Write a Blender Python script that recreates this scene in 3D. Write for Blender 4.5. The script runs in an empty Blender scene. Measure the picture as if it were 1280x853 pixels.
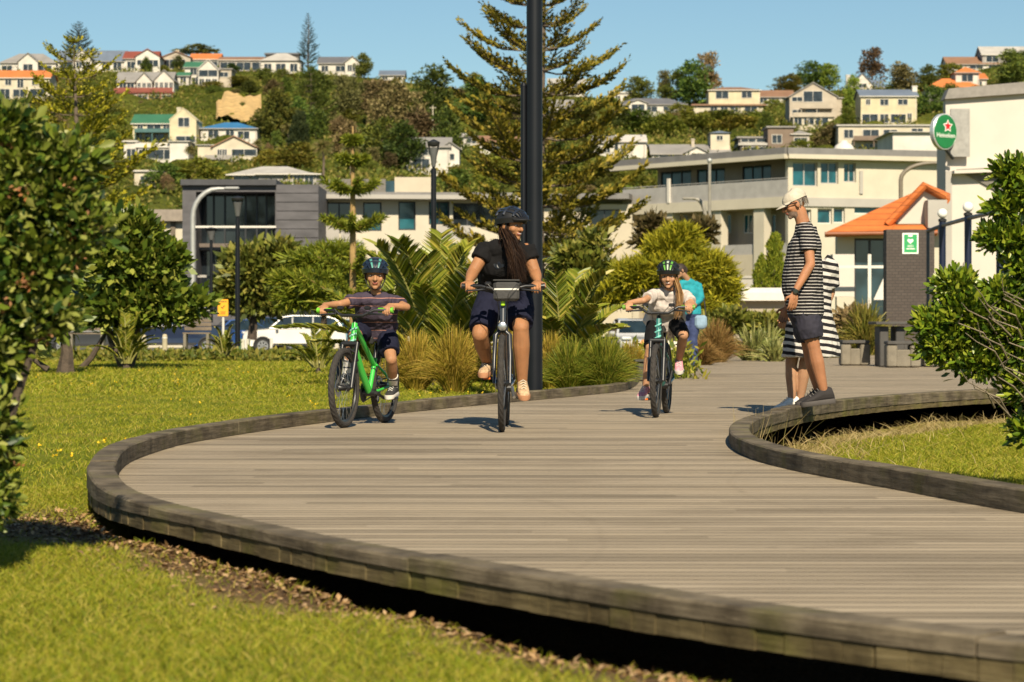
import bpy, bmesh, math, random
import numpy as np
from mathutils import Vector, Matrix
from mathutils.bvhtree import BVHTree

random.seed(7)
RNG = np.random.default_rng(11)
SC = bpy.context.scene
COL = SC.collection
PI = math.pi
R = math.radians

# ---------------------------------------------------------------- camera, sky, sun, exposure
FPX, HORIZON, CAM_Z = 3000.0, 402.0, 0.8
cam_data = bpy.data.cameras.new("camera")
cam = bpy.data.objects.new("camera", cam_data)
COL.objects.link(cam)
cam.location = (0, 0, CAM_Z)
cam.rotation_euler = (R(90), 0, 0)
cam_data.sensor_width = 36
cam_data.lens = FPX / 1280 * 36
cam_data.shift_y = -(426.5 - HORIZON) / 1280
cam_data.clip_start = 0.1
cam_data.clip_end = 5000
cam_data.dof.use_dof = True
cam_data.dof.focus_distance = 17.9
cam_data.dof.aperture_fstop = 5.4
SC.camera = cam

SUN_EL, SUN_AZ = R(38), R(8)          # azimuth: towards the camera's right, behind it
sun_from = Vector((math.sin(SUN_AZ) * math.cos(SUN_EL), -math.cos(SUN_AZ) * math.cos(SUN_EL), math.sin(SUN_EL)))
world = bpy.data.worlds.new("World")
SC.world = world
world.use_nodes = True
wn, wl = world.node_tree.nodes, world.node_tree.links
sky = wn.new("ShaderNodeTexSky")
sky.sky_type = 'NISHITA'
sky.sun_disc = False
sky.sun_elevation = SUN_EL
sky.sun_rotation = PI - SUN_AZ
sky.air_density = 1.0
sky.dust_density = 0.15
sky.ozone_density = 3.0
sky.altitude = 0
bg = wn["Background"]
tint = wn.new("ShaderNodeMix"); tint.data_type = 'RGBA'; tint.blend_type = 'MULTIPLY'
tint.inputs[0].default_value = 1; tint.inputs[7].default_value = (0.88, 1.0, 0.98, 1)
wl.new(sky.outputs[0], tint.inputs[6]); wl.new(tint.outputs[2], bg.inputs[0])
bg.inputs[1].default_value = 0.058
sun_data = bpy.data.lights.new("sun", 'SUN')
sun_data.energy = 5.0
sun_data.angle = R(0.5)
sun_data.color = (1.0, 0.88, 0.67)
sun = bpy.data.objects.new("sun", sun_data)
COL.objects.link(sun)
sun.rotation_euler = (-sun_from).to_track_quat('-Z', 'Y').to_euler()
sun.location = (20, -40, 60)
SC.view_settings.view_transform = 'Standard'
SC.view_settings.look = 'None'
SC.view_settings.exposure = 0.6
SC.view_settings.gamma = 1
SC.view_settings.use_curve_mapping = False
SC.render.engine = 'CYCLES'
SC.cycles.max_bounces = 6
SC.cycles.diffuse_bounces = 2
SC.cycles.glossy_bounces = 2
SC.cycles.transmission_bounces = 4
SC.cycles.transparent_max_bounces = 6
SC.cycles.use_denoising = True
SC.cycles.caustics_reflective = False
SC.cycles.caustics_refractive = False

# ---------------------------------------------------------------- helpers
def P(px, py, d):
    """point at depth d seen at a place of the photograph"""
    return Vector(((px - 640) * d / FPX, d, CAM_Z - (py - HORIZON) * d / FPX))

def G(px, py, z=0.0):
    """point of the level z seen at a place of the photograph"""
    return P(px, py, FPX * (CAM_Z - z) / (py - HORIZON))

def root_loc(o):
    v = Vector((0, 0, 0))
    while o is not None:
        v += o.location
        o = o.parent
    return v

def tag(o, label=None, cat=None, group=None, kind=None):
    if label: o["label"] = label
    if cat: o["category"] = cat
    if group: o["group"] = group
    if kind: o["kind"] = kind
    return o

def thing(name, label, cat, loc=(0, 0, 0), rz=0.0, group=None):
    o = bpy.data.objects.new(name, None)
    COL.objects.link(o)
    o.empty_display_size = 0.2
    o.location = loc
    o.rotation_euler = (0, 0, rz)
    return tag(o, label, cat, group)

def copy_tree(o, parent=None):
    c = o.copy()
    COL.objects.link(c)
    c.parent = parent
    for ch in list(o.children):
        copy_tree(ch, c)
    return c

def link_mesh(name, me, mats, parent=None, world=False, loc=None, smooth=False):
    """one mesh object; world=True: the vertices are world points and are shifted to the parent's (or loc's) origin"""
    if not isinstance(mats, (list, tuple)): mats = [mats]
    for m in mats: me.materials.append(m)
    o = bpy.data.objects.new(name, me)
    COL.objects.link(o)
    sh = None
    if parent is not None:
        o.parent = parent
        if world: sh = root_loc(parent)
    elif loc is not None:
        o.location = loc
        if world: sh = Vector(loc)
    if sh is not None:
        me.transform(Matrix.Translation(-sh))
    if smooth:
        me.polygons.foreach_set("use_smooth", np.ones(len(me.polygons), dtype=bool))
    me.update()
    return o

def np_mesh(name, verts, faces, nside):
    """mesh from arrays: verts (N,3), faces (M,nside)"""
    me = bpy.data.meshes.new(name)
    verts = np.asarray(verts, dtype=np.float32)
    faces = np.asarray(faces, dtype=np.int32)
    me.vertices.add(len(verts))
    me.vertices.foreach_set("co", verts.ravel())
    me.loops.add(faces.size)
    me.loops.foreach_set("vertex_index", faces.ravel())
    me.polygons.add(len(faces))
    me.polygons.foreach_set("loop_start", np.arange(0, faces.size, nside, dtype=np.int32))
    me.polygons.foreach_set("loop_total", np.full(len(faces), nside, dtype=np.int32))
    me.update(calc_edges=True)
    return me

class MB:
    """collects shapes, then becomes ONE mesh object"""
    def __init__(s):
        s.v, s.f, s.m = [], [], []
        s.mi = 0
    def add(s, vs, fs):
        b = len(s.v)
        s.v += [tuple(v) for v in vs]
        for f in fs:
            s.f.append(tuple(b + i for i in f)); s.m.append(s.mi)
    def box(s, c, size, rz=0.0, mat=None):
        hx, hy, hz = size[0] / 2, size[1] / 2, size[2] / 2
        vs = [Vector((x, y, z)) for z in (-hz, hz) for x, y in ((-hx, -hy), (hx, -hy), (hx, hy), (-hx, hy))]
        if mat is None: mat = Matrix.Rotation(rz, 3, 'Z')
        c = Vector(c)
        s.add([c + mat @ v for v in vs], [(0, 3, 2, 1), (4, 5, 6, 7), (0, 1, 5, 4), (1, 2, 6, 5), (2, 3, 7, 6), (3, 0, 4, 7)])
    def bevbox(s, c, size, b=0.01, rz=0.0, mat=None):
        """box with chamfered vertical and horizontal edges"""
        hx, hy, hz = size[0] / 2, size[1] / 2, size[2] / 2
        if mat is None: mat = Matrix.Rotation(rz, 3, 'Z')
        c = Vector(c)
        rings = []
        for z, i in ((-hz, b), (-hz + b, 0), (hz - b, 0), (hz, b)):
            x, y = hx - i, hy - i
            rings.append([c + mat @ Vector(q) for q in ((-x + b, -y, z), (x - b, -y, z), (x, -y + b, z), (x, y - b, z), (x - b, y, z), (-x + b, y, z), (-x, y - b, z), (-x, -y + b, z))])
        s.rings(rings, True)
    def rings(s, rings, caps=True, closed=True):
        n = len(rings[0]); vs = [v for r in rings for v in r]; fs = []
        for k in range(len(rings) - 1):
            for i in range(n if closed else n - 1):
                j = (i + 1) % n
                fs.append((k * n + i, k * n + j, (k + 1) * n + j, (k + 1) * n + i))
        if caps:
            fs.append(tuple(range(n - 1, -1, -1)))
            fs.append(tuple((len(rings) - 1) * n + i for i in range(n)))
        s.add(vs, fs)
    def tube(s, pts, rad, n=8, caps=True, flat=1.0):
        pts = [Vector(p) for p in pts]
        if not isinstance(rad, (list, tuple)): rad = [rad] * len(pts)
        rings = []; ref = None
        for k, p in enumerate(pts):
            a = pts[max(0, k - 1)]; b = pts[min(len(pts) - 1, k + 1)]
            t = (b - a)
            t = t.normalized() if t.length > 1e-9 else Vector((0, 0, 1))
            if ref is None:
                ref = Vector((0, 0, 1)) if abs(t.z) < 0.9 else Vector((1, 0, 0))
            u = t.cross(ref)
            if u.length < 1e-6: u = t.cross(Vector((0.3, 1, 0.2)))
            u.normalize(); w = u.cross(t).normalized(); ref = w
            rings.append([p + rad[k] * (math.cos(2 * PI * i / n) * u + flat * math.sin(2 * PI * i / n) * w) for i in range(n)])
        s.rings(rings, caps)
    def lathe(s, prof, c=(0, 0, 0), n=16, axis='Z', caps=True):
        """prof: (r, h) pairs"""
        c = Vector(c); rings = []
        for r, h in prof:
            rg = []
            for i in range(n):
                a = 2 * PI * i / n
                q = (r * math.cos(a), r * math.sin(a), h)
                if axis == 'X': q = (q[2], q[0], q[1])
                elif axis == 'Y': q = (q[1], q[2], q[0])
                rg.append(c + Vector(q))
            rings.append(rg)
        s.rings(rings, caps)
    def ell(s, c, r, mat=None, nu=14, nv=9):
        c = Vector(c)
        if not isinstance(r, (tuple, list, Vector)): r = (r, r, r)
        mat = mat or Matrix.Identity(3)
        rings = []
        for k in range(nv + 1):
            ph = -PI / 2 + PI * k / nv
            cr = max(math.cos(ph), 0.02)
            rings.append([c + mat @ Vector((r[0] * cr * math.cos(2 * PI * i / nu), r[1] * cr * math.sin(2 * PI * i / nu), r[2] * math.sin(ph))) for i in range(nu)])
        s.rings(rings, True)
    def capsule(s, a, b, ra, rb, n=12, flat=1.0):
        a, b = Vector(a), Vector(b)
        d = b - a; L = d.length
        t = d / L if L > 1e-9 else Vector((0, 0, 1))
        pts, rad = [], []
        for k in range(4):
            q = R(-80 + 80 * k / 3); pts.append(a + t * ra * math.sin(q)); rad.append(max(ra * math.cos(q), .0005))
        for k in range(4):
            q = R(80 * k / 3); pts.append(b + t * rb * math.sin(q)); rad.append(max(rb * math.cos(q), .0005))
        s.tube(pts, rad, n, True, flat)
    def prism(s, poly, y0, y1, mat=None, c=(0, 0, 0)):
        """polygon in x,z swept along y"""
        n = len(poly); c = Vector(c)
        mat = mat or Matrix.Identity(3)
        vs = [c + mat @ Vector((x, y0, z)) for x, z in poly] + [c + mat @ Vector((x, y1, z)) for x, z in poly]
        fs = [tuple(range(n)), tuple(range(2 * n - 1, n - 1, -1))] + [(i, (i + 1) % n + 0, (i + 1) % n + n, i + n)[::-1] for i in range(n)]
        s.add(vs, fs)
    def build(s, name, mats, parent=None, world=False, loc=None, smooth=False, fixn=True):
        me = bpy.data.meshes.new(name)
        me.from_pydata(s.v, [], s.f)
        if any(s.m): me.polygons.foreach_set("material_index", s.m)
        if fixn:
            bm = bmesh.new(); bm.from_mesh(me)
            bmesh.ops.recalc_face_normals(bm, faces=bm.faces)
            bm.to_mesh(me); bm.free()
        o = link_mesh(name, me, mats, parent, world, loc, smooth)
        if smooth: 
            try: me.set_sharp_from_angle(angle=R(40))
            except Exception: pass
        return o

# ---------------------------------------------------------------- materials
MATS = {}
def new_mat(name):
    m = bpy.data.materials.new(name); m.use_nodes = True
    return m, m.node_tree.nodes, m.node_tree.links, m.node_tree.nodes["Principled BSDF"]

def _noise(n, l, scale, detail=4, vec=None, rough=.6):
    t = n.new("ShaderNodeTexNoise"); t.inputs["Scale"].default_value = scale; t.inputs["Detail"].default_value = detail
    t.inputs["Roughness"].default_value = rough
    if vec is not None: l.new(vec, t.inputs["Vector"])
    return t

def _ramp(n, l, fac, stops):
    r = n.new("ShaderNodeValToRGB")
    el = r.color_ramp.elements
    while len(el) < len(stops): el.new(0.5)
    for e, (p, c) in zip(el, stops):
        e.position = p; e.color = (*c, 1)
    if fac is not None: l.new(fac, r.inputs[0])
    return r

def M(name, col, rough=.6, var=.18, scale=4.0, metal=0.0, bump=0.0, bscale=40.0, spec=.5, coat=0.0, sheen=0.0, stretch=None):
    if name in MATS: return MATS[name]
    m, n, l, b = new_mat(name)
    tc = n.new("ShaderNodeTexCoord"); vec = tc.outputs["Object"]
    if stretch:
        mp = n.new("ShaderNodeMapping"); mp.inputs["Scale"].default_value = stretch
        l.new(vec, mp.inputs[0]); vec = mp.outputs[0]
    t = _noise(n, l, scale, 5, vec)
    lo = tuple(c * (1 - var) for c in col); hi = tuple(min(1, c * (1 + var)) for c in col)
    r = _ramp(n, l, t.outputs[0], [(.3, lo), (.7, hi)])
    l.new(r.outputs[0], b.inputs["Base Color"])
    b.inputs["Roughness"].default_value = rough
    b.inputs["Metallic"].default_value = metal
    b.inputs["Specular IOR Level"].default_value = spec
    if coat: b.inputs["Coat Weight"].default_value = coat
    if sheen: b.inputs["Sheen Weight"].default_value = sheen
    if bump:
        t2 = _noise(n, l, bscale, 3, vec)
        bp = n.new("ShaderNodeBump"); bp.inputs["Strength"].default_value = bump; bp.inputs["Distance"].default_value = .02
        l.new(t2.outputs[0], bp.inputs["Height"]); l.new(bp.outputs[0], b.inputs["Normal"])
    MATS[name] = m
    return m

def LM(name, cols, trans=.3, rough=.45, spec=.35, objvar=0.0):
    """leaves: each leaf takes its own colour from the list; a share of the light passes through"""
    if name in MATS: return MATS[name]
    m, n, l, b = new_mat(name)
    g = n.new("ShaderNodeNewGeometry")
    k = len(cols)
    r = _ramp(n, l, g.outputs["Random Per Island"], [(i / max(1, k - 1), c) for i, c in enumerate(cols)])
    col = r.outputs[0]
    if objvar:
        oi = n.new("ShaderNodeObjectInfo")
        hs = n.new("ShaderNodeHueSaturation")
        mr = n.new("ShaderNodeMapRange"); mr.inputs[3].default_value = .5 - .05 * objvar; mr.inputs[4].default_value = .5 + .035 * objvar
        l.new(oi.outputs["Random"], mr.inputs[0]); l.new(mr.outputs[0], hs.inputs["Hue"])
        ml = n.new("ShaderNodeMath"); ml.operation = 'MULTIPLY'; ml.inputs[1].default_value = 37.31
        fr = n.new("ShaderNodeMath"); fr.operation = 'FRACT'
        l.new(oi.outputs["Random"], ml.inputs[0]); l.new(ml.outputs[0], fr.inputs[0])
        mr2 = n.new("ShaderNodeMapRange"); mr2.inputs[3].default_value = 1 - .45 * objvar; mr2.inputs[4].default_value = 1 + .45 * objvar
        l.new(fr.outputs[0], mr2.inputs[0]); l.new(mr2.outputs[0], hs.inputs["Value"])
        l.new(col, hs.inputs["Color"]); col = hs.outputs[0]
    l.new(col, b.inputs["Base Color"])
    b.inputs["Roughness"].default_value = rough
    b.inputs["Specular IOR Level"].default_value = spec
    tr = n.new("ShaderNodeBsdfTranslucent"); l.new(col, tr.inputs[0])
    mx = n.new("ShaderNodeMixShader"); mx.inputs[0].default_value = trans
    l.new(b.outputs[0], mx.inputs[1]); l.new(tr.outputs[0], mx.inputs[2])
    l.new(mx.outputs[0], n["Material Output"].inputs[0])
    MATS[name] = m
    return m

def stripe_mat(name, ca, cb, period, duty=.5, soft=.06, tilt=(0, 0, 1), wob=.012, phase=0.0, rough=.85):
    """horizontal fabric stripes in the garment's own coordinates"""
    m, n, l, b = new_mat(name)
    tc = n.new("ShaderNodeTexCoord")
    nz = _noise(n, l, 5, 2, tc.outputs["Object"])
    dot = n.new("ShaderNodeVectorMath"); dot.operation = 'DOT_PRODUCT'; dot.inputs[1].default_value = tilt
    l.new(tc.outputs["Object"], dot.inputs[0])
    ma = n.new("ShaderNodeMath"); ma.operation = 'MULTIPLY_ADD'; ma.inputs[1].default_value = wob
    l.new(nz.outputs[0], ma.inputs[0]); l.new(dot.outputs["Value"], ma.inputs[2])
    dv = n.new("ShaderNodeMath"); dv.operation = 'MULTIPLY_ADD'; dv.inputs[1].default_value = 1 / period; dv.inputs[2].default_value = phase + 100
    l.new(ma.outputs[0], dv.inputs[0])
    fr = n.new("ShaderNodeMath"); fr.operation = 'FRACT'; l.new(dv.outputs[0], fr.inputs[0])
    r = _ramp(n, l, fr.outputs[0], [(0, ca), (max(0, duty - soft), ca), (duty, cb), (1 - soft, cb)])
    l.new(r.outputs[0], b.inputs["Base Color"])
    b.inputs["Roughness"].default_value = rough; b.inputs["Specular IOR Level"].default_value = .2
    t2 = _noise(n, l, 14, 3, tc.outputs["Object"])
    bp = n.new("ShaderNodeBump"); bp.inputs["Strength"].default_value = .5; bp.inputs["Distance"].default_value = .03
    l.new(t2.outputs[0], bp.inputs["Height"]); l.new(bp.outputs[0], b.inputs["Normal"])
    MATS[name] = m
    return m

def glass_mat(name, col, rough=.06):
    if name in MATS: return MATS[name]
    m, n, l, b = new_mat(name)
    tc = n.new("ShaderNodeTexCoord"); t = _noise(n, l, .9, 2, tc.outputs["Object"])
    r = _ramp(n, l, t.outputs[0], [(.35, tuple(c * .5 for c in col)), (.65, tuple(c * 1.4 for c in col))])
    l.new(r.outputs[0], b.inputs["Base Color"])
    b.inputs["Roughness"].default_value = rough; b.inputs["Specular IOR Level"].default_value = .7
    MATS[name] = m
    return m

# ---------------------------------------------------------------- foliage
def rand_unit(n):
    v = RNG.normal(size=(n, 3)); return v / np.linalg.norm(v, axis=1, keepdims=True)

def leaf_arrays(pos, axis, size, aspect=.42, fold=.12, up=.4, hi=False):
    """leaf blades at pos pointing along axis; returns (verts, quads)"""
    n = len(pos)
    axis = axis / np.linalg.norm(axis, axis=1, keepdims=True)
    r = rand_unit(n); r[:, 2] += up
    side = np.cross(axis, r); side /= np.linalg.norm(side, axis=1, keepdims=True) + 1e-9
    nor = np.cross(side, axis)
    size = np.broadcast_to(np.asarray(size, float), (n,))[:, None]
    if hi:
        T = [(0, 0, 0), (-.5, .45, fold), (-.42, .75, fold), (0, 1, 0), (.42, .75, fold), (.5, .45, fold), (0, .55, -.0)]
        q = [(0, 6, 2, 1), (6, 3, 2, 2), (0, 5, 4, 6), (6, 4, 3, 3)]
        T = [(0, 0, 0), (-.5, .5, fold), (-.3, .86, fold * .6), (0, 1, -fold * .3), (.3, .86, fold * .6), (.5, .5, fold)]
        q = [(0, 3, 2, 1), (0, 5, 4, 3)]
    else:
        T = [(0, 0, 0), (-.5, .5, fold), (0, 1, 0), (.5, .5, fold)]
        q = [(0, 3, 2, 1)]
    k = len(T)
    V = np.empty((n, k, 3))
    for i, (a, b, c) in enumerate(T):
        V[:, i] = pos + size * (side * a * aspect * 1.0 + axis * b + nor * c * aspect)
    base = (np.arange(n) * k)[:, None, None]
    Fq = (np.array(q)[None] + base).reshape(-1, 4)
    return V.reshape(-1, 3), Fq

def lobes_clumps(lobes, dens, jitter=.12, shell=(.45, 1.05)):
    """clump centres spread over ellipsoid lobes [(c, (rx,ry,rz), weight)]"""
    cs, ns = [], []
    for c, r, w in lobes:
        k = max(3, int(dens * w))
        u = rand_unit(k)
        u[:, 2] = np.where(u[:, 2] < -.55, -u[:, 2], u[:, 2])
        rad = RNG.uniform(shell[0] ** 2, shell[1] ** 2, k) ** .5
        s0 = RNG.uniform(0, 6.3, 3)
        rad = rad * (1 + .13 * np.sin(u[:, 0] * 5 + s0[0]) + .13 * np.sin(u[:, 2] * 6 + s0[1]) + .10 * np.sin(u[:, 1] * 5 + u[:, 0] * 4 + s0[2]))
        p = np.array(c) + u * np.array(r) * rad[:, None]
        cs.append(p); ns.append(u)
    return np.vstack(cs), np.vstack(ns)

def crown(lobes, nclump, per, csize, lsize, aspect=.45, hi=False, shell=(.45, 1.05), drop=.0):
    c, u = lobes_clumps(lobes, nclump, shell=shell)
    n = len(c)
    pos = np.repeat(c, per, 0); ud = np.repeat(u, per, 0)
    cs = np.repeat(RNG.uniform(.6, 1.3, n) * csize, per)
    off = rand_unit(n * per) * (RNG.uniform(0, 1, n * per) ** .45 * cs)[:, None]
    off[:, 2] *= .75
    pos = pos + off
    ax = ud * .7 + off / csize * .7 + rand_unit(n * per) * .8
    ax[:, 2] += .15 - drop
    return leaf_arrays(pos, ax, RNG.uniform(.42, 1.4, n * per) * lsize, aspect, hi=hi)

def leaf_obj(name, VF, mat, parent, world=True):
    V, Fq = VF
    return link_mesh(name, np_mesh(name, V, Fq, 4), mat, parent, world)

def ribbon_arrays(base, tip, ctrl, w0, seg=4, twist=None):
    """curved tapering blades (quadratic curves); base, ctrl, tip (N,3)"""
    n = len(base)
    ts = np.linspace(0, 1, seg + 1)
    d = tip - base
    side = np.cross(d, rand_unit(n) + np.array([0, 0, .6])); side /= np.linalg.norm(side, axis=1, keepdims=True) + 1e-9
    V = np.empty((n, (seg + 1) * 2, 3))
    for i, t in enumerate(ts):
        p = (1 - t) ** 2 * base + 2 * t * (1 - t) * ctrl + t * t * tip
        w = (w0 * (1 - t * .92) * (.55 + .45 * min(1, t * 4 + .2)))
        w = np.broadcast_to(w, (n,))[:, None]
        V[:, 2 * i] = p - side * w; V[:, 2 * i + 1] = p + side * w
    q = np.array([(2 * i, 2 * i + 1, 2 * i + 3, 2 * i + 2) for i in range(seg)])
    Fq = (q[None] + (np.arange(n) * (seg + 1) * 2)[:, None, None]).reshape(-1, 4)
    return V.reshape(-1, 3), Fq

def join_arrays(lst):
    vs, fs, b = [], [], 0
    for V, Fq in lst:
        vs.append(V); fs.append(Fq + b); b += len(V)
    return np.vstack(vs), np.vstack(fs)

def limb_path(a, b, bend=.1, n=5):
    a, b = Vector(a), Vector(b); L = (b - a).length
    o = Vector((random.uniform(-1, 1), random.uniform(-1, 1), random.uniform(-.3, .6))) * L * bend
    return [a.lerp(b, i / n) + o * math.sin(PI * i / n) for i in range(n + 1)]
# ================================================================ THE SETTING: deck, ground, hill
def smooth_path(pts, step):
    """Catmull-Rom through 2D points, resampled"""
    p = [np.array(q, float) for q in pts]
    p = [2 * p[0] - p[1]] + p + [2 * p[-1] - p[-2]]
    out = []
    for i in range(1, len(p) - 2):
        L = np.linalg.norm(p[i + 1] - p[i]); k = max(2, int(L / step * 3))
        for t in np.linspace(0, 1, k, endpoint=False):
            a, b, c, d = p[i - 1], p[i], p[i + 1], p[i + 2]
            out.append(.5 * (2 * b + (c - a) * t + (2 * a - 5 * b + 4 * c - d) * t * t + (3 * b - a - 3 * c + d) * t ** 3))
    out.append(p[-2]); out = np.array(out)
    seg = np.r_[0, np.cumsum(np.linalg.norm(np.diff(out, axis=0), axis=1))]
    n = max(2, int(seg[-1] / step)); ss = np.linspace(0, seg[-1], n + 1)
    return np.c_[np.interp(ss, seg, out[:, 0]), np.interp(ss, seg, out[:, 1])]

def gp(px, py, z=0): v = G(px, py, z); return (v.x, v.y)

LEFT = [(4.4, 62), gp(866, 447), gp(832, 458), gp(806, 470), gp(785, 487), gp(735, 494), gp(640, 503), gp(560, 510.5), gp(480, 519), gp(420, 526.5), gp(330, 538.5),
        gp(240, 553), gp(200, 563), (-2.19, 13.8), (-2.13, 13.0), (-2.04, 12.3), (-1.92, 11.5), (-1.64, 10.4), (-1.10, 9.32), (-.49, 8.15), (.24, 6.98),
        (.83, 6.17), (1.30, 5.67), (2.08, 4.92), (3.4, 3.75)]
RIGHT = [(7.2, 27.2), (4.95, 25), (3.55, 22.9), (2.62, 20.9), (2.08, 19.2), (1.66, 17.4), (1.44, 15.7), (1.40, 14.1), (1.54, 12.77), (1.84, 11.4),
         (2.15, 10.0), (2.9, 7.6), (4.2, 5.2), (5.2, 3.9)]
left_path = smooth_path(LEFT, .3)
right_path = smooth_path(RIGHT, .3)
deck_poly = np.vstack([left_path, right_path[::-1], [[10, 29], [14, 40], [14, 62]]])

def poly_dist(pts, poly):
    """signed distance: negative inside the outline"""
    x, y = pts[:, 0], pts[:, 1]
    d = np.full(len(pts), 1e9); ins = np.zeros(len(pts), bool)
    n = len(poly)
    for i in range(n):
        a, b = poly[i], poly[(i + 1) % n]
        e = b - a; L2 = e @ e + 1e-12
        t = np.clip(((x - a[0]) * e[0] + (y - a[1]) * e[1]) / L2, 0, 1)
        d = np.minimum(d, np.hypot(x - a[0] - t * e[0], y - a[1] - t * e[1]))
        c = ((a[1] > y) != (b[1] > y))
        xi = (b[0] - a[0]) * (y - a[1]) / (b[1] - a[1] + 1e-15) + a[0]
        ins ^= c & (x < xi)
    return np.where(ins, -d, d)

right_poly = np.vstack([right_path, [[12, 3.9], [12, 27.2]]])
def line_dist(pts, line):
    d = np.full(len(pts), 1e9)
    for a, b in zip(line[:-1], line[1:]):
        e = b - a; L2 = e @ e + 1e-12
        t = np.clip(((pts - a) @ e) / L2, 0, 1)
        d = np.minimum(d, np.linalg.norm(pts - a - t[:, None] * e, axis=1))
    return d

def sstep(x, a, b):
    t = np.clip((x - a) / (b - a), 0, 1); return t * t * (3 - 2 * t)

near_edge = left_path[left_path[:, 1] < 11.2]
def ground_h(pts):
    x, y = pts[:, 0], pts[:, 1]
    sd = poly_dist(pts, deck_poly)
    h = np.full(len(pts), -.07)
    h -= .55 * sstep(y, 60, 80) * sstep(-x, -7, -3)                                            # the car park lies lower
    h -= .36 * sstep(-sd, -.16, .22)                                       # hollow under the deck
    rp = poly_dist(pts, right_poly)
    inr = sstep(-rp, -.1, .3)
    h = h * (1 - inr) + inr * (-.22 - .16 * np.exp(-np.clip(-rp, 0, 9) / .35))
    fr = sstep(12 - y, 0, 1.5) * (sd > -.3)
    h -= fr * (.035 + .12 * np.exp(-np.clip(sd, 0, 9) / .28) * sstep(x, -1.3, .3)) * (1 - inr)
    h += .012 * np.sin(x * 2.1 + y * 1.3) + .010 * np.sin(x * 4.7 - y * 3.1)
    return h, sd, rp

def dense_axis(segs):
    out = []
    for a, b, s in segs: out.append(np.arange(a, b, s))
    return np.unique(np.round(np.concatenate(out), 4))
gx = dense_axis([(-1200, -60, 60), (-60, -9, 3), (-9, 9, .16), (9, 60, 3), (60, 1201, 60)])
gy = dense_axis([(-40, 3, 3), (3, 32, .16), (32, 70, 1.5), (70, 160, 6), (160, 1300, 60)])
XX, YY = np.meshgrid(gx, gy); gpts = np.c_[XX.ravel(), YY.ravel()]
near = (np.abs(gpts[:, 0]) < 62) & (gpts[:, 1] < 145)
gz = np.full(len(gpts), -.62); dirt = np.zeros(len(gpts))
hh, sdn, rpn = ground_h(gpts[near]); gz[near] = hh
dn = line_dist(gpts[near], near_edge)
wob = .10 * np.sin(gpts[near][:, 0] * 5.1) + .07 * np.sin(gpts[near][:, 1] * 7.3)
md = sstep(.62 + wob - dn, 0, .25) * (sdn > -.6)
md = np.maximum(md, .85 * sstep(.75 - np.hypot(gpts[near][:, 0] + 2.0, gpts[near][:, 1] - 10.4), 0, .5))
md = np.maximum(md, sstep(-sdn, -.02, .2))
dirt[near] = md
dry = np.zeros(len(gpts))
dry[near] = np.maximum(sstep(.85 + rpn, 0, .6) * (rpn < .3) * .5, .35 * sstep(-dn, -1.6, -.5))
nx, ny = len(gx), len(gy)
ii = (np.arange(ny - 1)[:, None] * nx + np.arange(nx - 1)[None]).ravel()
gf = np.c_[ii, ii + 1, ii + nx + 1, ii + nx]
gme = np_mesh("ground", np.c_[gpts, gz], gf, 4)
for nm, arr in (("dirt", dirt), ("dry", dry)):
    at = gme.attributes.new(nm, 'FLOAT', 'POINT'); at.data.foreach_set("value", arr.astype(np.float32))

def ground_material():
    m, n, l, b = new_mat("lawn ground")
    tc = n.new("ShaderNodeTexCoord"); v = tc.outputs["Object"]
    t1 = _noise(n, l, .9, 6, v, .7); t2 = _noise(n, l, 22, 4, v, .7); t3 = _noise(n, l, 60, 3, v, .7)
    g1 = _ramp(n, l, t1.outputs[0], [(.3, (.11, .15, .010)), (.52, (.17, .19, .014)), (.72, (.27, .225, .04))])
    g2 = _ramp(n, l, t2.outputs[0], [(.3, (.35, .35, .3)), (.7, (1, 1, 1))])
    mu = n.new("ShaderNodeMix"); mu.data_type = 'RGBA'; mu.blend_type = 'MULTIPLY'; mu.inputs[0].default_value = .6
    l.new(g1.outputs[0], mu.inputs[6]); l.new(g2.outputs[0], mu.inputs[7])
    dr = n.new("ShaderNodeAttribute"); dr.attribute_name = "dry"
    mx0 = n.new("ShaderNodeMix"); mx0.data_type = 'RGBA'; mx0.inputs[7].default_value = (.36, .26, .10, 1)
    l.new(dr.outputs["Fac"], mx0.inputs[0]); l.new(mu.outputs[2], mx0.inputs[6])
    di = n.new("ShaderNodeAttribute"); di.attribute_name = "dirt"
    soil = _ramp(n, l, t3.outputs[0], [(.3, (.055, .035, .018)), (.55, (.14, .085, .042)), (.75, (.30, .19, .10))])
    mx = n.new("ShaderNodeMix"); mx.data_type = 'RGBA'
    l.new(di.outputs["Fac"], mx.inputs[0]); l.new(mx0.outputs[2], mx.inputs[6]); l.new(soil.outputs[0], mx.inputs[7])
    l.new(mx.outputs[2], b.inputs["Base Color"]); b.inputs["Roughness"].default_value = .95
    b.inputs["Specular IOR Level"].default_value = .1
    bp = n.new("ShaderNodeBump"); bp.inputs["Strength"].default_value = .8; bp.inputs["Distance"].default_value = .04
    l.new(t2.outputs[0], bp.inputs["Height"]); l.new(bp.outputs[0], b.inputs["Normal"])
    return m
ground = link_mesh("ground", gme, ground_material(), smooth=True)
tag(ground, kind="structure")

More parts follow.
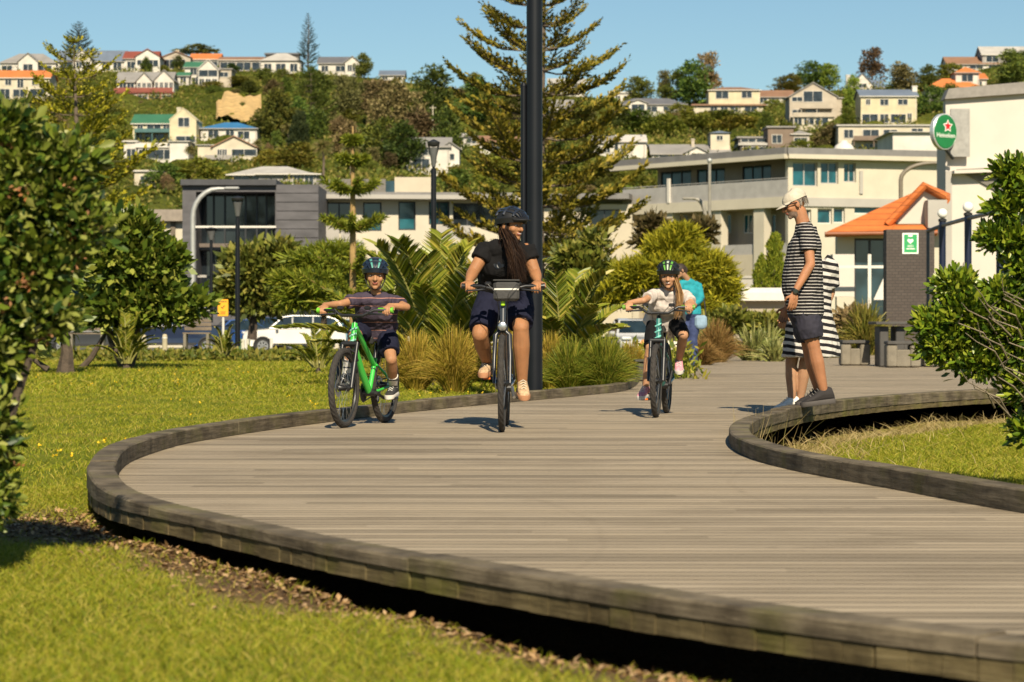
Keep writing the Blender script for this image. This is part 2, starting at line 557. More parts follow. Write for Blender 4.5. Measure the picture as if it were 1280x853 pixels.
# ---- boardwalk deck
def deck_material():
    m, n, l, b = new_mat("weathered deck planks")
    tc = n.new("ShaderNodeTexCoord"); v = tc.outputs["Object"]
    sx = n.new("ShaderNodeSeparateXYZ"); l.new(v, sx.inputs[0])
    a = n.new("ShaderNodeMath"); a.operation = 'MULTIPLY_ADD'; a.inputs[1].default_value = .012; l.new(sx.outputs[0], a.inputs[0]); l.new(sx.outputs[1], a.inputs[2])
    k = n.new("ShaderNodeMath"); k.operation = 'DIVIDE'; k.inputs[1].default_value = .118; l.new(a.outputs[0], k.inputs[0])
    fl = n.new("ShaderNodeMath"); fl.operation = 'FLOOR'; l.new(k.outputs[0], fl.inputs[0])
    fr = n.new("ShaderNodeMath"); fr.operation = 'FRACT'; l.new(k.outputs[0], fr.inputs[0])
    # board ends: each row is offset
    wn1 = n.new("ShaderNodeTexWhiteNoise"); wn1.noise_dimensions = '1D'; l.new(fl.outputs[0], wn1.inputs["W"])
    xo = n.new("ShaderNodeMath"); xo.operation = 'MULTIPLY_ADD'; xo.inputs[1].default_value = 3.6; l.new(wn1.outputs["Value"], xo.inputs[0]); l.new(sx.outputs[0], xo.inputs[2])
    xd = n.new("ShaderNodeMath"); xd.operation = 'DIVIDE'; xd.inputs[1].default_value = 3.6; l.new(xo.outputs[0], xd.inputs[0])
    xf = n.new("ShaderNodeMath"); xf.operation = 'FLOOR'; l.new(xd.outputs[0], xf.inputs[0])
    cb = n.new("ShaderNodeCombineXYZ"); l.new(fl.outputs[0], cb.inputs[0]); l.new(xf.outputs[0], cb.inputs[1])
    wn2 = n.new("ShaderNodeTexWhiteNoise"); wn2.noise_dimensions = '2D'; l.new(cb.outputs[0], wn2.inputs["Vector"])
    base = _ramp(n, l, wn2.outputs["Value"], [(0, (.23, .186, .13)), (.2, (.30, .243, .17)), (.6, (.342, .278, .196)), (1, (.40, .327, .234))])
    mp = n.new("ShaderNodeMapping"); mp.inputs["Scale"].default_value = (2.6, 60, 1); l.new(v, mp.inputs[0])
    gr = _noise(n, l, 1.6, 7, mp.outputs[0], .78)
    mp2 = n.new("ShaderNodeMapping"); mp2.inputs["Scale"].default_value = (.5, 1.1, 1); l.new(v, mp2.inputs[0])
    big = _noise(n, l, 1.1, 5, mp2.outputs[0], .65)
    g1 = _ramp(n, l, gr.outputs[0], [(.26, (.50, .47, .44)), (.46, (.93, .93, .92)), (.75, (1.16, 1.15, 1.12))])
    g2 = _ramp(n, l, big.outputs[0], [(.28, (.62, .60, .57)), (.5, (1, 1, 1)), (.75, (1.16, 1.14, 1.10))])
    def mul(x, y, f):
        q = n.new("ShaderNodeMix"); q.data_type = 'RGBA'; q.blend_type = 'MULTIPLY'; q.inputs[0].default_value = f
        l.new(x, q.inputs[6]); l.new(y, q.inputs[7]); return q.outputs[2]
    c = mul(mul(base.outputs[0], g1.outputs[0], .95), g2.outputs[0], .9)
    # dark gap between boards
    e1 = n.new("ShaderNodeMath"); e1.operation = 'PINGPONG'; e1.inputs[1].default_value = .5; l.new(fr.outputs[0], e1.inputs[0])
    gap = _ramp(n, l, e1.outputs[0], [(.04, (.06, .05, .04)), (.10, (1, 1, 1))])
    c = mul(c, gap.outputs[0], .9)
    # scattered knots, stains, scuffs
    vo = n.new("ShaderNodeTexVoronoi"); vo.inputs["Scale"].default_value = 2.3; l.new(v, vo.inputs["Vector"])
    kn = _ramp(n, l, vo.outputs["Distance"], [(.02, (.35, .32, .3)), (.07, (1, 1, 1))])
    c = mul(c, kn.outputs[0], .7)
    # curved scuffs left by tyres
    for cx, cy, rr_, w_ in ((-3.2, 13.5, 4.1, .016), (2.6, 17.5, 2.6, .014), (2.9, 17.8, 3.4, .014), (-6.5, 9, 6.9, .018), (6.2, 11.5, 5.2, .016), (1.1, 21.5, 1.5, .014)):
        sb = n.new("ShaderNodeVectorMath"); sb.operation = 'SUBTRACT'; sb.inputs[1].default_value = (cx, cy, 0); l.new(v, sb.inputs[0])
        ln = n.new("ShaderNodeVectorMath"); ln.operation = 'LENGTH'; l.new(sb.outputs[0], ln.inputs[0])
        d1 = n.new("ShaderNodeMath"); d1.operation = 'MULTIPLY_ADD'; d1.inputs[1].default_value = .12; l.new(big.outputs[0], d1.inputs[0]); l.new(ln.outputs["Value"], d1.inputs[2])
        d2 = n.new("ShaderNodeMath"); d2.operation = 'SUBTRACT'; d2.inputs[1].default_value = rr_; l.new(d1.outputs[0], d2.inputs[0])
        d3 = n.new("ShaderNodeMath"); d3.operation = 'ABSOLUTE'; l.new(d2.outputs[0], d3.inputs[0])
        rm = _ramp(n, l, d3.outputs[0], [(w_ * .3, (.55, .52, .5)), (w_ * 1.2, (1, 1, 1))]); c = mul(c, rm.outputs[0], .13)
    l.new(c, b.inputs["Base Color"])
    b.inputs["Roughness"].default_value = .82; b.inputs["Specular IOR Level"].default_value = .22
    ad = n.new("ShaderNodeMath"); ad.operation = 'MULTIPLY_ADD'; ad.inputs[1].default_value = .25
    ge = _ramp(n, l, e1.outputs[0], [(.02, (0, 0, 0)), (.07, (1, 1, 1))])
    l.new(gr.outputs[0], ad.inputs[0]); l.new(ge.outputs[0], ad.inputs[2])
    bp = n.new("ShaderNodeBump"); bp.inputs["Strength"].default_value = .55; bp.inputs["Distance"].default_value = .012
    l.new(ad.outputs[0], bp.inputs["Height"]); l.new(bp.outputs[0], b.inputs["Normal"])
    return m
bm = bmesh.new()
top = [bm.verts.new((x, y, 0)) for x, y in deck_poly]
f = bm.faces.new(top)
ex = bmesh.ops.extrude_face_region(bm, geom=[f])
bmesh.ops.translate(bm, verts=[e for e in ex["geom"] if isinstance(e, bmesh.types.BMVert)], vec=(0, 0, -.045))
bmesh.ops.recalc_face_normals(bm, faces=bm.faces)
bmesh.ops.triangulate(bm, faces=[q for q in bm.faces if len(q.verts) > 4])
dme = bpy.data.meshes.new("boardwalk"); bm.to_mesh(dme); bm.free()
deck = link_mesh("boardwalk", dme, deck_material()); tag(deck, kind="structure")

# ---- timber kerbs
def timber(name, cols, moss=0.0):
    m, n, l, b = new_mat(name)
    tc = n.new("ShaderNodeTexCoord"); v = tc.outputs["Object"]
    mp = n.new("ShaderNodeMapping"); mp.inputs["Scale"].default_value = (2, 2, 30); l.new(v, mp.inputs[0])
    t = _noise(n, l, 1.7, 6, mp.outputs[0], .7); t2 = _noise(n, l, 4, 6, v, .7)
    c = _ramp(n, l, t.outputs[0], [(.3, cols[0]), (.5, cols[1]), (.72, cols[2])])
    c2 = _ramp(n, l, t2.outputs[0], [(.35, (.42, .40, .37)), (.60, (1.15, 1.15, 1.12))])
    q = n.new("ShaderNodeMix"); q.data_type = 'RGBA'; q.blend_type = 'MULTIPLY'; q.inputs[0].default_value = .85
    l.new(c.outputs[0], q.inputs[6]); l.new(c2.outputs[0], q.inputs[7]); out = q.outputs[2]
    if moss:
        t3 = _noise(n, l, 2.3, 4, v); r3 = _ramp(n, l, t3.outputs[0], [(.5, (0, 0, 0)), (.68, (moss,) * 3)])
        q2 = n.new("ShaderNodeMix"); q2.data_type = 'RGBA'; q2.inputs[7].default_value = (.13, .13, .02, 1)
        l.new(r3.outputs[0], q2.inputs[0]); l.new(out, q2.inputs[6]); out = q2.outputs[2]
    l.new(out, b.inputs["Base Color"]); b.inputs["Roughness"].default_value = .85; b.inputs["Specular IOR Level"].default_value = .2
    bp = n.new("ShaderNodeBump"); bp.inputs["Strength"].default_value = .6; bp.inputs["Distance"].default_value = .012
    l.new(t.outputs[0], bp.inputs["Height"]); l.new(bp.outputs[0], b.inputs["Normal"])
    return m
kerb_mat = timber("grey kerb timber", [(.065, .052, .036), (.135, .108, .074), (.225, .182, .125)], .35)
fascia_mat = timber("damp fascia timber", [(.06, .046, .022), (.125, .096, .046), (.19, .15, .08)], .6)

def strip(mb, path, off0, off1, z0f, z1f, i0, i1, bev=.008):
    """a beam that follows the path between two offsets to its outer side"""
    rings = []
    for i in range(i0, i1 + 1):
        a = path[max(0, i - 1)]; b = path[min(len(path) - 1, i + 1)]
        t = (b - a) / (np.linalg.norm(b - a) + 1e-9); nrm = np.array([t[1], -t[0]])
        p = path[i]
        if i == i0: p = p + t * .004
        if i == i1: p = p - t * .004
        z0, z1 = z0f(p), z1f(p)
        def q(o, z): return Vector((p[0] + nrm[0] * o, p[1] + nrm[1] * o, z))
        rings.append([q(off0, z0), q(off1, z0), q(off1, z1 - bev), q(off1 - bev, z1), q(off0 + bev, z1), q(off0, z1 - bev)])
    mb.rings(rings, True)

def kerb_thing(path, label, outer, ztop, hang, beam_len=8):
    t = thing("timber_kerb", label, "kerb", (float(path[len(path) // 2][0]), float(path[len(path) // 2][1]), 0))
    s = outer
    for i0 in range(0, len(path) - 1, beam_len):
        i1 = min(i0 + beam_len, len(path) - 1)
        j = random.uniform(-.006, .006)
        mb = MB(); strip(mb, path, min(-.02 * s, .115 * s), max(-.02 * s, .115 * s), lambda p: .004, lambda p: ztop(p) + j, i0, i1)
        mb.build("beam", kerb_mat, t, world=True)
        mb = MB()                                                          # the ends of the deck boards under the kerb
        for i in range(i0, i1):
            for a_, b_ in ((0, .33), (.33, .66), (.66, 1)):
                q0 = path[i] + (path[i + 1] - path[i]) * a_; q1 = path[i] + (path[i + 1] - path[i]) * b_
                tt = (q1 - q0) / np.linalg.norm(q1 - q0); nn = np.array([tt[1], -tt[0]]) * s; o = .108 + random.uniform(-.004, .003); q0 = q0 + tt * .0015; q1 = q1 - tt * .0015; zz = -hang(q0) + random.uniform(-.002, .002)
                mb.add([(*(q + nn * w), z) for z in (zz, .001) for q, w in ((q0, .005), (q1, .005), (q1, o), (q0, o))], [(0, 3, 2, 1), (4, 5, 6, 7), (0, 1, 5, 4), (1, 2, 6, 5), (2, 3, 7, 6), (3, 0, 4, 7)])
        mb.build("fascia", fascia_mat, t, world=True)
    return t
# the left path runs from far to near: its outer side is on the right of its direction
L_outer = -1 if poly_dist(np.array([left_path[30] + np.array([(left_path[31] - left_path[29])[1], -(left_path[31] - left_path[29])[0]])]), deck_poly)[0] < 0 else 1
def ztop_l(p): return .095 - .045 * float(sstep(np.array([11.5 - p[1]]), 0, 2)[0])
kerb_l = kerb_thing(left_path, "long weathered timber kerb curving round the far lawn and out along the near edge of the boardwalk", L_outer, ztop_l, lambda p: .055)
t_ = right_path[31] - right_path[29]
R_outer = -1 if poly_dist(np.array([right_path[30] + .3 * np.array([t_[1], -t_[0]]) / np.linalg.norm(t_)]), deck_poly)[0] < 0 else 1
kerb_r = kerb_thing(right_path, "weathered timber kerb bending round the sunken lawn on which the man stands", R_outer, lambda p: .095, lambda p: .05)

# ---- grass blades, wood chips
def blades(name, pts, h, w, mat, lean=.5, z=None):
    n = len(pts)
    base = np.c_[pts, z]
    d = RNG.normal(size=(n, 2)) * lean
    hs = h * RNG.uniform(.5, 1.25, n)
    tip = base + np.c_[d * hs[:, None], hs]
    ctrl = base + np.c_[d * hs[:, None] * .25, hs * .65]
    V, Fq = ribbon_arrays(base, tip, ctrl, w, seg=2)
    return tag(link_mesh(name, np_mesh(name, V, Fq, 4), mat), kind="stuff")
grass_mat = LM("lawn blades", [(.115, .155, .009), (.18, .215, .011), (.245, .255, .014), (.325, .29, .025), (.43, .34, .08)], .22, .6, .2)
dry_mat = LM("dry blades", [(.28, .20, .075), (.38, .28, .12), (.46, .36, .18), (.16, .15, .03)], .22, .7, .15)

def scatter(x0, x1, y0, y1, n):
    return np.c_[RNG.uniform(x0, x1, n), RNG.uniform(y0, y1, n)]
def in_view(p, m=60):
    px = 640 + p[:, 0] * FPX / p[:, 1]
    return (px > -m) & (px < 1280 + m)
def patchy(p, s, seed=0):
    return .5 + .25 * np.sin(p[:, 0] * s + seed) * np.sin(p[:, 1] * s * 1.3 + 2 * seed) + .25 * np.sin(p[:, 0] * s * 2.7 + 3) * np.sin(p[:, 1] * s * 2.1 + seed)
# near lawn
p = scatter(-3.2, 1.2, 4.2, 12.5, 300000); h, sd, rp = ground_h(p); dl = line_dist(p, near_edge)
corner = np.hypot(p[:, 0] + 2.15, p[:, 1] - 10.4)
keep = (sd > .10) & in_view(p) & (RNG.uniform(size=len(p)) < np.clip((dl - .42 - .12 * np.sin(p[:, 0] * 5.1)) * 3, .05, 1)) & (corner > RNG.uniform(.1, .8, len(p)))
blades("lawn_grass", p[keep], .026, .0022, grass_mat, .8, h[keep])
# lawn behind the deck
p = scatter(-9, 3, 10.5, 30, 330000); h, sd, rp = ground_h(p); keep = (sd > .12) & in_view(p) & (rp > 0) & (RNG.uniform(size=len(p)) < (.35 + .65 * patchy(p, .9, 1)))
blades("lawn_grass", p[keep], .026, .0032, grass_mat, .8, h[keep])
p = scatter(-13, 3, 28, 62, 120000); h, sd, rp = ground_h(p); keep = (sd > .12) & in_view(p)
blades("lawn_grass", p[keep], .05, .008, grass_mat, .8, h[keep])
# sunken lawn on the right
p = scatter(1.4, 6.5, 8, 27, 260000); h, sd, rp = ground_h(p); keep = (rp < -.30 - .15 * np.sin(p[:, 1] * 3)) & in_view(p)
blades("lawn_grass", p[keep], .040, .0038, grass_mat, .8, h[keep])
p = scatter(1.4, 6.5, 8, 27, 60000); h, sd, rp = ground_h(p); keep = (rp < -.12) & in_view(p) & (rp > -.30 - RNG.exponential(.22, len(p)))
blades("dry_grass", p[keep], .10, .004, dry_mat, .9, h[keep])
# tall dry stalks at the bend of the right kerb
b0 = np.array([[1.62, 17.0], [1.70, 17.6], [1.66, 16.6], [1.85, 17.9], [2.05, 18.4], [1.6, 17.3]])
p = np.repeat(b0, 12, 0) + RNG.normal(size=(72, 2)) * .05
blades("dry_stalks", p, .48, .004, dry_mat, .32, np.full(72, -.38))
# small yellow flowers in the lawn
p = scatter(-8, 2, 14, 45, 420); h, sd, rp = ground_h(p); keep = (sd > .2) & in_view(p) & (patchy(p, .6, 4) > .52); p, h = p[keep], h[keep]
pos = np.repeat(np.c_[p, h + .05], 4, 0) + RNG.normal(size=(len(p) * 4, 3)) * .008; ax = rand_unit(len(pos)); ax[:, 2] += .5
tag(leaf_obj("lawn_flowers", leaf_arrays(pos, ax, .022, .8), LM("yellow petals", [(.70, .42, .01), (.75, .52, .03)], .2, .6, .2), None), kind="stuff")
# wood chips along the near edge
p = scatter(-2.9, 1.3, 5.0, 12.2, 60000); h, sd, rp = ground_h(p); dl = line_dist(p, near_edge); corner = np.hypot(p[:, 0] + 2.15, p[:, 1] - 10.4)
keep = (sd > .02) & ((dl < .18 + RNG.exponential(.19, len(p))) & (dl < .85) | (corner < RNG.uniform(0, .75, len(p))))
p, h = p[keep], h[keep]; n = len(p)
ax = rand_unit(n); ax[:, 2] *= .25
VF = leaf_arrays(np.c_[p, h + .006], ax, RNG.uniform(.012, .042, n), .5, fold=.25, up=3)
chips = leaf_obj("wood_chips", VF, LM("bark chips", [(.13, .075, .03), (.26, .15, .06), (.36, .22, .10), (.46, .31, .17), (.20, .12, .06)], 0, .8, .2), None)
tag(chips, kind="stuff")

# ---- car park behind the lawn, path on the far right
def flat_sheet(name, pts, mat, z):
    me = bpy.data.meshes.new(name); me.from_pydata([(x, y, z) for x, y in pts], [], [tuple(range(len(pts)))])
    return tag(link_mesh(name, me, mat), kind="structure")
asphalt = M("asphalt", (.10, .095, .09), .9, .25, 3, bump=.4, bscale=90)
paving = M("plaza paving", (.30, .245, .175), .85, .15, 2.5, bump=.3)
flat_sheet("car_park", [(-45, 76), (5, 76), (5, 128), (-45, 128)], asphalt, -.595)
flat_sheet("plaza", [(4.5, 62.05), (60, 62.05), (60, 74), (4.5, 74)], paving, -.02)

# ---- hill
RIDGE = [(-700, 70), (-200, 78), (0, 86), (60, 88), (150, 87), (270, 88), (330, 90), (400, 93), (470, 98), (560, 110), (640, 116), (740, 122), (800, 130), (860, 128),
         (930, 122), (1000, 116), (1060, 112), (1110, 108), (1180, 100), (1230, 86), (1280, 78), (1500, 70), (2100, 90)]
rpx, rpy = np.array(RIDGE).T
HB, D0, DR = 300.0, 230.0, 340.0
def hill_pt(px, py):
    """the hill point seen at that place: the slope climbs from 230 m to the ridge at 570 m"""
    r = float(np.interp(px, rpx, rpy)); t = (HB - py) / (HB - r)
    d = D0 + DR * t
    return P(px, py, d)
hu = np.linspace(-700, 2100, 281); ht = np.linspace(0, 1, 61)
rows = []
rows.append([(x, 160, -1.0) for x in (hu - 640) * 160 / FPX * 1.6])
for t in ht:
    row = []
    for u in hu:
        r = np.interp(u, rpx, rpy); py = HB + (r - HB) * t; d = D0 + DR * t
        v = P(u, py, d)
        bump = .9 * math.sin(u * .05 + t * 23) + .7 * math.sin(u * .11 - t * 41) + .5 * math.sin(u * .023 + t * 67)
        row.append((v.x, v.y, v.z + bump * min(1, t * 4) * min(1, (1 - t) * 4) * .8))
    rows.append(row)
ridge_row = rows[-1]
for extra, dz in ((40, -2), (140, -14), (400, -70)):
    rows.append([(x * (1 + extra / 570), y + extra, z + dz) for x, y, z in ridge_row])
hv = np.array(rows).reshape(-1, 3); nu, nr = len(hu), len(rows)
ii = (np.arange(nr - 1)[:, None] * nu + np.arange(nu - 1)[None]).ravel()
def hill_material():
    m, n, l, b = new_mat("scrub hillside")
    tc = n.new("ShaderNodeTexCoord"); v = tc.outputs["Object"]
    t1 = _noise(n, l, .035, 6, v, .65); t2 = _noise(n, l, .35, 5, v, .75)
    c = _ramp(n, l, t1.outputs[0], [(.3, (.05, .06, .010)), (.48, (.085, .10, .014)), (.6, (.13, .14, .022)), (.75, (.22, .175, .055))])
    c2 = _ramp(n, l, t2.outputs[0], [(.3, (.3, .3, .3)), (.65, (1.2, 1.2, 1.2))])
    q = n.new("ShaderNodeMix"); q.data_type = 'RGBA'; q.blend_type = 'MULTIPLY'; q.inputs[0].default_value = .85
    l.new(c.outputs[0], q.inputs[6]); l.new(c2.outputs[0], q.inputs[7])
    l.new(q.outputs[2], b.inputs["Base Color"]); b.inputs["Roughness"].default_value = 1; b.inputs["Specular IOR Level"].default_value = .05
    bp = n.new("ShaderNodeBump"); bp.inputs["Strength"].default_value = 1; bp.inputs["Distance"].default_value = 1.5
    l.new(t2.outputs[0], bp.inputs["Height"]); l.new(bp.outputs[0], b.inputs["Normal"])
    return m
hill = link_mesh("hill", np_mesh("hill", hv, np.c_[ii, ii + 1, ii + nu + 1, ii + nu], 4), hill_material(), smooth=True)
tag(hill, kind="structure")

# clay cliff showing in the hill
cl = []
for j in range(9):
    for i in range(15):
        px = 271 + 56 * i / 14; t = j / 8
        lo = 152 - 4 * math.sin(i * .5); hi = 121 - 3 * math.sin(i * .45) + (i < 3) * 9
        v = hill_pt(px, lo + (hi - lo) * t)
        pr = 2.4 * math.sin(PI * min(1, t * 1.1)) * math.sin(PI * i / 14) ** .5 + .35 * math.sin(i * 2.3 + j) + .8
        cl.append((v.x, v.y - pr - 3.2 * math.sin(PI * i / 14) ** .4, v.z + .3 + .2 * math.sin(i * 1.9)))
cf = [(j * 15 + i, j * 15 + i + 1, (j + 1) * 15 + i + 1, (j + 1) * 15 + i) for j in range(8) for i in range(14)]
cliff = link_mesh("cliff", np_mesh("cliff", cl, cf, 4), M("dry clay", (.50, .33, .13), .95, .35, .6, bump=1, bscale=2, stretch=(1, 1, .25)))
tag(cliff, kind="structure")
# ================================================================ BUILDINGS
class Fac:
    """an upright plane through the ground points A and B; its features are given by their outline in the photograph"""
    def __init__(s, A, B):
        s.A = np.array(A, float); s.B = np.array(B, float)
        e = s.B - s.A; s.L = np.linalg.norm(e); s.u = e / s.L
        s.n = np.array([s.u[1], -s.u[0]])
        if s.n[1] > 0: s.n = -s.n
    def uz(s, px, py, out=0.0):
        a = s.A + s.n * out; k = (px - 640) / FPX
        # (k*d, d) = a + t*u
        M2 = np.array([[k, -s.u[0]], [1, -s.u[1]]]); d, t = np.linalg.solve(M2, a)
        return t, CAM_Z - (py - HORIZON) * d / FPX
    def pt(s, u, z, out=0.0):
        q = s.A + s.u * u + s.n * out
        return Vector((q[0], q[1], z))
    def boxuz(s, mb, u0, u1, z0, z1, o0, o1):
        vs = [s.pt(u, z, o) for z in (z0, z1) for u, o in ((u0, o1), (u1, o1), (u1, o0), (u0, o0))]
        mb.add(vs, [(0, 3, 2, 1), (4, 5, 6, 7), (0, 1, 5, 4), (1, 2, 6, 5), (2, 3, 7, 6), (3, 0, 4, 7)])
    def box(s, mb, px0, px1, py0, py1, o0, o1):
        """outline px0..px1, py0 (top)..py1 (bottom) at the front face o1"""
        u0, z1 = s.uz(px0, py0, o1); u1, z0 = s.uz(px1, py1, o1)
        u0b, _ = s.uz(px0, py1, o1)
        s.boxuz(mb, min(u0, u1), max(u0, u1), z0, z1, min(o0, o1), max(o0, o1))
    def rect(s, px0, px1, py0, py1, out=0.0):
        pm = (px0 + px1) / 2
        a = s.uz(px0, py0, out)[0]; b = s.uz(px1, py0, out)[0]
        return a, b, s.uz(pm, py1, out)[1], s.uz(pm, py0, out)[1]
    def wall(s, mb, r, holes, out=0.0, reveal=.25):
        """front sheet with real openings and their reveals; r and holes are (u0,u1,z0,z1)"""
        us = sorted({r[0], r[1]} | {h[i] for h in holes for i in (0, 1)}); zs = sorted({r[2], r[3]} | {h[i] for h in holes for i in (2, 3)})
        us = [u for u in us if r[0] - 1e-6 <= u <= r[1] + 1e-6]; zs = [z for z in zs if r[2] - 1e-6 <= z <= r[3] + 1e-6]
        def inh(u, z): return any(h[0] < u < h[1] and h[2] < z < h[3] for h in holes)
        for a, b in zip(us, us[1:]):
            for c, d in zip(zs, zs[1:]):
                if not inh((a + b) / 2, (c + d) / 2):
                    mb.add([s.pt(a, c, out), s.pt(b, c, out), s.pt(b, d, out), s.pt(a, d, out)], [(0, 1, 2, 3)])
        for u0, u1, z0, z1 in holes:
            f = [s.pt(u0, z0, out), s.pt(u1, z0, out), s.pt(u1, z1, out), s.pt(u0, z1, out)]
            k = [s.pt(u0, z0, out - reveal), s.pt(u1, z0, out - reveal), s.pt(u1, z1, out - reveal), s.pt(u0, z1, out - reveal)]
            mb.add(f + k, [(i, (i + 1) % 4, 4 + (i + 1) % 4, 4 + i) for i in range(4)])
        # returns at both ends and the top
        D = .4
        mb.add([s.pt(r[0], r[2], out), s.pt(r[0], r[3], out), s.pt(r[0], r[3], out - D), s.pt(r[0], r[2], out - D)], [(0, 1, 2, 3)])
        mb.add([s.pt(r[1], r[2], out), s.pt(r[1], r[3], out), s.pt(r[1], r[3], out - D), s.pt(r[1], r[2], out - D)], [(0, 1, 2, 3)])

def window(fac, parent, r, out, frame_mat, pane_mat, bars=1, fw=.07, hbar=None):
    """frame with mullions, its pane a sub-part"""
    u0, u1, z0, z1 = r
    mb = MB()
    fac.boxuz(mb, u0, u1, z1 - fw, z1, out - .08, out)
    fac.boxuz(mb, u0, u1, z0, z0 + fw, out - .08, out)
    for u in [u0, u1 - fw] + [u0 + (u1 - u0) * k / bars - fw / 2 for k in range(1, bars)]:
        fac.boxuz(mb, u, u + fw, z0 + fw, z1 - fw, out - .08, out)
    if hbar: fac.boxuz(mb, u0 + fw, u1 - fw, z0 + (z1 - z0) * hbar, z0 + (z1 - z0) * hbar + fw, out - .07, out - .005)
    w = mb.build("window", frame_mat, parent, world=True)
    mb = MB(); fac.boxuz(mb, u0 + .01, u1 - .01, z0 + .01, z1 - .01, out - .06, out - .045)
    mb.build("pane", pane_mat, w, world=True)
    return w

def root_at(x, y, z=-.65): return (float(x), float(y), z)

cream = M("cream render", (.47, .41, .31), .85, .07, 1.2)
cream2 = M("pale cream render", (.50, .45, .355), .85, .06, 1.0)
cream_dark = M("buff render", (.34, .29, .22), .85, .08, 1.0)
white_wall = M("white render", (.54, .49, .43), .8, .05, .8)
grey_roof = M("grey metal roof", (.17, .16, .155), .6, .15, 1.5)
charcoal = M("charcoal cladding", (.045, .045, .05), .6, .25, 1.2)
slate = M("slate cladding", (.085, .08, .085), .7, .3, .8, stretch=(1, 1, 3))
dark_metal = M("dark window metal", (.02, .022, .026), .45, .1)
white_trim = M("white trim", (.60, .56, .5), .6, .05)
galv = M("galvanised steel", (.40, .40, .38), .5, .12, 3, metal=.4)
lightgrey = M("light grey panel", (.36, .335, .30), .7, .07, 1)
glass_dark = glass_mat("dark glazing", (.012, .016, .020))
glass_teal = glass_mat("teal tinted glazing", (.010, .075, .095))
glass_blue = glass_mat("blue grey glazing", (.02, .045, .06))
rail_mat = M("balcony railing", (.36, .34, .32), .5, .1, 2)
def tile_mat(name, c, pitch=.32):
    m, n, l, b = new_mat(name)
    tc = n.new("ShaderNodeTexCoord"); sx = n.new("ShaderNodeSeparateXYZ"); l.new(tc.outputs["Object"], sx.inputs[0])
    d = n.new("ShaderNodeMath"); d.operation = 'DIVIDE'; d.inputs[1].default_value = pitch; l.new(sx.outputs[2], d.inputs[0])
    f = n.new("ShaderNodeMath"); f.operation = 'FRACT'; l.new(d.outputs[0], f.inputs[0])
    r = _ramp(n, l, f.outputs[0], [(0, tuple(q * .55 for q in c)), (.22, c), (1, tuple(min(1, q * 1.08) for q in c))])
    t = _noise(n, l, 1.3, 5, tc.outputs["Object"]); r2 = _ramp(n, l, t.outputs[0], [(.3, (.75, .72, .7)), (.7, (1.1, 1.1, 1.1))])
    q = n.new("ShaderNodeMix"); q.data_type = 'RGBA'; q.blend_type = 'MULTIPLY'; q.inputs[0].default_value = 1
    l.new(r.outputs[0], q.inputs[6]); l.new(r2.outputs[0], q.inputs[7]); l.new(q.outputs[2], b.inputs["Base Color"])
    b.inputs["Roughness"].default_value = .75
    bp = n.new("ShaderNodeBump"); bp.inputs["Strength"].default_value = .7; bp.inputs["Distance"].default_value = .08
    l.new(f.outputs[0], bp.inputs["Height"]); l.new(bp.outputs[0], b.inputs["Normal"])
    MATS[name] = m; return m
orange_tile = tile_mat("orange roof tiles", (.55, .15, .03), .22)

# ---- apartment block on the right: a wing receding to the left, a wing facing the camera
cor = P(985, 402, 140); lf = P(765, 402, 152); rt = P(1185, 402, 143)
apt = thing("apartment_building", "long cream apartment building with teal windows and a wide balcony behind the man", "building", root_at(cor.x, cor.y))
FL = Fac((lf.x, lf.y), (cor.x, cor.y)); FR = Fac((cor.x, cor.y), (rt.x, rt.y))
zr = FL.uz(985, 196)[1]; zb = FL.uz(985, 246)[1]; zs = FL.uz(985, 259)[1]; zm = FL.uz(985, 317)[1]; zmr = FL.uz(985, 304)[1]; zg = -.65
uL0 = FL.uz(782, 300)[0]; uLr = FL.uz(766, 200)[0]
# roof slab over both wings
mb = MB(); FL.boxuz(mb, uLr, FL.L + .3, zr + .12, zr + .5, -11, .6); FR.boxuz(mb, -.25, FR.L + .2, zr + .121, zr + .49, -11, .58)
mb.build("roof", grey_roof, apt, world=True)
mb = MB(); FL.boxuz(mb, uLr + .1, FL.L + .32, zr - .14, zr + .119, .2, .64); FR.boxuz(mb, -.2, FR.L + .2, zr - .14, zr + .118, .15, .62)
mb.build("gutter", cream2, apt, world=True)
# left wing: back wall of the top floor (set back), slab, columns, parapets
mb = MB()
us = [FL.uz(x, 220, -1.6)[0] for x in (832, 866, 871, 900, 930, 965, 992)]
top_holes = []
for a, b, t, bt in ((826, 864, 214, 236), (871, 906, 211, 235), (928, 964, 207, 231)):
    r = FL.rect(a, b, t, bt, -1.8); top_holes.append(r)
uend = FL.L
FL.wall(mb, (FL.uz(822, 230, -1.8)[0], uend, zb, zr + .1), top_holes, -1.8, .15)
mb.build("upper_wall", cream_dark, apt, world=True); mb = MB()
r_low = []
for a, b in ((811, 815), (845, 859), (872, 886), (900, 914), (929, 941), (958, 970)):
    r_low.append(FL.rect(a, b, 268, 292, -1.2))
FL.wall(mb, (uL0, uend, zg, zs), r_low, -1.2, .12)
FL.boxuz(mb, uL0 + .02, uend - .02, zg, zr, -10.6, -10.2)
FL.boxuz(mb, FL.uz(822, 230, -1.8)[0], FL.uz(822, 230, -1.8)[0] + .3, zb, zr, -10.2, -1.82)
FL.boxuz(mb, uL0, uL0 + .3, zg, zb - .3, -10.2, -.1)
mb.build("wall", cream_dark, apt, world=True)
for r in top_holes: window(FL, apt, r, -1.84, dark_metal, glass_teal, 3)
for r in r_low: window(FL, apt, r, -1.24, white_trim, glass_teal, 2)
mb = MB(); FL.boxuz(mb, uL0 - .2, uend + .2, zs, zb, -1.9, .25); mb.build("balcony_slab", cream2, apt, world=True)
mb = MB()
FL.boxuz(mb, uL0 - .1, uend + .1, zb + .001, zb + 1.0, .12, .16)
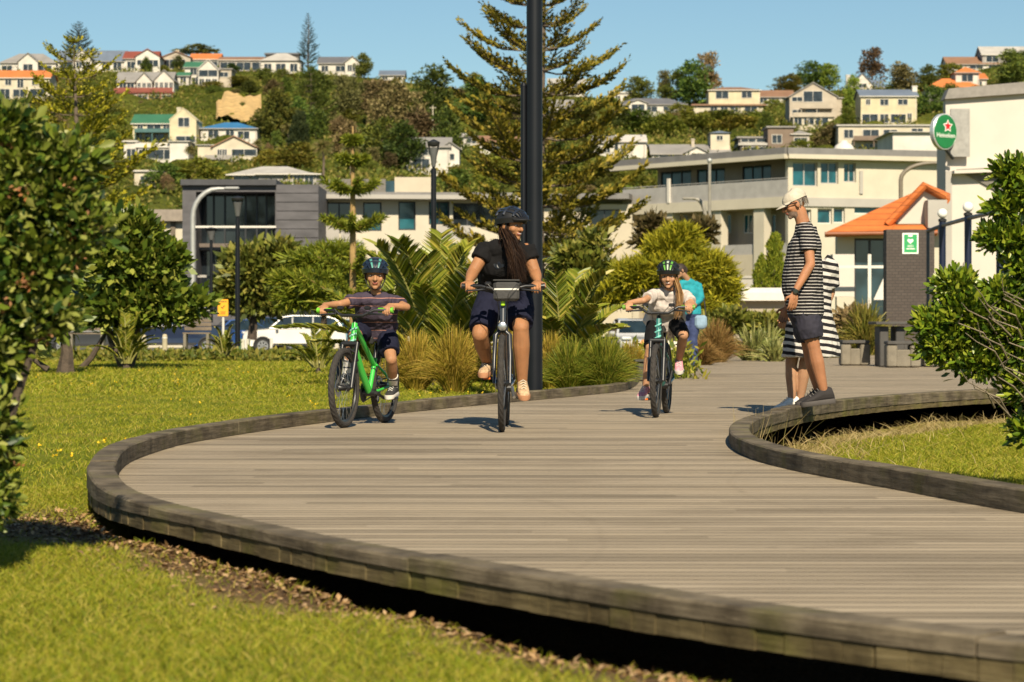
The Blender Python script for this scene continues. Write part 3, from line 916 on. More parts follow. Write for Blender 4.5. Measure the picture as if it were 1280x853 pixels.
for k in range(13):
    u = uL0 - .1 + (uend - uL0) * k / 12; FL.boxuz(mb, u, u + .06, zb + .001, zb + 1.08, .09, .119)
FL.boxuz(mb, uL0 - .1, uend + .1, zb + 1.081, zb + 1.12, .08, .17)
mb.build("railing", rail_mat, apt, world=True)
mb = MB(); FL.boxuz(mb, FL.uz(835, 240, .2)[0], FL.uz(838, 240, .2)[0], zb + .001, zb + 1.5, .18, .3); mb.build("fin", white_trim, apt, world=True)
for a, b in ((784, 790), (829, 841), (889, 901), (942, 955)):
    mb = MB(); u0, u1 = FL.uz(a, 300, .1)[0], FL.uz(b, 300, .1)[0]; FL.boxuz(mb, u0, u1, zg, zs - .001, -.5, .1); mb.build("column", cream2, apt, world=True)
for a, b in ((841, 889), (901, 942), (955, 984)):
    mb = MB(); u0, u1 = FL.uz(a, 300, 0)[0] + .01, FL.uz(b, 300, 0)[0] - .01
    FL.boxuz(mb, u0, u1, zm - 1.5, zm - .0, -.9, -.02); mb.build("parapet", cream, apt, world=True)
    mb = MB(); FL.boxuz(mb, u0, u1, zm + .001, zmr, -.12, -.08); mb.build("railing", rail_mat, apt, world=True)
# right wing
hR = []
for a, b, t, bt in ((991, 1022, 203, 233), (1026, 1048, 203, 230), (1055, 1070, 204, 228)): hR.append(FR.rect(a, b, t, bt))
lowR = [FR.rect(962, 976, 264, 290), FR.rect(1022, 1040, 261, 280), FR.rect(1042, 1056, 260, 279), FR.rect(1068, 1110, 258, 268), FR.rect(1000, 1014, 262, 290)]
lowR = [q for q in lowR if q[0] > .3]
mb = MB(); FR.wall(mb, (.005, FR.L, zg, zr + .1), hR + lowR, 0, .3)
FR.boxuz(mb, .3, FR.L, zg, zr, -10.6, -10.2); FR.boxuz(mb, FR.L - .3, FR.L - .01, zg, zr, -10.2, -.41)
mb.build("wall", cream2, apt, world=True)
for r in hR: window(FR, apt, r, -.2, rail_mat, glass_teal, 2)
for r in lowR: window(FR, apt, r, -.2, white_trim, glass_teal, 1)
mb = MB(); FR.boxuz(mb, .02, FR.L, zb - .55, zb - .05, .005, .12); mb.build("band", lightgrey, apt, world=True)
mb = MB(); FR.boxuz(mb, FR.uz(1074, 215)[0], FR.uz(1078, 215)[0], zr - 2.1, zr - .75, .005, .10); mb.build("louvre", lightgrey, apt, world=True)
# roof dome vent
mb = MB(); c = P(1055, 190, 146); mb.lathe([(.4, -1.2), (.42, -.25), (.66, -.2), (.68, .12), (.5, .4), (.25, .55), (.18, .68), (0.01, .7)], c, 16)
mb.build("roof_vent", white_trim, apt, world=True, smooth=True)
# pale podium left of the block, half hidden by the big pine
pod = thing("podium_block", "low pale building wing with a curved roof light behind the tall pine", "building", root_at(P(720, 402, 150).x, 150))
F2 = Fac((P(655, 402, 150).x, 150), (P(790, 402, 149).x, 149))
mb = MB(); hs = [F2.rect(668, 690, 298, 320), F2.rect(735, 775, 262, 285), F2.rect(690, 700, 262, 285)]
F2.wall(mb, (0, F2.L, -.65, F2.uz(720, 256)[1]), hs, 0, .3); mb.build("wall", cream, pod, world=True)
mb = MB(); F2.boxuz(mb, 0, F2.L, -.65, F2.uz(720, 256)[1], -6, -5.6); mb.build("rear_wall", cream, pod, world=True)
for r in hs: window(F2, pod, r, -.2, dark_metal, glass_dark, 2)
mb = MB(); F2.boxuz(mb, -.5, F2.L - .1, F2.uz(720, 250)[1], F2.uz(720, 243)[1], -6, .9); mb.build("roof", grey_roof, pod, world=True)
mb = MB(); F2.boxuz(mb, 1.0, F2.L * .62, F2.uz(720, 297)[1], F2.uz(720, 280)[1], .4, .5); mb.build("balcony_panel", lightgrey, pod, world=True)
mb = MB(); F2.boxuz(mb, 2.5, F2.L * .55, F2.uz(720, 284)[1], F2.uz(720, 279)[1], .55, 1.4); mb.build("canopy", white_trim, pod, world=True)

# ---- pale building in the middle with four blue windows
d0 = 122
mid = thing("office_building", "cream flat roofed building with tall blue windows behind the palm", "building", root_at(P(500, 402, d0).x, d0))
F3 = Fac((P(384, 402, d0).x, d0), (P(650, 402, d0 + 1).x, d0 + 1))
ztop = F3.uz(500, 250)[1]
hs = [F3.rect(407, 441, 253, 292), F3.rect(454, 477, 253, 289), F3.rect(498, 519.5, 252, 288), F3.rect(536, 562, 252, 281), F3.rect(566, 640, 254, 284)]
mb = MB(); F3.wall(mb, (F3.uz(398, 260)[0], F3.L, -.65, ztop), hs, 0, .3);
mb.build("wall", cream2, mid, world=True)
mb = MB(); F3.boxuz(mb, F3.uz(398, 260)[0], F3.L, -.65, ztop, -9, -8.6); mb.build("rear_wall", cream2, mid, world=True)
for i, r in enumerate(hs): window(F3, mid, r, -.2, dark_metal, glass_teal if 0 < i < 4 else glass_dark, 2 if i in (0, 3) else (4 if i == 4 else 1))
mb = MB(); F3.boxuz(mb, F3.uz(383, 246, 1)[0], F3.L + .2, ztop, F3.uz(500, 243.5, 1)[1], -9, 1); mb.build("roof", lightgrey, mid, world=True)
mb = MB(); F3.boxuz(mb, F3.uz(383, 246, 1)[0] + .1, F3.L, F3.uz(500, 243.4, 1)[1], F3.uz(500, 240, 1)[1], -8.8, .8); mb.build("roof_capping", grey_roof, mid, world=True)
mb = MB(); F3.boxuz(mb, F3.uz(396, 260, .1)[0], F3.uz(404, 260, .1)[0], -.65, ztop - .001, -.4, .06); mb.build("column", cream, mid, world=True)
for a, b in ((375, 402), (404, 424), (426, 442), (547, 588)):
    mb = MB(); F3.box(mb, a, b, 282, 300, 1.1, 1.16); mb.build("balcony_panel", lightgrey, mid, world=True)
mb = MB()
for k in range(5): F3.box(mb, 363, 455, 301 + k * 3.6, 303.2 + k * 3.6, .9, 1.15)
mb.build("louvre", M("silver louvre", (.42, .40, .36), .6, .08), mid, world=True)
mb = MB(); F3.boxuz(mb, F3.uz(363, 300, .8)[0], F3.uz(455, 300, .8)[0], F3.uz(400, 318, .8)[1], F3.uz(400, 300, .8)[1], 0.01, .8); mb.build("balcony_slab", lightgrey, mid, world=True)
F3b = Fac((P(395, 402, d0 + 9).x, d0 + 9), (P(560, 402, d0 + 9).x, d0 + 9))
mb = MB(); zt = F3b.uz(440, 224)[1]; zz = ztop
n = 46; ua, ub = 0, F3b.uz(482, 230)[0]
F3b.boxuz(mb, ua, ub, zz, zt, -.4, -.02)
for k in range(n): F3b.boxuz(mb, ua + (ub - ua) * k / n, ua + (ub - ua) * (k + .6) / n, zz, zt - .01, -.02, .03)
mb.build("plant_screen", M("ribbed grey cladding", (.16, .145, .125), .6, .1), mid, world=True)
mb = MB(); F3b.boxuz(mb, ub + .01, F3b.uz(493, 230)[0], zz, zt - .1, -.4, -.03); mb.build("glass_screen", glass_blue, mid, world=True)
mb = MB(); F3b.boxuz(mb, F3b.uz(493, 230)[0] + .01, F3b.uz(541, 230)[0], zz, zt + .1, -2, .01); mb.build("roof_block", cream, mid, world=True)

# ---- dark building on the left
d1 = 116
dk = thing("dark_building", "charcoal clad building with a large black glass front and white rail", "building", root_at(P(310, 402, d1).x, d1))
F4 = Fac((P(228, 402, d1).x, d1), (P(398, 402, d1).x, d1))
zt = F4.uz(300, 232)[1]
mb = MB(); hole = F4.rect(245, 344, 240, 390)
F4.wall(mb, (0, F4.uz(345, 300)[0], -.65, zt), [hole], 0, 2.2); mb.build("frame_wall", slate, dk, world=True)
mb = MB(); F4.boxuz(mb, -.05, F4.uz(346, 300)[0], zt, zt + .28, -8, .25); F4.boxuz(mb, -.05, F4.uz(346, 300)[0], zt + .001, zt + .279, .25, .3); mb.build("parapet", charcoal, dk, world=True)
mb = MB(); a, b, zlo, zhi = F4.rect(345, 398, 231, 309, .12)
nrow = 7
for k in range(nrow):
    F4.boxuz(mb, a + .005, b, zlo + (zhi - zlo) * k / nrow + .03, zlo + (zhi - zlo) * (k + 1) / nrow, -.1, .12 + .015 * (k % 2))
F4.boxuz(mb, a + .02, b - .02, -.65, zhi - .02, -8, -.11)
mb.build("slate_panel", slate, dk, world=True)
mb = MB(); r = F4.rect(246, 343, 241, 390, -2.1); F4.boxuz(mb, r[0], r[1], -.65, zt - .1, -2.6, -2.1); mb.build("glazing", glass_dark, dk, world=True)
mb = MB()
for px in (266, 280, 296, 306, 320, 332): 
    u = F4.uz(px, 300, -2)[0]; F4.boxuz(mb, u, u + .08, -.65, zt - .2, -2.09, -1.98)
mb.build("mullion", dark_metal, dk, world=True)
mb = MB(); F4.box(mb, 246, 344, 304.5, 313, -2, -1.2); mb.build("floor_slab", M("dusky concrete", (.14, .11, .09), .8), dk, world=True)
mb = MB(); F4.box(mb, 240, 345, 282.5, 285, .05, .16); mb.build("rail", white_trim, dk, world=True)
mb = MB(); a, b, z0_, z1_ = F4.rect(345, 398, 313, 395, .0); F4.boxuz(mb, a, b, -.65, z1_, -.09, -.03); mb.build("shopfront", glass_dark, dk, world=True)
mb = MB(); F4.box(mb, 247, 262, 367, 395, -1, -.6); mb.build("entrance_block", lightgrey, dk, world=True); mb = MB(); F4.box(mb, 247, 258, 344, 347, -.8, -.5); mb.build("ledge", lightgrey, dk, world=True)
# pale block left of it
lb = thing("office_building", "cream block with a grey roof edge peeping out beside the dark building", "building", root_at(P(195, 402, 128).x, 128))
F5 = Fac((P(140, 402, 128).x, 128), (P(232, 402, 128).x, 128))
z5 = F5.uz(190, 277)[1]; hs = [F5.rect(200, 217, 289, 350), F5.rect(170, 190, 289, 350)]
mb = MB(); F5.wall(mb, (0, F5.L, -.65, z5), hs, 0, .25); F5.boxuz(mb, 0, F5.L, -.65, z5, -8, -7.7); mb.build("wall", cream2, lb, world=True)
for r in hs: window(F5, lb, r, -.15, white_trim, glass_blue, 1, .16)
mb = MB(); F5.boxuz(mb, -.4, F5.L, z5 + .001, F5.uz(190, 262, .5)[1], -8, .5); mb.build("roof", M("buff roof edge", (.24, .20, .16), .7), lb, world=True)
mb = MB(); F5.box(mb, 213, 219, 277, 400, -.1, .12); mb.build("column", M("brown column", (.14, .11, .08), .7), lb, world=True)

# ---- white hall at the right edge with the round sign
d2 = 88
hall = thing("white_building", "tall plain white building with a sloping grey roof edge at the right", "building", root_at(P(1240, 402, d2).x, d2))
F6 = Fac((P(1182, 402, d2).x, d2), (P(1420, 402, d2).x, d2))
uz = F6.uz
def poly_prism(fac, mb, pts, o0, o1):
    n = len(pts); A_ = [fac.pt(*fac.uz(x, y, o1), o1) for x, y in pts]
    B_ = [Vector((p.x - fac.n[0] * (o1 - o0), p.y - fac.n[1] * (o1 - o0), p.z)) for p in A_]
    mb.add(A_ + B_, [tuple(range(n)), tuple(range(2 * n - 1, n - 1, -1))] + [(i, i + n, (i + 1) % n + n, (i + 1) % n) for i in range(n)])
mb = MB(); poly_prism(F6, mb, [(1182, 434), (1182, 124), (1420, 108), (1420, 434)], -.5, 0); poly_prism(F6, mb, [(1222, 434), (1222, 122), (1420, 109), (1420, 434)], -9, -.5); mb.build("wall", white_wall, hall, world=True)
mb = MB(); poly_prism(F6, mb, [(1181, 124), (1420, 107), (1420, 90), (1186, 111)], -.6, .25); mb.build("roof_edge", M("weathered grey fascia", (.22, .20, .18), .7), hall, world=True)
mb = MB(); poly_prism(F6, mb, [(1193, 213), (1420, 205), (1420, 209), (1193, 217)], .002, .5); mb.build("ledge", white_wall, hall, world=True)
mb = MB(); poly_prism(F6, mb, [(1182, 434), (1182, 214), (1190, 214), (1190, 434)], .002, .08); mb.build("pilaster", lightgrey, hall, world=True)
mb = MB(); poly_prism(F6, mb, [(1196, 212), (1290, 207), (1290, 262)], .003, .10); mb.build("stair_soffit", M("dark grey soffit", (.16, .145, .125), .8), hall, world=True)  # triangular panel in its own dark grey

# round green sign with star and lettering
sg = P(1179, 165, 87.2)
sign = thing("pub_sign", "round green and white sign with a red star on the white building", "sign", (sg.x, sg.y, sg.z))
rot = Matrix.Rotation(R(33), 3, 'Z')
rx, rz_ = .58, .66
def disc(mb, r0, r1, y0, y1, n=40):
    rings = [[rot @ Vector((rx * r * math.cos(2 * PI * i / n), y, rz_ * r * math.sin(2 * PI * i / n))) for i in range(n)] for r, y in ((r0 * .96, y0), (r0, y0 + .02), (r1, y1 - .02), (r1 * .96, y1))]
    mb.rings(rings, True)
mb = MB(); disc(mb, 1, 1, -.11, .11); mb.build("rim", M("silver sign rim", (.62, .64, .64), .3, .05, metal=.5), sign)
mb = MB(); disc(mb, .93, .93, -.13, -.105); mb.build("face", M("green sign face", (.012, .16, .045), .35, .1), sign)
mb = MB()
pts = []
for k in range(10):
    a = PI / 2 + k * PI / 5; r = .20 if k % 2 == 0 else .085; pts.append(rot @ Vector((.10 + r * math.cos(a), -.142, .20 + r * math.sin(a))))
mb.add(pts, [tuple(range(10))])
st = mb.build("star", M("red star", (.65, .01, .012), .4, .03), sign)
mb = MB(); pts = []
for k in range(10):
    a = PI / 2 + k * PI / 5; r = .25 if k % 2 == 0 else .13; pts.append(rot @ Vector((.10 + r * math.cos(a), -.138, .20 + r * math.sin(a))))
mb.add(pts, [tuple(range(10))]); mb.build("star_outline", M("sign white", (.8, .8, .74), .5, .02), sign)

def lettering(name, text, size, mat, parent, loc, rot3, align='CENTER', ext=.004):
    cu = bpy.data.curves.new(name, 'FONT'); cu.body = text; cu.size = size; cu.align_x = align; cu.align_y = 'CENTER'; cu.extrude = ext
    o = bpy.data.objects.new(name, cu); COL.objects.link(o)
    me = bpy.data.meshes.new_from_object(o.evaluated_get(bpy.context.evaluated_depsgraph_get()))
    bpy.data.objects.remove(o); bpy.data.curves.remove(cu)
    me.transform(Matrix.Translation(loc) @ rot3.to_4x4() @ Matrix.Rotation(R(90), 4, 'X'))
    me.materials.clear()
    ob = link_mesh(name, me, mat, parent)
    return ob
lettering("lettering", "Heineken", .235, MATS["sign white"], sign, rot @ Vector((0, -.14, -.14)), rot)
mb = MB(); b_ = P(1190, 165, 87.6) - Vector(sign.location); mb.box((b_.x + .30, b_.y + .05, 0), (.7, .12, 1.75)); mb.build("backing_panel", M("grey backing panel", (.30, .29, .27), .6), sign)
mb = MB(); mb.tube([(.1, .08, -.62), (.42, .36, -.95)], .06, 8); mb.build("bracket", dark_metal, sign)

# ---- low house with the orange tiled roof
d3 = 80
pub = thing("tiled_roof_house", "white low house with an orange tiled roof and glass doors behind the dark wall", "house", root_at(P(1110, 402, d3).x, d3))
F7 = Fac((P(1040, 402, d3).x, d3), (P(1182, 402, d3).x, d3))
ze = F7.uz(1110, 291)[1]
hs = [F7.rect(1068, 1108, 298, 425)]
mb = MB(); F7.wall(mb, (F7.uz(1046, 300)[0], F7.L, -.65, ze), hs, 0, .25); mb.build("wall", cream2, pub, world=True)
window(F7, pub, hs[0], -.15, dark_metal, glass_blue, 2)
# roof: a long slope and a gable at the right
e0 = P(1031, 291, d3 - .8); e1 = P(1172, 289, d3 - .8); e2 = P(1176, 231, d3 + 3.5); e3 = P(1151, 236, d3 + 3.5)
mb = MB()
def slab(q, th=.16):
    q = [Vector(v) for v in q]; n = (q[1] - q[0]).cross(q[3] - q[0]).normalized()
    if n.z < 0: n = -n
    vs = q + [v - n * th for v in q]
    mb.add(vs, [(0, 1, 2, 3), (7, 6, 5, 4)] + [(i, i + 4, (i + 1) % 4 + 4, (i + 1) % 4) for i in range(4)])
slab([P(1031, 291, d3 - .8), P(1113, 288, d3 - .8), P(1152, 236, d3 + 3.2), P(1128, 252, d3 + 3.2)])
slab([P(1110, 289, d3 - .85), P(1172, 289, d3 - .85), P(1172, 281, d3 - .2), P(1114, 281, d3 - .2)])
slab([P(1155, 232, d3 - .2), P(1188, 250, d3 - .2), P(1188, 242, d3 + 6), P(1159, 230, d3 + 6)])
mb.build("roof", orange_tile, pub, world=True)
mb = MB(); mb.tube([P(1109, 281, d3 - .3), P(1156, 232, d3 - .3), P(1182, 246, d3 - .3)], .14, 8); mb.build("ridge_tile", orange_tile, pub, world=True)
mb = MB(); poly_prism(F7, mb, [(1113, 280), (1155, 238), (1182, 254), (1182, 280)], -1.5, .05); mb.build("gable", white_wall, pub, world=True)
mb = MB(); mb.tube([P(1031, 292.5, d3 - .9), P(1172, 291, d3 - .9)], .06, 8); mb.build("gutter", M("brown gutter", (.25, .08, .03), .6), pub, world=True)
mb = MB(); F7.box(mb, 1160, 1184, 250, 285, .1, .8); mb.build("chimney_block", lightgrey, pub, world=True)
# porch rails in front of the doors
pr = thing("porch_screen", "white porch balustrade with a slanted panel in front of the glass doors", "balustrade", root_at(P(1085, 402, 76).x, 76))
F8 = Fac((P(1046, 402, 76).x, 76), (P(1120, 402, 76).x, 76))
mb = MB(); F8.box(mb, 1046, 1109, 332, 335.5, -.06, .02); F8.box(mb, 1085, 1089, 318, 434, -.05, .03); mb.build("rail", white_trim, pr, world=True)
mb = MB(); poly_prism(F8, mb, [(1092, 375), (1109, 338), (1109, 375)], -.05, 0); mb.build("slant_panel", white_trim, pr, world=True)
mb = MB(); F8.box(mb, 1041, 1068, 318, 371, -1.5, -.9); mb.build("side_panel", white_wall, pr, world=True)

# ---- dark brick wall with the green sign
d4 = 62
bw = thing("brick_wall", "tall dark painted brick wall carrying a small green sign", "wall", root_at(P(1138, 402, d4).x, d4, -.02))
F9 = Fac((P(1108, 402, d4).x, d4), (P(1168, 402, d4).x, d4))
def brick_mat():
    m, n, l, b = new_mat("dark painted brick")
    tc = n.new("ShaderNodeTexCoord"); mp = n.new("ShaderNodeMapping"); mp.inputs["Rotation"].default_value = (R(90), 0, 0); l.new(tc.outputs["Object"], mp.inputs[0])
    bt = n.new("ShaderNodeTexBrick"); bt.inputs["Scale"].default_value = 3.2; bt.inputs["Color1"].default_value = (.052, .038, .030, 1); bt.inputs["Color2"].default_value = (.066, .050, .040, 1)
    bt.inputs["Mortar"].default_value = (.032, .024, .02, 1); bt.inputs["Mortar Size"].default_value = .03; l.new(mp.outputs[0], bt.inputs["Vector"])
    l.new(bt.outputs["Color"], b.inputs["Base Color"]); b.inputs["Roughness"].default_value = .7; return m
mb = MB(); F9.box(mb, 1108, 1168, 287, 433.5, -.5, 0); mb.build("brickwork", brick_mat(), bw, world=True)
sgn = thing("safety_sign", "green and white safety sign with a heart on the dark brick wall", "sign", P(1138, 304, d4 - .03))
FS = Fac((P(1128, 402, d4 - .012).x, d4 - .012), (P(1148, 402, d4 - .012).x, d4 - .012))
sw = MATS["sign white"]; sgreen = M("safety green", (.02, .30, .09), .5, .05)
mb = MB(); FS.box(mb, 1128, 1148, 291.5, 317.5, 0, .012); mb.build("board", sw, sgn, world=True)
mb = MB(); FS.box(mb, 1130, 1146.3, 293.3, 315.8, .0125, .016); mb.build("field", sgreen, sgn, world=True)
mb = MB()
hp = [(1138 + 3.8 * (16 * math.sin(t) ** 3) / 16, 301.5 - 3.6 * (13 * math.cos(t) - 5 * math.cos(2 * t) - 2 * math.cos(3 * t) - math.cos(4 * t)) / 16) for t in np.linspace(0, 2 * PI, 24, endpoint=False)]
poly_prism(FS, mb, hp[::-1], .0165, .02); mb.build("heart", sw, sgn, world=True)
mb = MB(); FS.box(mb, 1135.4, 1140.6, 293.8, 296.2, .0165, .02); FS.box(mb, 1133, 1143.6, 310.6, 311.8, .0165, .02); mb.build("marks", sw, sgn, world=True)
q = P(1138, 308, d4 - .035)
lettering("lettering", "AED", .085, sw, sgn, q - Vector(sgn.location), Matrix.Identity(3), ext=.001)

# ---- low white roofs and walls around
lr = thing("low_canopy", "low white flat canopy roof behind the planting left of the man", "canopy", root_at(P(940, 402, 70).x, 70))
FC = Fac((P(905, 402, 70).x, 70), (P(985, 402, 70).x, 70))
mb = MB(); FC.box(mb, 905, 990, 366, 376, -3, 0); FC.box(mb, 908, 985, 360, 366, -2.5, -.6); mb.build("roof", white_trim, lr, world=True)
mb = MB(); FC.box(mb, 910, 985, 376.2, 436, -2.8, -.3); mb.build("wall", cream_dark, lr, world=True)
lw = thing("garden_wall", "grey block wall below the apartment balconies beside the cypresses", "wall", root_at(P(930, 402, 110).x, 110))
mb = MB(); FW = Fac((P(895, 402, 110).x, 110), (P(1000, 402, 110).x, 110)); FW.box(mb, 895, 1000, 348, 402, -.4, 0); FW.box(mb, 895, 1000, 345, 348, -.45, .06); mb.build("masonry", lightgrey, lw, world=True)
# ================================================================ HOUSES AND TREES ON THE HILL
HCOL = dict(white=(.54, .50, .44), cream=(.50, .44, .33), yellow=(.52, .455, .30), beige=(.40, .34, .265), grey=(.30, .275, .25), brown=(.18, .13, .095), pale=(.58, .54, .48), dark=(.06, .055, .05), teal=(.06, .13, .13))
RCOL = dict(grey=(.24, .225, .21), dgrey=(.12, .12, .13), blue=(.03, .15, .32), green=(.035, .14, .075), orange=(.55, .17, .045), red=(.22, .055, .035), brown=(.24, .13, .075), pale=(.40, .375, .34), bluegrey=(.13, .16, .21), white=(.54, .50, .45), yellow=(.52, .455, .30), beige=(.40, .34, .265), cream=(.50, .44, .33))
def hw(c): return M("hill wall " + c, HCOL[c], .85, .16, .5)
def hr(c): return M("hill roof " + c, RCOL[c], .7, .15, .4)
hwin = glass_mat("hill window glass", (.025, .03, .036), .12)
HRECT = []

def block(t, px0, px1, pye, pyb, d, roof, rh, wall, roofc, wins, depth=8.0, over=.35, off=0.0, roof_obj=True, wcol=None):
    """one volume of a house: front wall px0..px1, eave pye, base pyb; windows in fractions of the wall"""
    s = d / FPX
    x0, x1 = (px0 - 640) * s, (px1 - 640) * s
    ze, zb = CAM_Z - (pye - HORIZON) * s, CAM_Z - (pyb - HORIZON) * s
    y0 = d + off; y1 = y0 + depth; rhm = rh * s
    xm = (x0 + x1) / 2; ym = (y0 + y1) / 2
    mb = MB()
    zlow = zb - 3.0
    mb.add([(x0, y0, zlow), (x1, y0, zlow), (x1, y1, zlow), (x0, y1, zlow), (x0, y0, ze), (x1, y0, ze), (x1, y1, ze), (x0, y1, ze)],
           [(0, 1, 5, 4), (1, 2, 6, 5), (2, 3, 7, 6), (3, 0, 4, 7), (4, 5, 6, 7)])
    if roof == 'gable':       # ridge runs away from the viewer: a gable faces us
        mb.add([(x0, y0, ze), (x1, y0, ze), (xm, y0, ze + rhm)], [(0, 1, 2)]); mb.add([(x0, y1, ze), (x1, y1, ze), (xm, y1, ze + rhm)], [(0, 2, 1)])
    if roof == 'side':
        mb.add([(x0, y0, ze), (x0, y1, ze), (x0, ym, ze + rhm)], [(0, 1, 2)]); mb.add([(x1, y0, ze), (x1, y1, ze), (x1, ym, ze + rhm)], [(0, 2, 1)])
    mb.build("wall", hw(wall), t, world=True)
    mb = MB(); o = over; th = .18
    def sl(q):
        q = [Vector(v) for v in q]; vs = q + [v + Vector((0, 0, th)) for v in q]; n = len(q)
        mb.add(vs, [tuple(range(n)), tuple(range(2 * n - 1, n - 1, -1))] + [(i, i + n, (i + 1) % n + n, (i + 1) % n) for i in range(n)])
    e = .02
    if roof == 'gable':
        k = rhm / ((x1 - x0) / 2) * o
        sl([(x0 - o, y0 - o, ze - k + e), (xm, y0 - o, ze + rhm + e), (xm, y1 + o, ze + rhm + e), (x0 - o, y1 + o, ze - k + e)])
        sl([(x1 + o, y0 - o, ze - k + e), (xm, y0 - o, ze + rhm + e), (xm, y1 + o, ze + rhm + e), (x1 + o, y1 + o, ze - k + e)])
    elif roof == 'side':
        k = rhm / (depth / 2) * o
        sl([(x0 - o, y0 - o, ze - k + e), (x1 + o, y0 - o, ze - k + e), (x1 + o, ym, ze + rhm + e), (x0 - o, ym, ze + rhm + e)])
        sl([(x0 - o, y1 + o, ze - k + e), (x1 + o, y1 + o, ze - k + e), (x1 + o, ym, ze + rhm + e), (x0 - o, ym, ze + rhm + e)])
    elif roof == 'hip':
        w = x1 - x0; r = min(w / 2, depth / 2) * .95
        a, b = (x0 + r, x1 - r) if w > depth else (xm - .05, xm + .05)
        c0, c1 = (ym, ym) if w > depth else (y0 + r, y1 - r)
        A, B, C, D = (x0 - o, y0 - o, ze + e), (x1 + o, y0 - o, ze + e), (x1 + o, y1 + o, ze + e), (x0 - o, y1 + o, ze + e)
        if w > depth: T0, T1 = (a, ym, ze + rhm), (b, ym, ze + rhm); fs = [(0, 1, 5, 4), (1, 2, 5), (2, 3, 4, 5), (3, 0, 4)]
        else: T0, T1 = (xm, c0, ze + rhm), (xm, c1, ze + rhm); fs = [(0, 1, 4), (1, 2, 5, 4), (2, 3, 5), (3, 0, 4, 5)]
        mb.add([A, B, C, D, T0, T1], fs + [(3, 2, 1, 0)])
    elif roof == 'flat':
        mb.add([(x0 - o, y0 - o, ze + e), (x1 + o, y0 - o, ze + e), (x1 + o, y1, ze + e), (x0 - o, y1, ze + e), (x0 - o, y0 - o, ze + rhm), (x1 + o, y0 - o, ze + rhm), (x1 + o, y1, ze + rhm), (x0 - o, y1, ze + rhm)],
               [(0, 3, 2, 1), (4, 5, 6, 7), (0, 1, 5, 4), (1, 2, 6, 5), (2, 3, 7, 6), (3, 0, 4, 7)])
    mb.build("roof", hr(roofc), t, world=True)
    if roof in ('hip', 'side') and rhm > .6:
        mb = MB(); mb.box((xm, y0 - over - .03, ze - .02 - (rhm / (depth / 2) * over if roof == 'side' else 0)), (x1 - x0 + 2 * over, .14, .16)); mb.box((x1 - .2, y0 - .06, (ze + zb) / 2), (.1, .1, ze - zb)); mb.box((x1 - .2, y0 - over / 2, ze - .12), (.1, over, .1))
        mb.build("gutter", hw("white" if wall != "white" else "grey"), t, world=True)
    for (a, b, c, e2) in wins:
        ga = (b - a) * .10; a -= ga; b += ga; e2 = min(1, e2 + (e2 - c) * .12)
        mb = MB(); X0, X1 = x0 + (x1 - x0) * a, x0 + (x1 - x0) * b; Z1, Z0 = ze - (ze - zb) * c, ze - (ze - zb) * e2
        fr = .10
        mb.mi = 1
        for q in ((X0 - fr, X1 + fr, Z1, Z1 + fr), (X0 - fr, X1 + fr, Z0 - fr, Z0), (X0 - fr, X0, Z0, Z1), (X1, X1 + fr, Z0, Z1), ((X0 + X1) / 2 - .04, (X0 + X1) / 2 + .04, Z0, Z1)):
            mb.box(((q[0] + q[1]) / 2, y0 - .03, (q[2] + q[3]) / 2), (q[1] - q[0], .11, q[3] - q[2]))
        mb.mi = 0
        mb.box(((X0 + X1) / 2, y0 + .0, (Z0 + Z1) / 2), (X1 - X0, .06, Z1 - Z0))
        mb.build("window", [hwin, hw(wcol or "white")], t, world=True)
    HRECT.append((px0 - 2, px1 + 2, pye - rh, pyb))
    return x0, x1, y0, zb, ze

def deck_rail(t, px0, px1, py0, py1, d, col, off=-1.8, posts=True):
    """balcony on posts in front of a house"""
    s = d / FPX; x0, x1 = (px0 - 640) * s, (px1 - 640) * s; z1, z0 = CAM_Z - (py0 - HORIZON) * s, CAM_Z - (py1 - HORIZON) * s
    mb = MB(); mb.box(((x0 + x1) / 2, d + off / 2, z0), (x1 - x0, -off, .2)); mb.box(((x0 + x1) / 2, d + off + .05, (z0 + z1) / 2), (x1 - x0, .08, z1 - z0))
    n = max(2, int((x1 - x0) / 2.5))
    for k in range(n + 1): mb.box((x0 + .1 + (x1 - x0 - .2) * k / n, d + off + .25, z0 - 1.6), (.16, .16, 3.1))
    mb.build("balcony", hw(col) if col in HCOL else hr(col), t, world=True)

def house(label, pxc, pyb, blocks, name="hillside_house", d=None, rails=(), chim=()):
    v = hill_pt(pxc, pyb)
    d = d or v.y
    z = CAM_Z - (pyb - HORIZON) * d / FPX
    t = thing(name, label, "house", ((pxc - 640) * d / FPX, d, z), group="houses on the hillside")
    for i_, b in enumerate(blocks):
        kw = dict(b[9]) if len(b) > 9 else {}; kw['off'] = kw.get('off', 0) + .137 * i_
        block(t, b[0], b[1], b[2], b[3], d, *b[4:9], **kw)
    for r in rails: deck_rail(t, *r[:4], d, *r[4:])
    for px, py, w, h, c in chim:
        q = P(px, py, d + 3); s = d / FPX; mb = MB(); mb.box((q.x, q.y, q.z - h * s / 2), (w * s, w * s, h * s)); mb.box((q.x, q.y, q.z + .1), (w * s + .15, w * s + .15, .2)); mb.build("chimney", hw(c), t, world=True)
    return t
W2 = [(.12, .3, .25, .7), (.6, .85, .25, .7)]
W3 = [(.08, .24, .25, .7), (.4, .58, .25, .7), (.72, .92, .25, .7)]
W4 = [(.06, .18, .25, .75), (.3, .44, .25, .75), (.55, .69, .25, .75), (.8, .94, .25, .75)]
G1 = [(.35, .65, .15, .6)]
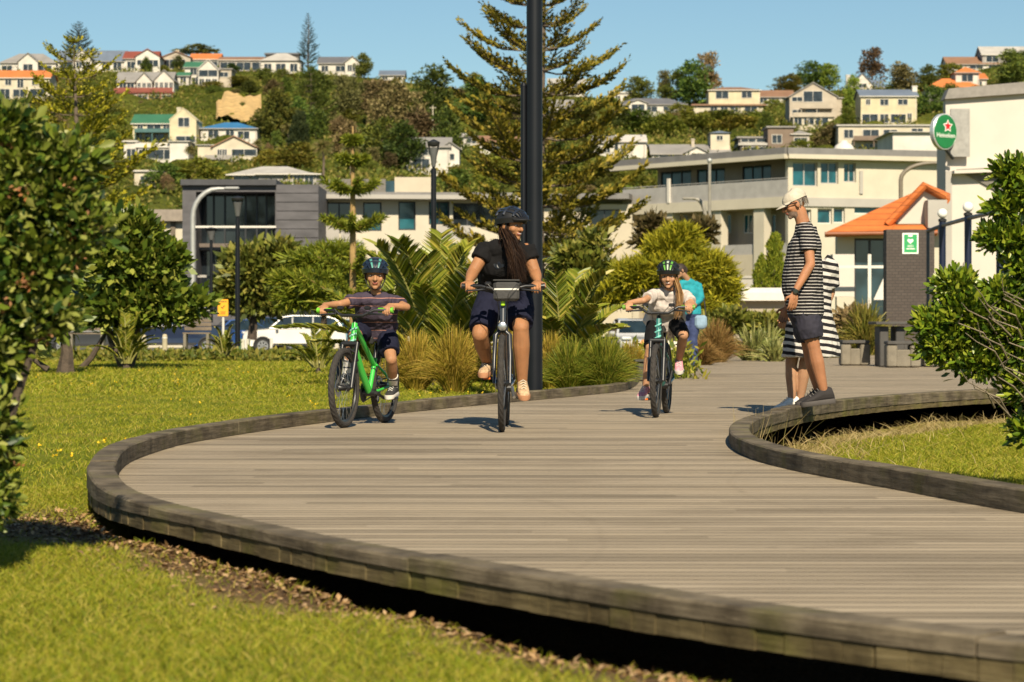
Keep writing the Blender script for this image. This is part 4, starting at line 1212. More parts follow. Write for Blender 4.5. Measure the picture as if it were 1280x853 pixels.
house("white house with grey hipped roof and front gable far left on the ridge", 35, 90, [(0, 70, 79, 90, 'hip', 14, 'white', 'grey', [(.05, .2, .3, .8), (.68, .9, .3, .8)]), (25, 49, 78, 90, 'gable', 10, 'white', 'grey', [(.3, .7, .3, .9)], dict(off=-2))])
house("two storey cream house with an orange tiled roof below the ridge", 30, 126, [(-14, 62, 97, 126, 'side', 10, 'cream', 'orange', [(.28, .36, .08, .3), (.48, .56, .08, .4), (.72, .8, .08, .3), (.2, .33, .5, .9), (.42, .6, .52, .8), (.7, .9, .5, .8)])])
house("white house with a long blue grey roof and small front gable on the ridge", 113, 90, [(72, 155, 76, 90, 'side', 14, 'white', 'bluegrey', [(.05, .2, .2, .8), (.68, .78, .2, .8), (.85, .95, .2, .8)]), (93, 116, 74, 90, 'gable', 10, 'white', 'grey', [(.2, .45, .3, .7), (.55, .8, .3, .7)], dict(off=-2))])
house("white gabled house with a dark red roof on the ridge", 178, 90, [(155, 196, 73, 90, 'side', 10, 'white', 'red', W2), (171, 201, 72, 90, 'gable', 9, 'pale', 'red', [(.1, .4, .25, .55), (.55, .9, .25, .65)], dict(off=-2))])
house("dark framed house with an orange brown gable roof on the ridge", 219, 86, [(202, 238, 72, 86, 'gable', 7, 'beige', 'brown', [(.05, .5, .2, .95), (.58, .8, .2, .9)])], chim=[(222, 64, 4, 22, 'cream')])
house("teal flat fronted house under an orange roof on the ridge", 255, 85, [(238, 274, 74, 85, 'side', 8, 'teal', 'orange', [(.1, .4, .3, .8), (.5, .9, .3, .8)])])
house("long dark glazed house with a brown roof on the ridge", 304, 88, [(274, 335, 75, 88, 'side', 5, 'brown', 'brown', [(.05, .3, .25, .95), (.38, .62, .25, .95), (.7, .96, .25, .95)])])
house("white house with dark panels on a pale roof beside the thin pine", 352, 92, [(326, 376, 76, 92, 'hip', 12, 'white', 'pale', [(.1, .25, .25, .8), (.4, .6, .25, .8), (.75, .9, .25, .8)]), (330, 372, 66, 70, 'flat', 2, 'dark', 'dgrey', [], dict(off=4, depth=3))])
house("white gabled house under a grey roof at the end of the ridge row", 424, 93, [(398, 436, 79, 93, 'side', 9, 'white', 'dgrey', W2), (432, 450, 79, 93, 'gable', 7, 'white', 'grey', [(.2, .45, .25, .75), (.55, .8, .25, .75)], dict(off=-2))])
house("small house with a blue roof just showing over the ridge trees", 490, 102, [(475, 505, 94, 102, 'side', 7, 'white', 'bluegrey', W2)])
house("white double gabled house with a grey roof over a red brick terrace", 182, 118, [(146, 215, 102, 113, 'side', 13, 'white', 'grey', [(.06, .16, .2, .8), (.2, .3, .2, .8)]), (172, 191, 102, 113, 'gable', 10, 'white', 'grey', W3, dict(off=-1.5)), (194, 218, 101, 113, 'gable', 12, 'white', 'grey', W4, dict(off=-1.5)),
      (146, 219, 119, 129, 'flat', 1, 'beige', 'red', [(.4, .55, .2, 1), (.62, .78, .2, 1), (.84, .95, .2, 1)], dict(off=-4, depth=4))], rails=[(146, 219, 112, 117, 'red', -4)])
house("white villa with green roofs and a glazed front gable", 256, 108, [(231, 250, 84, 106, 'side', 8, 'white', 'green', [(.4, .75, .1, .4), (.5, .9, .6, .95)]), (249, 274, 88, 108, 'gable', 12, 'white', 'white', [(.12, .88, .05, .4), (.08, .28, .6, .95), (.4, .6, .6, .95), (.72, .92, .6, .95)], dict(off=-2)), (272, 289, 87, 104, 'flat', 1.5, 'beige', 'grey', [(.2, .7, .2, .5)]), (224, 238, 96, 108, 'side', 4, 'white', 'green', [(.3, .7, .2, .7)], dict(off=-3, depth=4))])
house("yellow house with a green roof, a front gable and arched window", 206, 178, [(166, 220, 154, 176, 'side', 12, 'yellow', 'green', [(.12, .22, .05, .4), (.36, .62, .05, .42), (.72, .84, .05, .4), (.1, .2, .6, .95), (.3, .45, .6, 1), (.52, .7, .6, 1)]), (215, 248, 152, 180, 'gable', 14, 'yellow', 'yellow', [(.36, .7, -.1, .25), (.3, .9, .72, .95)], dict(off=-3, over=.1))], rails=[(170, 214, 162, 166, 'teal', -2)], chim=[(224, 136, 5, 12, 'cream')])
house("white house with a bright blue roof right of the yellow house", 286, 178, [(251, 321, 161, 178, 'hip', 10, 'white', 'blue', [(.15, .3, .15, .6), (.46, .58, .1, .8), (.68, .85, .2, .7)])])
house("white bungalow with a grey gable roof above a timber balcony", 292, 204, [(266, 319, 184, 204, 'gable', 13, 'cream', 'brown', [(.12, .2, .15, .5), (.24, .32, .15, .5), (.5, .98, .15, .5)]), (247, 268, 182, 202, 'flat', 1, 'cream', 'pale', [])], rails=[(258, 292, 195, 200, 'grey', -2)])
house("modern white flat roofed house with dark glass below the yellow house", 196, 206, [(155, 170, 178, 206, 'flat', 2, 'white', 'white', [(.3, .9, .3, .95)]), (172, 214, 185, 200, 'flat', 6, 'white', 'white', [(.08, .48, .15, .8), (.58, .98, .15, .85)]), (213, 236, 178, 209, 'flat', 1, 'pale', 'white', [], dict(off=-1)), (160, 175, 200, 212, 'flat', 1, 'grey', 'grey', [])])
house("small white cottage half buried in shrubs above the dark building", 182, 233, [(168, 197, 215, 233, 'flat', 2, 'cream', 'white', [(.3, .6, .3, .7)])])
house("low wide house with a pale grey hipped roof above the dark building", 340, 234, [(290, 390, 219, 234, 'hip', 13, 'grey', 'pale', [(.04, .2, .1, .8), (.26, .36, .1, .8), (.44, .6, .1, .9), (.66, .8, .1, .8)], dict(over=.8)), (325, 398, 219, 234, 'hip', 7, 'grey', 'pale', [(.6, .7, .1, .8), (.8, .92, .1, .8)], dict(off=-2, over=.6))])
house("white house with a grey gable roof left of the tall pine", 540, 214, [(508, 562, 183, 212, 'side', 12, 'white', 'grey', [(.12, .28, .1, .35), (.4, .6, .1, .35), (.2, .5, .55, .9)]), (550, 574, 186, 208, 'gable', 8, 'pale', 'grey', [(.3, .7, .3, .6)])])
house("white house with a rounded pale roof above the grey gabled house", 574, 182, [(550, 598, 171, 182, 'hip', 7, 'white', 'pale', W3)])
house("white house with a brown roof glimpsed through the tall pine", 626, 190, [(600, 652, 179, 190, 'side', 10, 'white', 'brown', W3)])
house("wide grey roofed house glimpsed through the right side of the tall pine", 696, 148, [(676, 716, 136, 148, 'side', 12, 'beige', 'grey', W2)])
house("white house with a flat roof just right of the pole through the pine", 708, 116, [(686, 731, 104, 116, 'side', 7, 'white', 'pale', W3)])
house("white gabled house with two front windows right of the tall pine", 776, 200, [(742, 775, 178, 198, 'side', 9, 'white', 'grey', [(.1, .25, .25, .6), (.4, .6, .25, .6)]), (772, 806, 178, 200, 'side', 9, 'white', 'white', [(.1, .2, .2, .55), (.25, .35, .2, .55), (.4, .5, .2, .55)], dict(off=-2)), (795, 809, 180, 198, 'gable', 11, 'pale', 'bluegrey', [(.3, .7, .3, .6)], dict(off=1))])
house("small flat white house near the skyline right of the pine", 777, 127, [(763, 792, 117, 127, 'flat', 2, 'white', 'white', [(.25, .4, .3, .7), (.6, .8, .3, .9)])])
house("white bungalow with a broad grey hipped roof below the skyline trees", 815, 146, [(772, 858, 131, 143, 'hip', 10, 'white', 'dgrey', [(.2, .34, .2, .7), (.42, .56, .2, .7), (.68, .8, .2, .7)]), (786, 808, 130, 146, 'gable', 4, 'white', 'grey', [(.2, .8, .1, .6)], dict(off=-2))])
house("cream two storey house with a veranda above the green bank", 912, 141, [(886, 950, 113, 130, 'hip', 6, 'yellow', 'brown', [(.16, .36, .1, .55), (.66, .82, .1, .5)]), (866, 952, 134, 141, 'flat', 2, 'cream', 'brown', [(.25, .33, .1, .95), (.4, .48, .1, .95), (.55, .63, .1, .95), (.75, .9, .1, .95)], dict(off=-3, depth=5, over=.6))])
house("white house under a long brown roof on the skyline beside the cream house", 966, 131, [(947, 992, 121, 131, 'side', 9, 'white', 'brown', W3)])
house("long grey roofed house with a white tower and small front gable", 862, 202, [(815, 912, 192, 202, 'side', 12, 'white', 'grey', W2), (856, 884, 192, 202, 'gable', 7, 'white', 'grey', [(.3, .7, .1, .7)], dict(off=-2)), (889, 913, 166, 198, 'hip', 4, 'cream', 'bluegrey', [(.35, .6, .1, .25)], dict(off=1, depth=6))], chim=[(866, 175, 4, 10, 'beige')])
house("dark flat roofed modern house beside the white tower", 948, 192, [(923, 973, 173, 178, 'flat', 2, 'dark', 'grey', [(.1, .4, .2, .9), (.5, .95, .2, .9)]), (924, 975, 183, 192, 'flat', 3, 'dark', 'pale', [(.1, .4, .2, .9), (.5, .95, .2, .9)], dict(off=-2))])
house("beige stepped house with a big front gable and balconies", 1018, 156, [(987, 1046, 121, 154, 'gable', 17, 'beige', 'grey', [(.07, .25, .02, .16), (.33, .66, -.2, .15), (.08, .26, .5, .64), (.36, .6, .5, .75)]), (1030, 1054, 122, 150, 'flat', 1, 'beige', 'pale', [(.3, .6, .2, .4)], dict(off=2)), (990, 1040, 148, 157, 'flat', 1, 'cream', 'pale', [(.05, .2, .1, 1), (.3, .5, .1, 1), (.6, .85, .1, 1)], dict(off=-2, depth=3))], rails=[(1000, 1040, 130, 136, 'beige', -1.6), (990, 1042, 142, 147, 'beige', -2.2)])
house("white house with a steep front gable and blue grey side roof among dark trees", 1084, 114, [(1064, 1092, 107, 114, 'gable', 15, 'white', 'bluegrey', [(.35, .65, -.3, .3)]), (1085, 1106, 108, 114, 'side', 10, 'white', 'bluegrey', W2, dict(off=2))], chim=[(1060, 95, 5, 12, 'white')])
house("cream two storey house with a flat blue grey roof", 1110, 155, [(1076, 1146, 120, 154, 'side', 9, 'yellow', 'bluegrey', [(.1, .16, .13, .3), (.36, .48, .13, .32), (.68, .82, .13, .3), (.05, .28, .68, .95), (.36, .48, .68, .95), (.56, .78, .68, .95), (.84, .9, .65, .85)])], chim=[(1143, 109, 6, 12, 'pale')])
house("long white terraced building with balconies above the apartment roof", 1108, 188, [(1048, 1164, 158, 188, 'flat', 2, 'cream', 'pale', [(.07, .15, .15, .45), (.28, .42, .15, .5), (.5, .62, .15, .5), (.8, .9, .1, .45), (.72, .95, .6, .9), (.3, .36, .75, .95), (.4, .46, .75, .95), (.5, .56, .75, .95)])], rails=[(1065, 1116, 171, 176, 'brown', -2)])
house("brown house with one small blue window left of the terraced building", 975, 192, [(960, 992, 160, 190, 'flat', 2, 'brown', 'grey', [(.2, .5, .3, .6)]), (990, 1012, 168, 190, 'hip', 6, 'beige', 'grey', [(.2, .8, .2, .6)])])
house("plain pale block with a flat top left of the round sign", 1148, 196, [(1116, 1182, 166, 196, 'flat', 1, 'pale', 'white', [])], d=190)
house("white villa with an orange tiled roof and raised tower at the right", 1198, 124, [(1160, 1226, 110, 122, 'hip', 14, 'white', 'orange', [(.08, .42, .1, .5), (.55, .7, .1, .5)], dict(over=.7)), (1197, 1226, 90, 112, 'hip', 9, 'white', 'orange', [(.3, .7, .1, .45)], dict(off=2, depth=6, over=.5)), (1222, 1238, 96, 112, 'side', 8, 'white', 'orange', [(.3, .6, .2, .5)], dict(off=4))])
house("grey roofed house along the skyline behind the orange roofed villa", 1220, 88, [(1184, 1258, 80, 88, 'side', 10, 'white', 'brown', W3)])
house("large pale roofed building highest on the skyline at the right", 1262, 80, [(1228, 1330, 68, 80, 'side', 11, 'grey', 'pale', W4)])

# ---- trees on the hill
HB_N = [0]
ev_a = LM("hill leaves dark", [(0.032, 0.052, 0.012), (0.058, 0.087, 0.014), (0.102, 0.131, 0.020), (0.145, 0.167, 0.026)], .08, .6, .2, objvar=1)
ev_b = LM("hill leaves bright", [(0.065, 0.098, 0.010), (0.117, 0.150, 0.016), (0.182, 0.195, 0.023), (0.247, 0.234, 0.033)], .08, .6, .2, objvar=1)
ev_c = LM("hill leaves olive", [(0.075, 0.069, 0.025), (0.125, 0.106, 0.037), (0.181, 0.144, 0.056), (0.237, 0.194, 0.088)], .08, .7, .15, objvar=1)
ev_d = LM("hill conifer needles", [(.014, .026, .010), (.026, .042, .014), (.05, .065, .018)], .08, .7, .15, objvar=.6)
trunk_mat = M("grey brown bark", (.12, .09, .065), .9, .3, 6, bump=.5)

def proto_tree(name, lobes, mat, ncl, per, cs, ls, th, tr=.18):
    """a tree of height about 1..; built round the origin"""
    root = thing(name, None, "tree", (0, 0, -500))
    mb = MB(); mb.tube([(0, 0, -.6), (.05, 0, th * .5), (-.04, .03, th)], [tr, tr * .75, tr * .4], 7)
    for c, r, w in lobes[:4]: mb.tube([(0, 0, th * .55), (c[0] * .5, c[1] * .5, (th * .55 + c[2]) / 2), c], [tr * .5, tr * .35, tr * .15], 5)
    mb.build("trunk", trunk_mat, root)
    leaf_obj("crown", crown(lobes, ncl, per, cs, ls), mat, root, world=False)
    return root
def L3(*a): return [((x, y, z), (rx, ry, rz), w) for x, y, z, rx, ry, rz, w in a]
lob = [L3((0, 0, 3.4, 2.3, 2.3, 2.5, 1), (-1.5, .2, 2.2, 1.5, 1.5, 1.8, .7), (1.6, -.3, 2.4, 1.4, 1.4, 1.8, .7), (.3, -.5, 5.2, 1.3, 1.3, 1.2, .4), (0, -.4, 1.4, 1.9, 1.5, 1.2, .6)),
       L3((-.8, 0, 2.8, 2.2, 2.0, 2.2, .9), (1.4, 0, 3.2, 1.7, 1.7, 2.2, .8), (0, -.6, 4.9, 1.4, 1.4, 1.4, .5), (-1.9, -.4, 1.7, 1.2, 1.2, 1.4, .4), (.4, -.3, 1.2, 1.9, 1.5, 1.1, .6)),
       L3((0, 0, 2.2, 2.4, 2.2, 1.5, 1), (1.7, -.2, 1.7, 1.5, 1.4, 1.1, .5), (-1.7, 0, 1.6, 1.5, 1.4, 1.1, .5)),
       L3((0, 0, 4.0, 1.6, 1.6, 2.6, 1), (.7, 0, 2.2, 1.6, 1.5, 1.9, .7), (-.9, -.2, 2.8, 1.4, 1.3, 1.8, .6))]
PROTOS = []
for k, (lb_, mt) in enumerate([(lob[0], ev_a), (lob[0], ev_b), (lob[1], ev_a), (lob[1], ev_c), (lob[3], ev_a), (lob[3], ev_c), (lob[1], ev_b)]):
    PROTOS.append(proto_tree("hillside_tree", lb_, mt, 150, 9, .42, .42, 3.2))
BUSHES = [proto_tree("hillside_shrub", lob[2], mt, 150, 9, .34, .36, 1.0, .1) for mt in (ev_a, ev_b, ev_c)]
TREE_LABEL = ["dark green bushy tree among the hillside houses", "bright green bushy tree among the hillside houses", "dark spreading tree among the hillside houses", "olive brown spreading tree on the hillside",
              "tall narrow dark tree on the hillside", "tall narrow olive brown tree on the hillside", "bright green spreading tree on the hillside"]
BUSH_LABEL = ["dark green shrub on the hillside", "bright green shrub on the hillside", "olive brown shrub on the hillside"]
def place_copy(proto, label, group, px, py, h, w=None, cat="tree", base_h=6.5, d=None):
    v = hill_pt(px, py) if d is None else P(px, py, d)
    c = copy_tree(proto)
    s = v.y / FPX; k = h * s / base_h; kw = k if w is None else w * s / 5.5
    c.location = v; c.scale = (kw, kw, k); c.rotation_euler = (0, 0, random.uniform(0, 6.28))
    tag(c, label, cat, group)
    return c
def blocked(px, py, w, h):
    for a, b, t, bt in HRECT:
        if py > bt - 3 and px + w / 2 > a + 4 and px - w / 2 < b - 4 and py - h < bt - 5 - (bt - t) * .12: return True
        if t < py <= bt - 3 and a < px < b: return True
    return False
NT = NB = 0
# the large ones seen in the photograph: (kind, px, base py, height px, width px)
BIG = [(0, 345, 176, 62, 56), (4, 395, 182, 44, 40), (0, 372, 172, 48, 40), (5, 432, 160, 62, 48), (5, 470, 162, 60, 52), (3, 455, 150, 50, 44), (3, 495, 175, 75, 60), (0, 540, 165, 80, 62), (3, 520, 200, 62, 66), (0, 560, 205, 70, 50),
       (2, 475, 205, 60, 62), (0, 505, 212, 58, 52), (3, 440, 200, 48, 46), (0, 455, 98, 30, 26), (0, 245, 70, 14, 50), (2, 800, 136, 42, 42), (0, 868, 136, 58, 52), (5, 830, 128, 38, 24), (0, 845, 134, 44, 40), (5, 885, 130, 62, 40),
       (0, 1012, 114, 36, 42), (6, 1036, 114, 34, 36), (5, 1090, 108, 46, 40), (3, 1130, 116, 38, 48), (0, 1160, 112, 30, 30), (1, 1190, 106, 26, 44), (0, 1265, 110, 46, 48), (0, 1275, 95, 30, 30), (1, 985, 122, 28, 44),
       (1, 370, 214, 34, 60), (1, 335, 212, 24, 36), (1, 245, 232, 34, 66), (0, 205, 235, 30, 50), (2, 268, 225, 24, 38), (1, 1065, 138, 42, 24), (1, 1060, 160, 26, 22), (2, 1165, 145, 40, 34), (0, 1190, 140, 34, 36), (0, 1225, 130, 22, 50),
       (1, 830, 172, 28, 50), (1, 800, 168, 30, 46), (6, 870, 165, 22, 60), (6, 920, 165, 20, 60), (0, 780, 165, 30, 40), (1, 850, 155, 24, 40), (6, 900, 156, 18, 60), (0, 940, 160, 20, 40), (1, 1000, 200, 24, 40), (3, 1040, 188, 34, 44), (6, 985, 178, 24, 30),
       (1, 760, 235, 34, 50), (1, 790, 240, 28, 44), (0, 720, 180, 40, 46), (0, 600, 160, 60, 60), (0, 650, 150, 40, 60), (1, 700, 230, 44, 60), (1, 620, 235, 40, 60), (2, 570, 240, 30, 50), (0, 395, 118, 28, 40), (1, 205, 90, 8, 16), (2, 120, 150, 34, 50), (1, 60, 160, 30, 50),
       (0, 110, 200, 40, 60), (1, 140, 180, 34, 44), (0, 60, 220, 40, 60), (1, 150, 225, 26, 40), (0, 330, 100, 14, 30), (1, 300, 108, 12, 40), (0, 312, 118, 16, 30), (0, 222, 88, 18, 16), (0, 183, 92, 20, 14), (1, 265, 112, 10, 36), (0, 290, 92, 12, 20)]
for kind, px, py, h, w in BIG:
    place_copy(PROTOS[kind], TREE_LABEL[kind], "trees on the hillside", px, py, h, w)
rr = random.Random(5)
tries = 0
while NT < 205 and tries < 14000:
    tries += 1
    px = rr.uniform(-70, 1350); r = float(np.interp(px, rpx, rpy)); py = rr.uniform(r + 3, 245)
    h = rr.uniform(12, 30) * (.7 + .5 * (py - 80) / 160); w = h * rr.uniform(.9, 1.4)
    if blocked(px, py, w, h): continue
    if 165 < px < 335 and py < 155 and rr.random() < .6: continue
    k = rr.randrange(7); place_copy(PROTOS[k], TREE_LABEL[k], "trees on the hillside", px, py, h, min(w, h * 1.05)); NT += 1
tries = 0
while NB < 230 and tries < 12000:
    tries += 1
    px = rr.uniform(-60, 1340); r = float(np.interp(px, rpx, rpy)); py = rr.uniform(r + 1, 250)
    h = rr.uniform(5, 12); w = h * rr.uniform(1.2, 2.4)
    if blocked(px, py, w, h): continue
    k = rr.randrange(3); place_copy(BUSHES[k], BUSH_LABEL[k], "shrubs on the hillside", px, py, h, w, "shrub", base_h=3.6); NB += 1
for pr_ in PROTOS + BUSHES:
    for ch in list(pr_.children): bpy.data.objects.remove(ch)
    bpy.data.objects.remove(pr_)

# conifers on the ridge and slope
def norfolk(name, label, px, pyb, pyt, wpx, d, mat, whorls=16, per=6, tufts=10, tw=1.0, group=None, top=1.0, ex=.75, droop=.15, ltw=.34, llen=1.0, trunk_c=None, stub=.18, cone=1.0, bw=None):
    """araucaria: tiers of long branches carrying upturned foliage ropes"""
    b = P(px, pyb, d); s = d / FPX; H = (pyb - pyt) * s; Wd = wpx * s / 2
    t = thing(name, label, "tree", b, group=group)
    mb = MB(); rt_ = max(.05, H * .016)
    mb.tube([(0, 0, -.3), (0, 0, H * .3), (.01 * H, 0, H * .7), (0, 0, H)], [rt_, rt_ * .85, rt_ * .5, rt_ * .08], 9)
    out = []
    for k in range(whorls):
        f = k / (whorls - 1); z = H * (stub + (1 - stub) * .985 * f ** .95)
        L = Wd * (1 - f) ** ex * cone + .04 * H * (1 - f * .5)
        if f < .18: L *= .8 + f
        a0 = RNG.uniform(0, 6.28)
        for j in range(per):
            a = a0 + 2 * PI * j / per + RNG.uniform(-.25, .25); l_ = L * RNG.uniform(.62, 1.15)
            dx, dy = math.cos(a), math.sin(a); rise = RNG.uniform(-.05, .12) + .35 * f ** 2 * top
            pts = [Vector((dx * l_ * q, dy * l_ * q, z + l_ * (rise * q - droop * math.sin(q * PI) * .5 + .22 * q ** 3))) for q in (0, .25, .5, .75, 1)]
            mb.tube(pts, [rt_ * .22 * (1 - f * .6), rt_ * .18 * (1 - f * .6), rt_ * .13, rt_ * .08, rt_ * .03], 5)
            n = max(3, int(tufts * l_ / Wd + 2))
            for i in range(n):
                q = .28 + .74 * (i + RNG.uniform(0, .8)) / n
                q = min(q, 1); seg = min(3, int(q * 4)); fr = q * 4 - seg
                p = np.array(pts[seg].lerp(pts[seg + 1], fr))
                for sd in (-1, 1, 0):
                    if sd == 0 and RNG.random() < .4: continue
                    dl = np.array([dx * .8 - sd * dy * .9, dy * .8 + sd * dx * .9, .25 + .25 * RNG.random()])
                    if sd == 0: dl = np.array([dx, dy, .7])
                    dl /= np.linalg.norm(dl)
                    ln = tw * (.10 + .16 * (1 - abs(q - .6))) * (Wd * .5 + l_) * .5 * RNG.uniform(.7, 1.3) * llen
                    out.append((p, dl, ln))
    base = np.array([o[0] for o in out]); dr_ = np.array([o[1] for o in out]); ln = np.array([o[2] for o in out])
    m = 10
    tt = np.tile(np.linspace(.02, .95, m), len(out)); B = np.repeat(base, m, 0); D = np.repeat(dr_, m, 0); Ln = np.repeat(ln, m)
    pos = B + D * (tt * Ln)[:, None]; pos[:, 2] += (tt ** 2 * Ln * .35)
    ax = D + rand_unit(len(pos)) * .65; ax[:, 2] += .30
    VF = leaf_arrays(pos, ax, Ln * ltw * RNG.uniform(.7, 1.3, len(pos)), .5, up=.8)
    leaf_obj("crown", VF, mat, t, world=False)
    mb.build("trunk", trunk_c or trunk_mat, t)
    return t
v = hill_pt(385, 95); norfolk("norfolk_pine", "slim dark pine standing alone on the ridge by the pale roofed house", 385, 92, 17, 24, v.y, ev_d, 22, 6, 7, 1.0)
v = hill_pt(98, 88); norfolk("norfolk_pine", "pointed pine rising behind the blue grey roof on the left of the ridge", 98, 86, 28, 44, v.y + 12, ev_d, 14, 6, 9, 1.0)
v = hill_pt(388, 160); norfolk("norfolk_pine", "broad dark layered pine on the slope below the slim ridge pine", 388, 168, 78, 66, v.y - 5, ev_a, 13, 7, 12, 1.2, stub=.02)
# cypress
def cypress(label, px, pyb, pyt, w, d, mat, group=None):
    b = P(px, pyb, d); s = d / FPX; H = (pyb - pyt) * s; r = w * s / 2
    t = thing("cypress_tree", label, "tree", b, group=group)
    lb_ = [((0, 0, H * .35), (r, r, H * .34), 1), ((0, 0, H * .6), (r * .72, r * .72, H * .3), .7), ((r * .1, 0, H * .82), (r * .4, r * .4, H * .18), .4), ((-r * .2, 0, H * .15), (r * .8, r * .8, H * .15), .4)]
    c, u = lobes_clumps(lb_, 420, shell=(.55, 1.02)); n = len(c); per = 7
    pos = np.repeat(c, per, 0) + RNG.normal(size=(n * per, 3)) * r * .10
    ax = np.repeat(u, per, 0) * .5 + rand_unit(n * per) * .4; ax[:, 2] += 1.2
    leaf_obj("crown", leaf_arrays(pos, ax, RNG.uniform(.6, 1.3, n * per) * r * .34, .4), mat, t, world=False)
    mb = MB(); mb.tube([(0, 0, -.2), (0, 0, H * .5), (0, 0, H * .9)], [r * .2, r * .12, r * .03], 7); mb.build("trunk", trunk_mat, t)
    return t
v = hill_pt(374, 190); cypress("very dark narrow cypress on the slope above the low pale roof", 374, 190, 142, 24, v.y - 6, ev_d)

# cabbage trees on the slope
cab_mat = LM("cabbage tree blades", [(.06, .08, .015), (.12, .13, .025), (.20, .16, .05), (.28, .21, .09)], .08, .5, .3)
def cabbage(label, px, pyb, pyt, w, d, group):
    b = P(px, pyb, d); s = d / FPX; H = (pyb - pyt) * s; r = w * s / 2
    t = thing("cabbage_tree", label, "tree", b, group=group)
    mb = MB(); mb.tube([(0, 0, -.5), (.1, 0, H * .4), (0, 0, H * .72)], [H * .035, H * .028, H * .025], 7); mb.build("trunk", trunk_mat, t)
    n = 420; u = rand_unit(n); u[:, 2] = u[:, 2] * .8 + .15
    base = np.tile([[0, 0, H * .72]], (n, 1)) + u * r * .1; tip = base + u * r * RNG.uniform(.7, 1.1, n)[:, None]; tip[:, 2] -= r * .25
    ctrl = base + u * r * .55; ctrl[:, 2] += r * .12
    V, Fq = ribbon_arrays(base, tip, ctrl, r * .035, 3)
    link_mesh("crown", np_mesh("crown", V, Fq, 4), cab_mat, t)
for lbx in ((404, 222, 170, 30), (438, 216, 176, 28), (360, 190, 150, 20), (238, 214, 178, 18), (322, 200, 172, 14)):
    v = hill_pt(lbx[0], lbx[1]); cabbage("shaggy cabbage tree on the lower slope among houses", lbx[0], lbx[1], lbx[2], lbx[3], v.y - 4, "cabbage trees on the slope")
# utility pole
v = hill_pt(541, 180); up = thing("utility_pole", "tall thin pale utility pole on the slope above the lamp with cone top", "pole", P(541, 190, v.y))
mb = MB(); s = v.y / FPX; mb.tube([(0, 0, -1), (0, 0, 58 * s)], [.16, .11], 8); mb.build("pole", M("pale pole", (.42, .38, .28), .7), up)
mb = MB(); mb.box((0, 0, 55 * s), (8 * s, .12, .12)); mb.build("cross_arm", M("pale pole", (.42, .38, .28), .7), up)

# scrub, ferns and weeds that cover the slope between the trees: one mass
n = 21000
spx = RNG.uniform(-90, 1370, n); rdg = np.interp(spx, rpx, rpy); spy = rdg + RNG.uniform(0, 1, n) ** 1.1 * (262 - rdg) + 1
tt_ = (HB - spy) / (HB - rdg); sd_ = D0 + DR * tt_
base = np.c_[(spx - 640) * sd_ / FPX, sd_, CAM_Z - (spy - HORIZON) * sd_ / FPX]
patch = .5 + .5 * np.sin(spx * .043 + 1.3 * np.sin(spy * .07)) * np.cos(spy * .085 + 1.1 * np.sin(spx * .031))
keep = RNG.uniform(size=n) < .25 + .75 * patch
cliffz = (spx > 268) & (spx < 330) & (spy > 112) & (spy < 158); keep &= ~cliffz
base, patch = base[keep], patch[keep]
per = 9
pos = np.repeat(base, per, 0) + RNG.normal(size=(len(base) * per, 3)) * np.array([.6, .6, .38]); pos[:, 2] += np.repeat(.25 + patch * .75, per) * RNG.uniform(0, 1.1, len(pos))
ax = rand_unit(len(pos)); ax[:, 2] += .7; ax[:, 1] -= .3
scrub = leaf_obj("scrub_cover", leaf_arrays(pos, ax, RNG.uniform(.3, .85, len(pos)), .5), LM("scrub leaves", [(0.040, 0.057, 0.011), (0.069, 0.092, 0.014), (0.115, 0.132, 0.018), (0.172, 0.167, 0.029), (0.253, 0.196, 0.057), (0.092, 0.115, 0.014)], .08, .7, .15), None); tag(scrub, kind="stuff")
# ================================================================ PLANTS NEAR THE PATH
poh = LM("glossy tree leaves", [(0.031, 0.053, 0.006), (0.061, 0.096, 0.010), (0.105, 0.150, 0.014), (0.176, 0.211, 0.023), (0.299, 0.299, 0.056)], .12, .38, .45)
poh2 = LM("mid tree leaves", [(0.049, 0.063, 0.011), (0.092, 0.108, 0.015), (0.141, 0.159, 0.021), (0.208, 0.200, 0.032), (0.267, 0.233, 0.048)], .12, .5, .35)
pine_yel = LM("yellow green pine needles", [(0.109, 0.116, 0.006), (0.186, 0.186, 0.011), (0.296, 0.271, 0.015), (0.420, 0.350, 0.024)], .12, .6, .2)
pine_olive = LM("olive pine needles", [(0.059, 0.061, 0.007), (0.113, 0.106, 0.011), (0.180, 0.154, 0.015), (0.265, 0.206, 0.024), (0.344, 0.252, 0.042)], .12, .6, .2)
pine_young = LM("fresh pine needles", [(0.072, 0.102, 0.008), (0.132, 0.168, 0.012), (0.204, 0.228, 0.019), (0.276, 0.264, 0.029)], .12, .55, .25)
bark = M("dark bark", (.07, .05, .035), .9, .35, 9, bump=.8, bscale=30)
bark_pale = M("pale twig bark", (.24, .19, .13), .85, .3, 12, bump=.5)
bark_gold = M("golden pine trunk", (.30, .19, .07), .85, .25, 8, bump=.4)

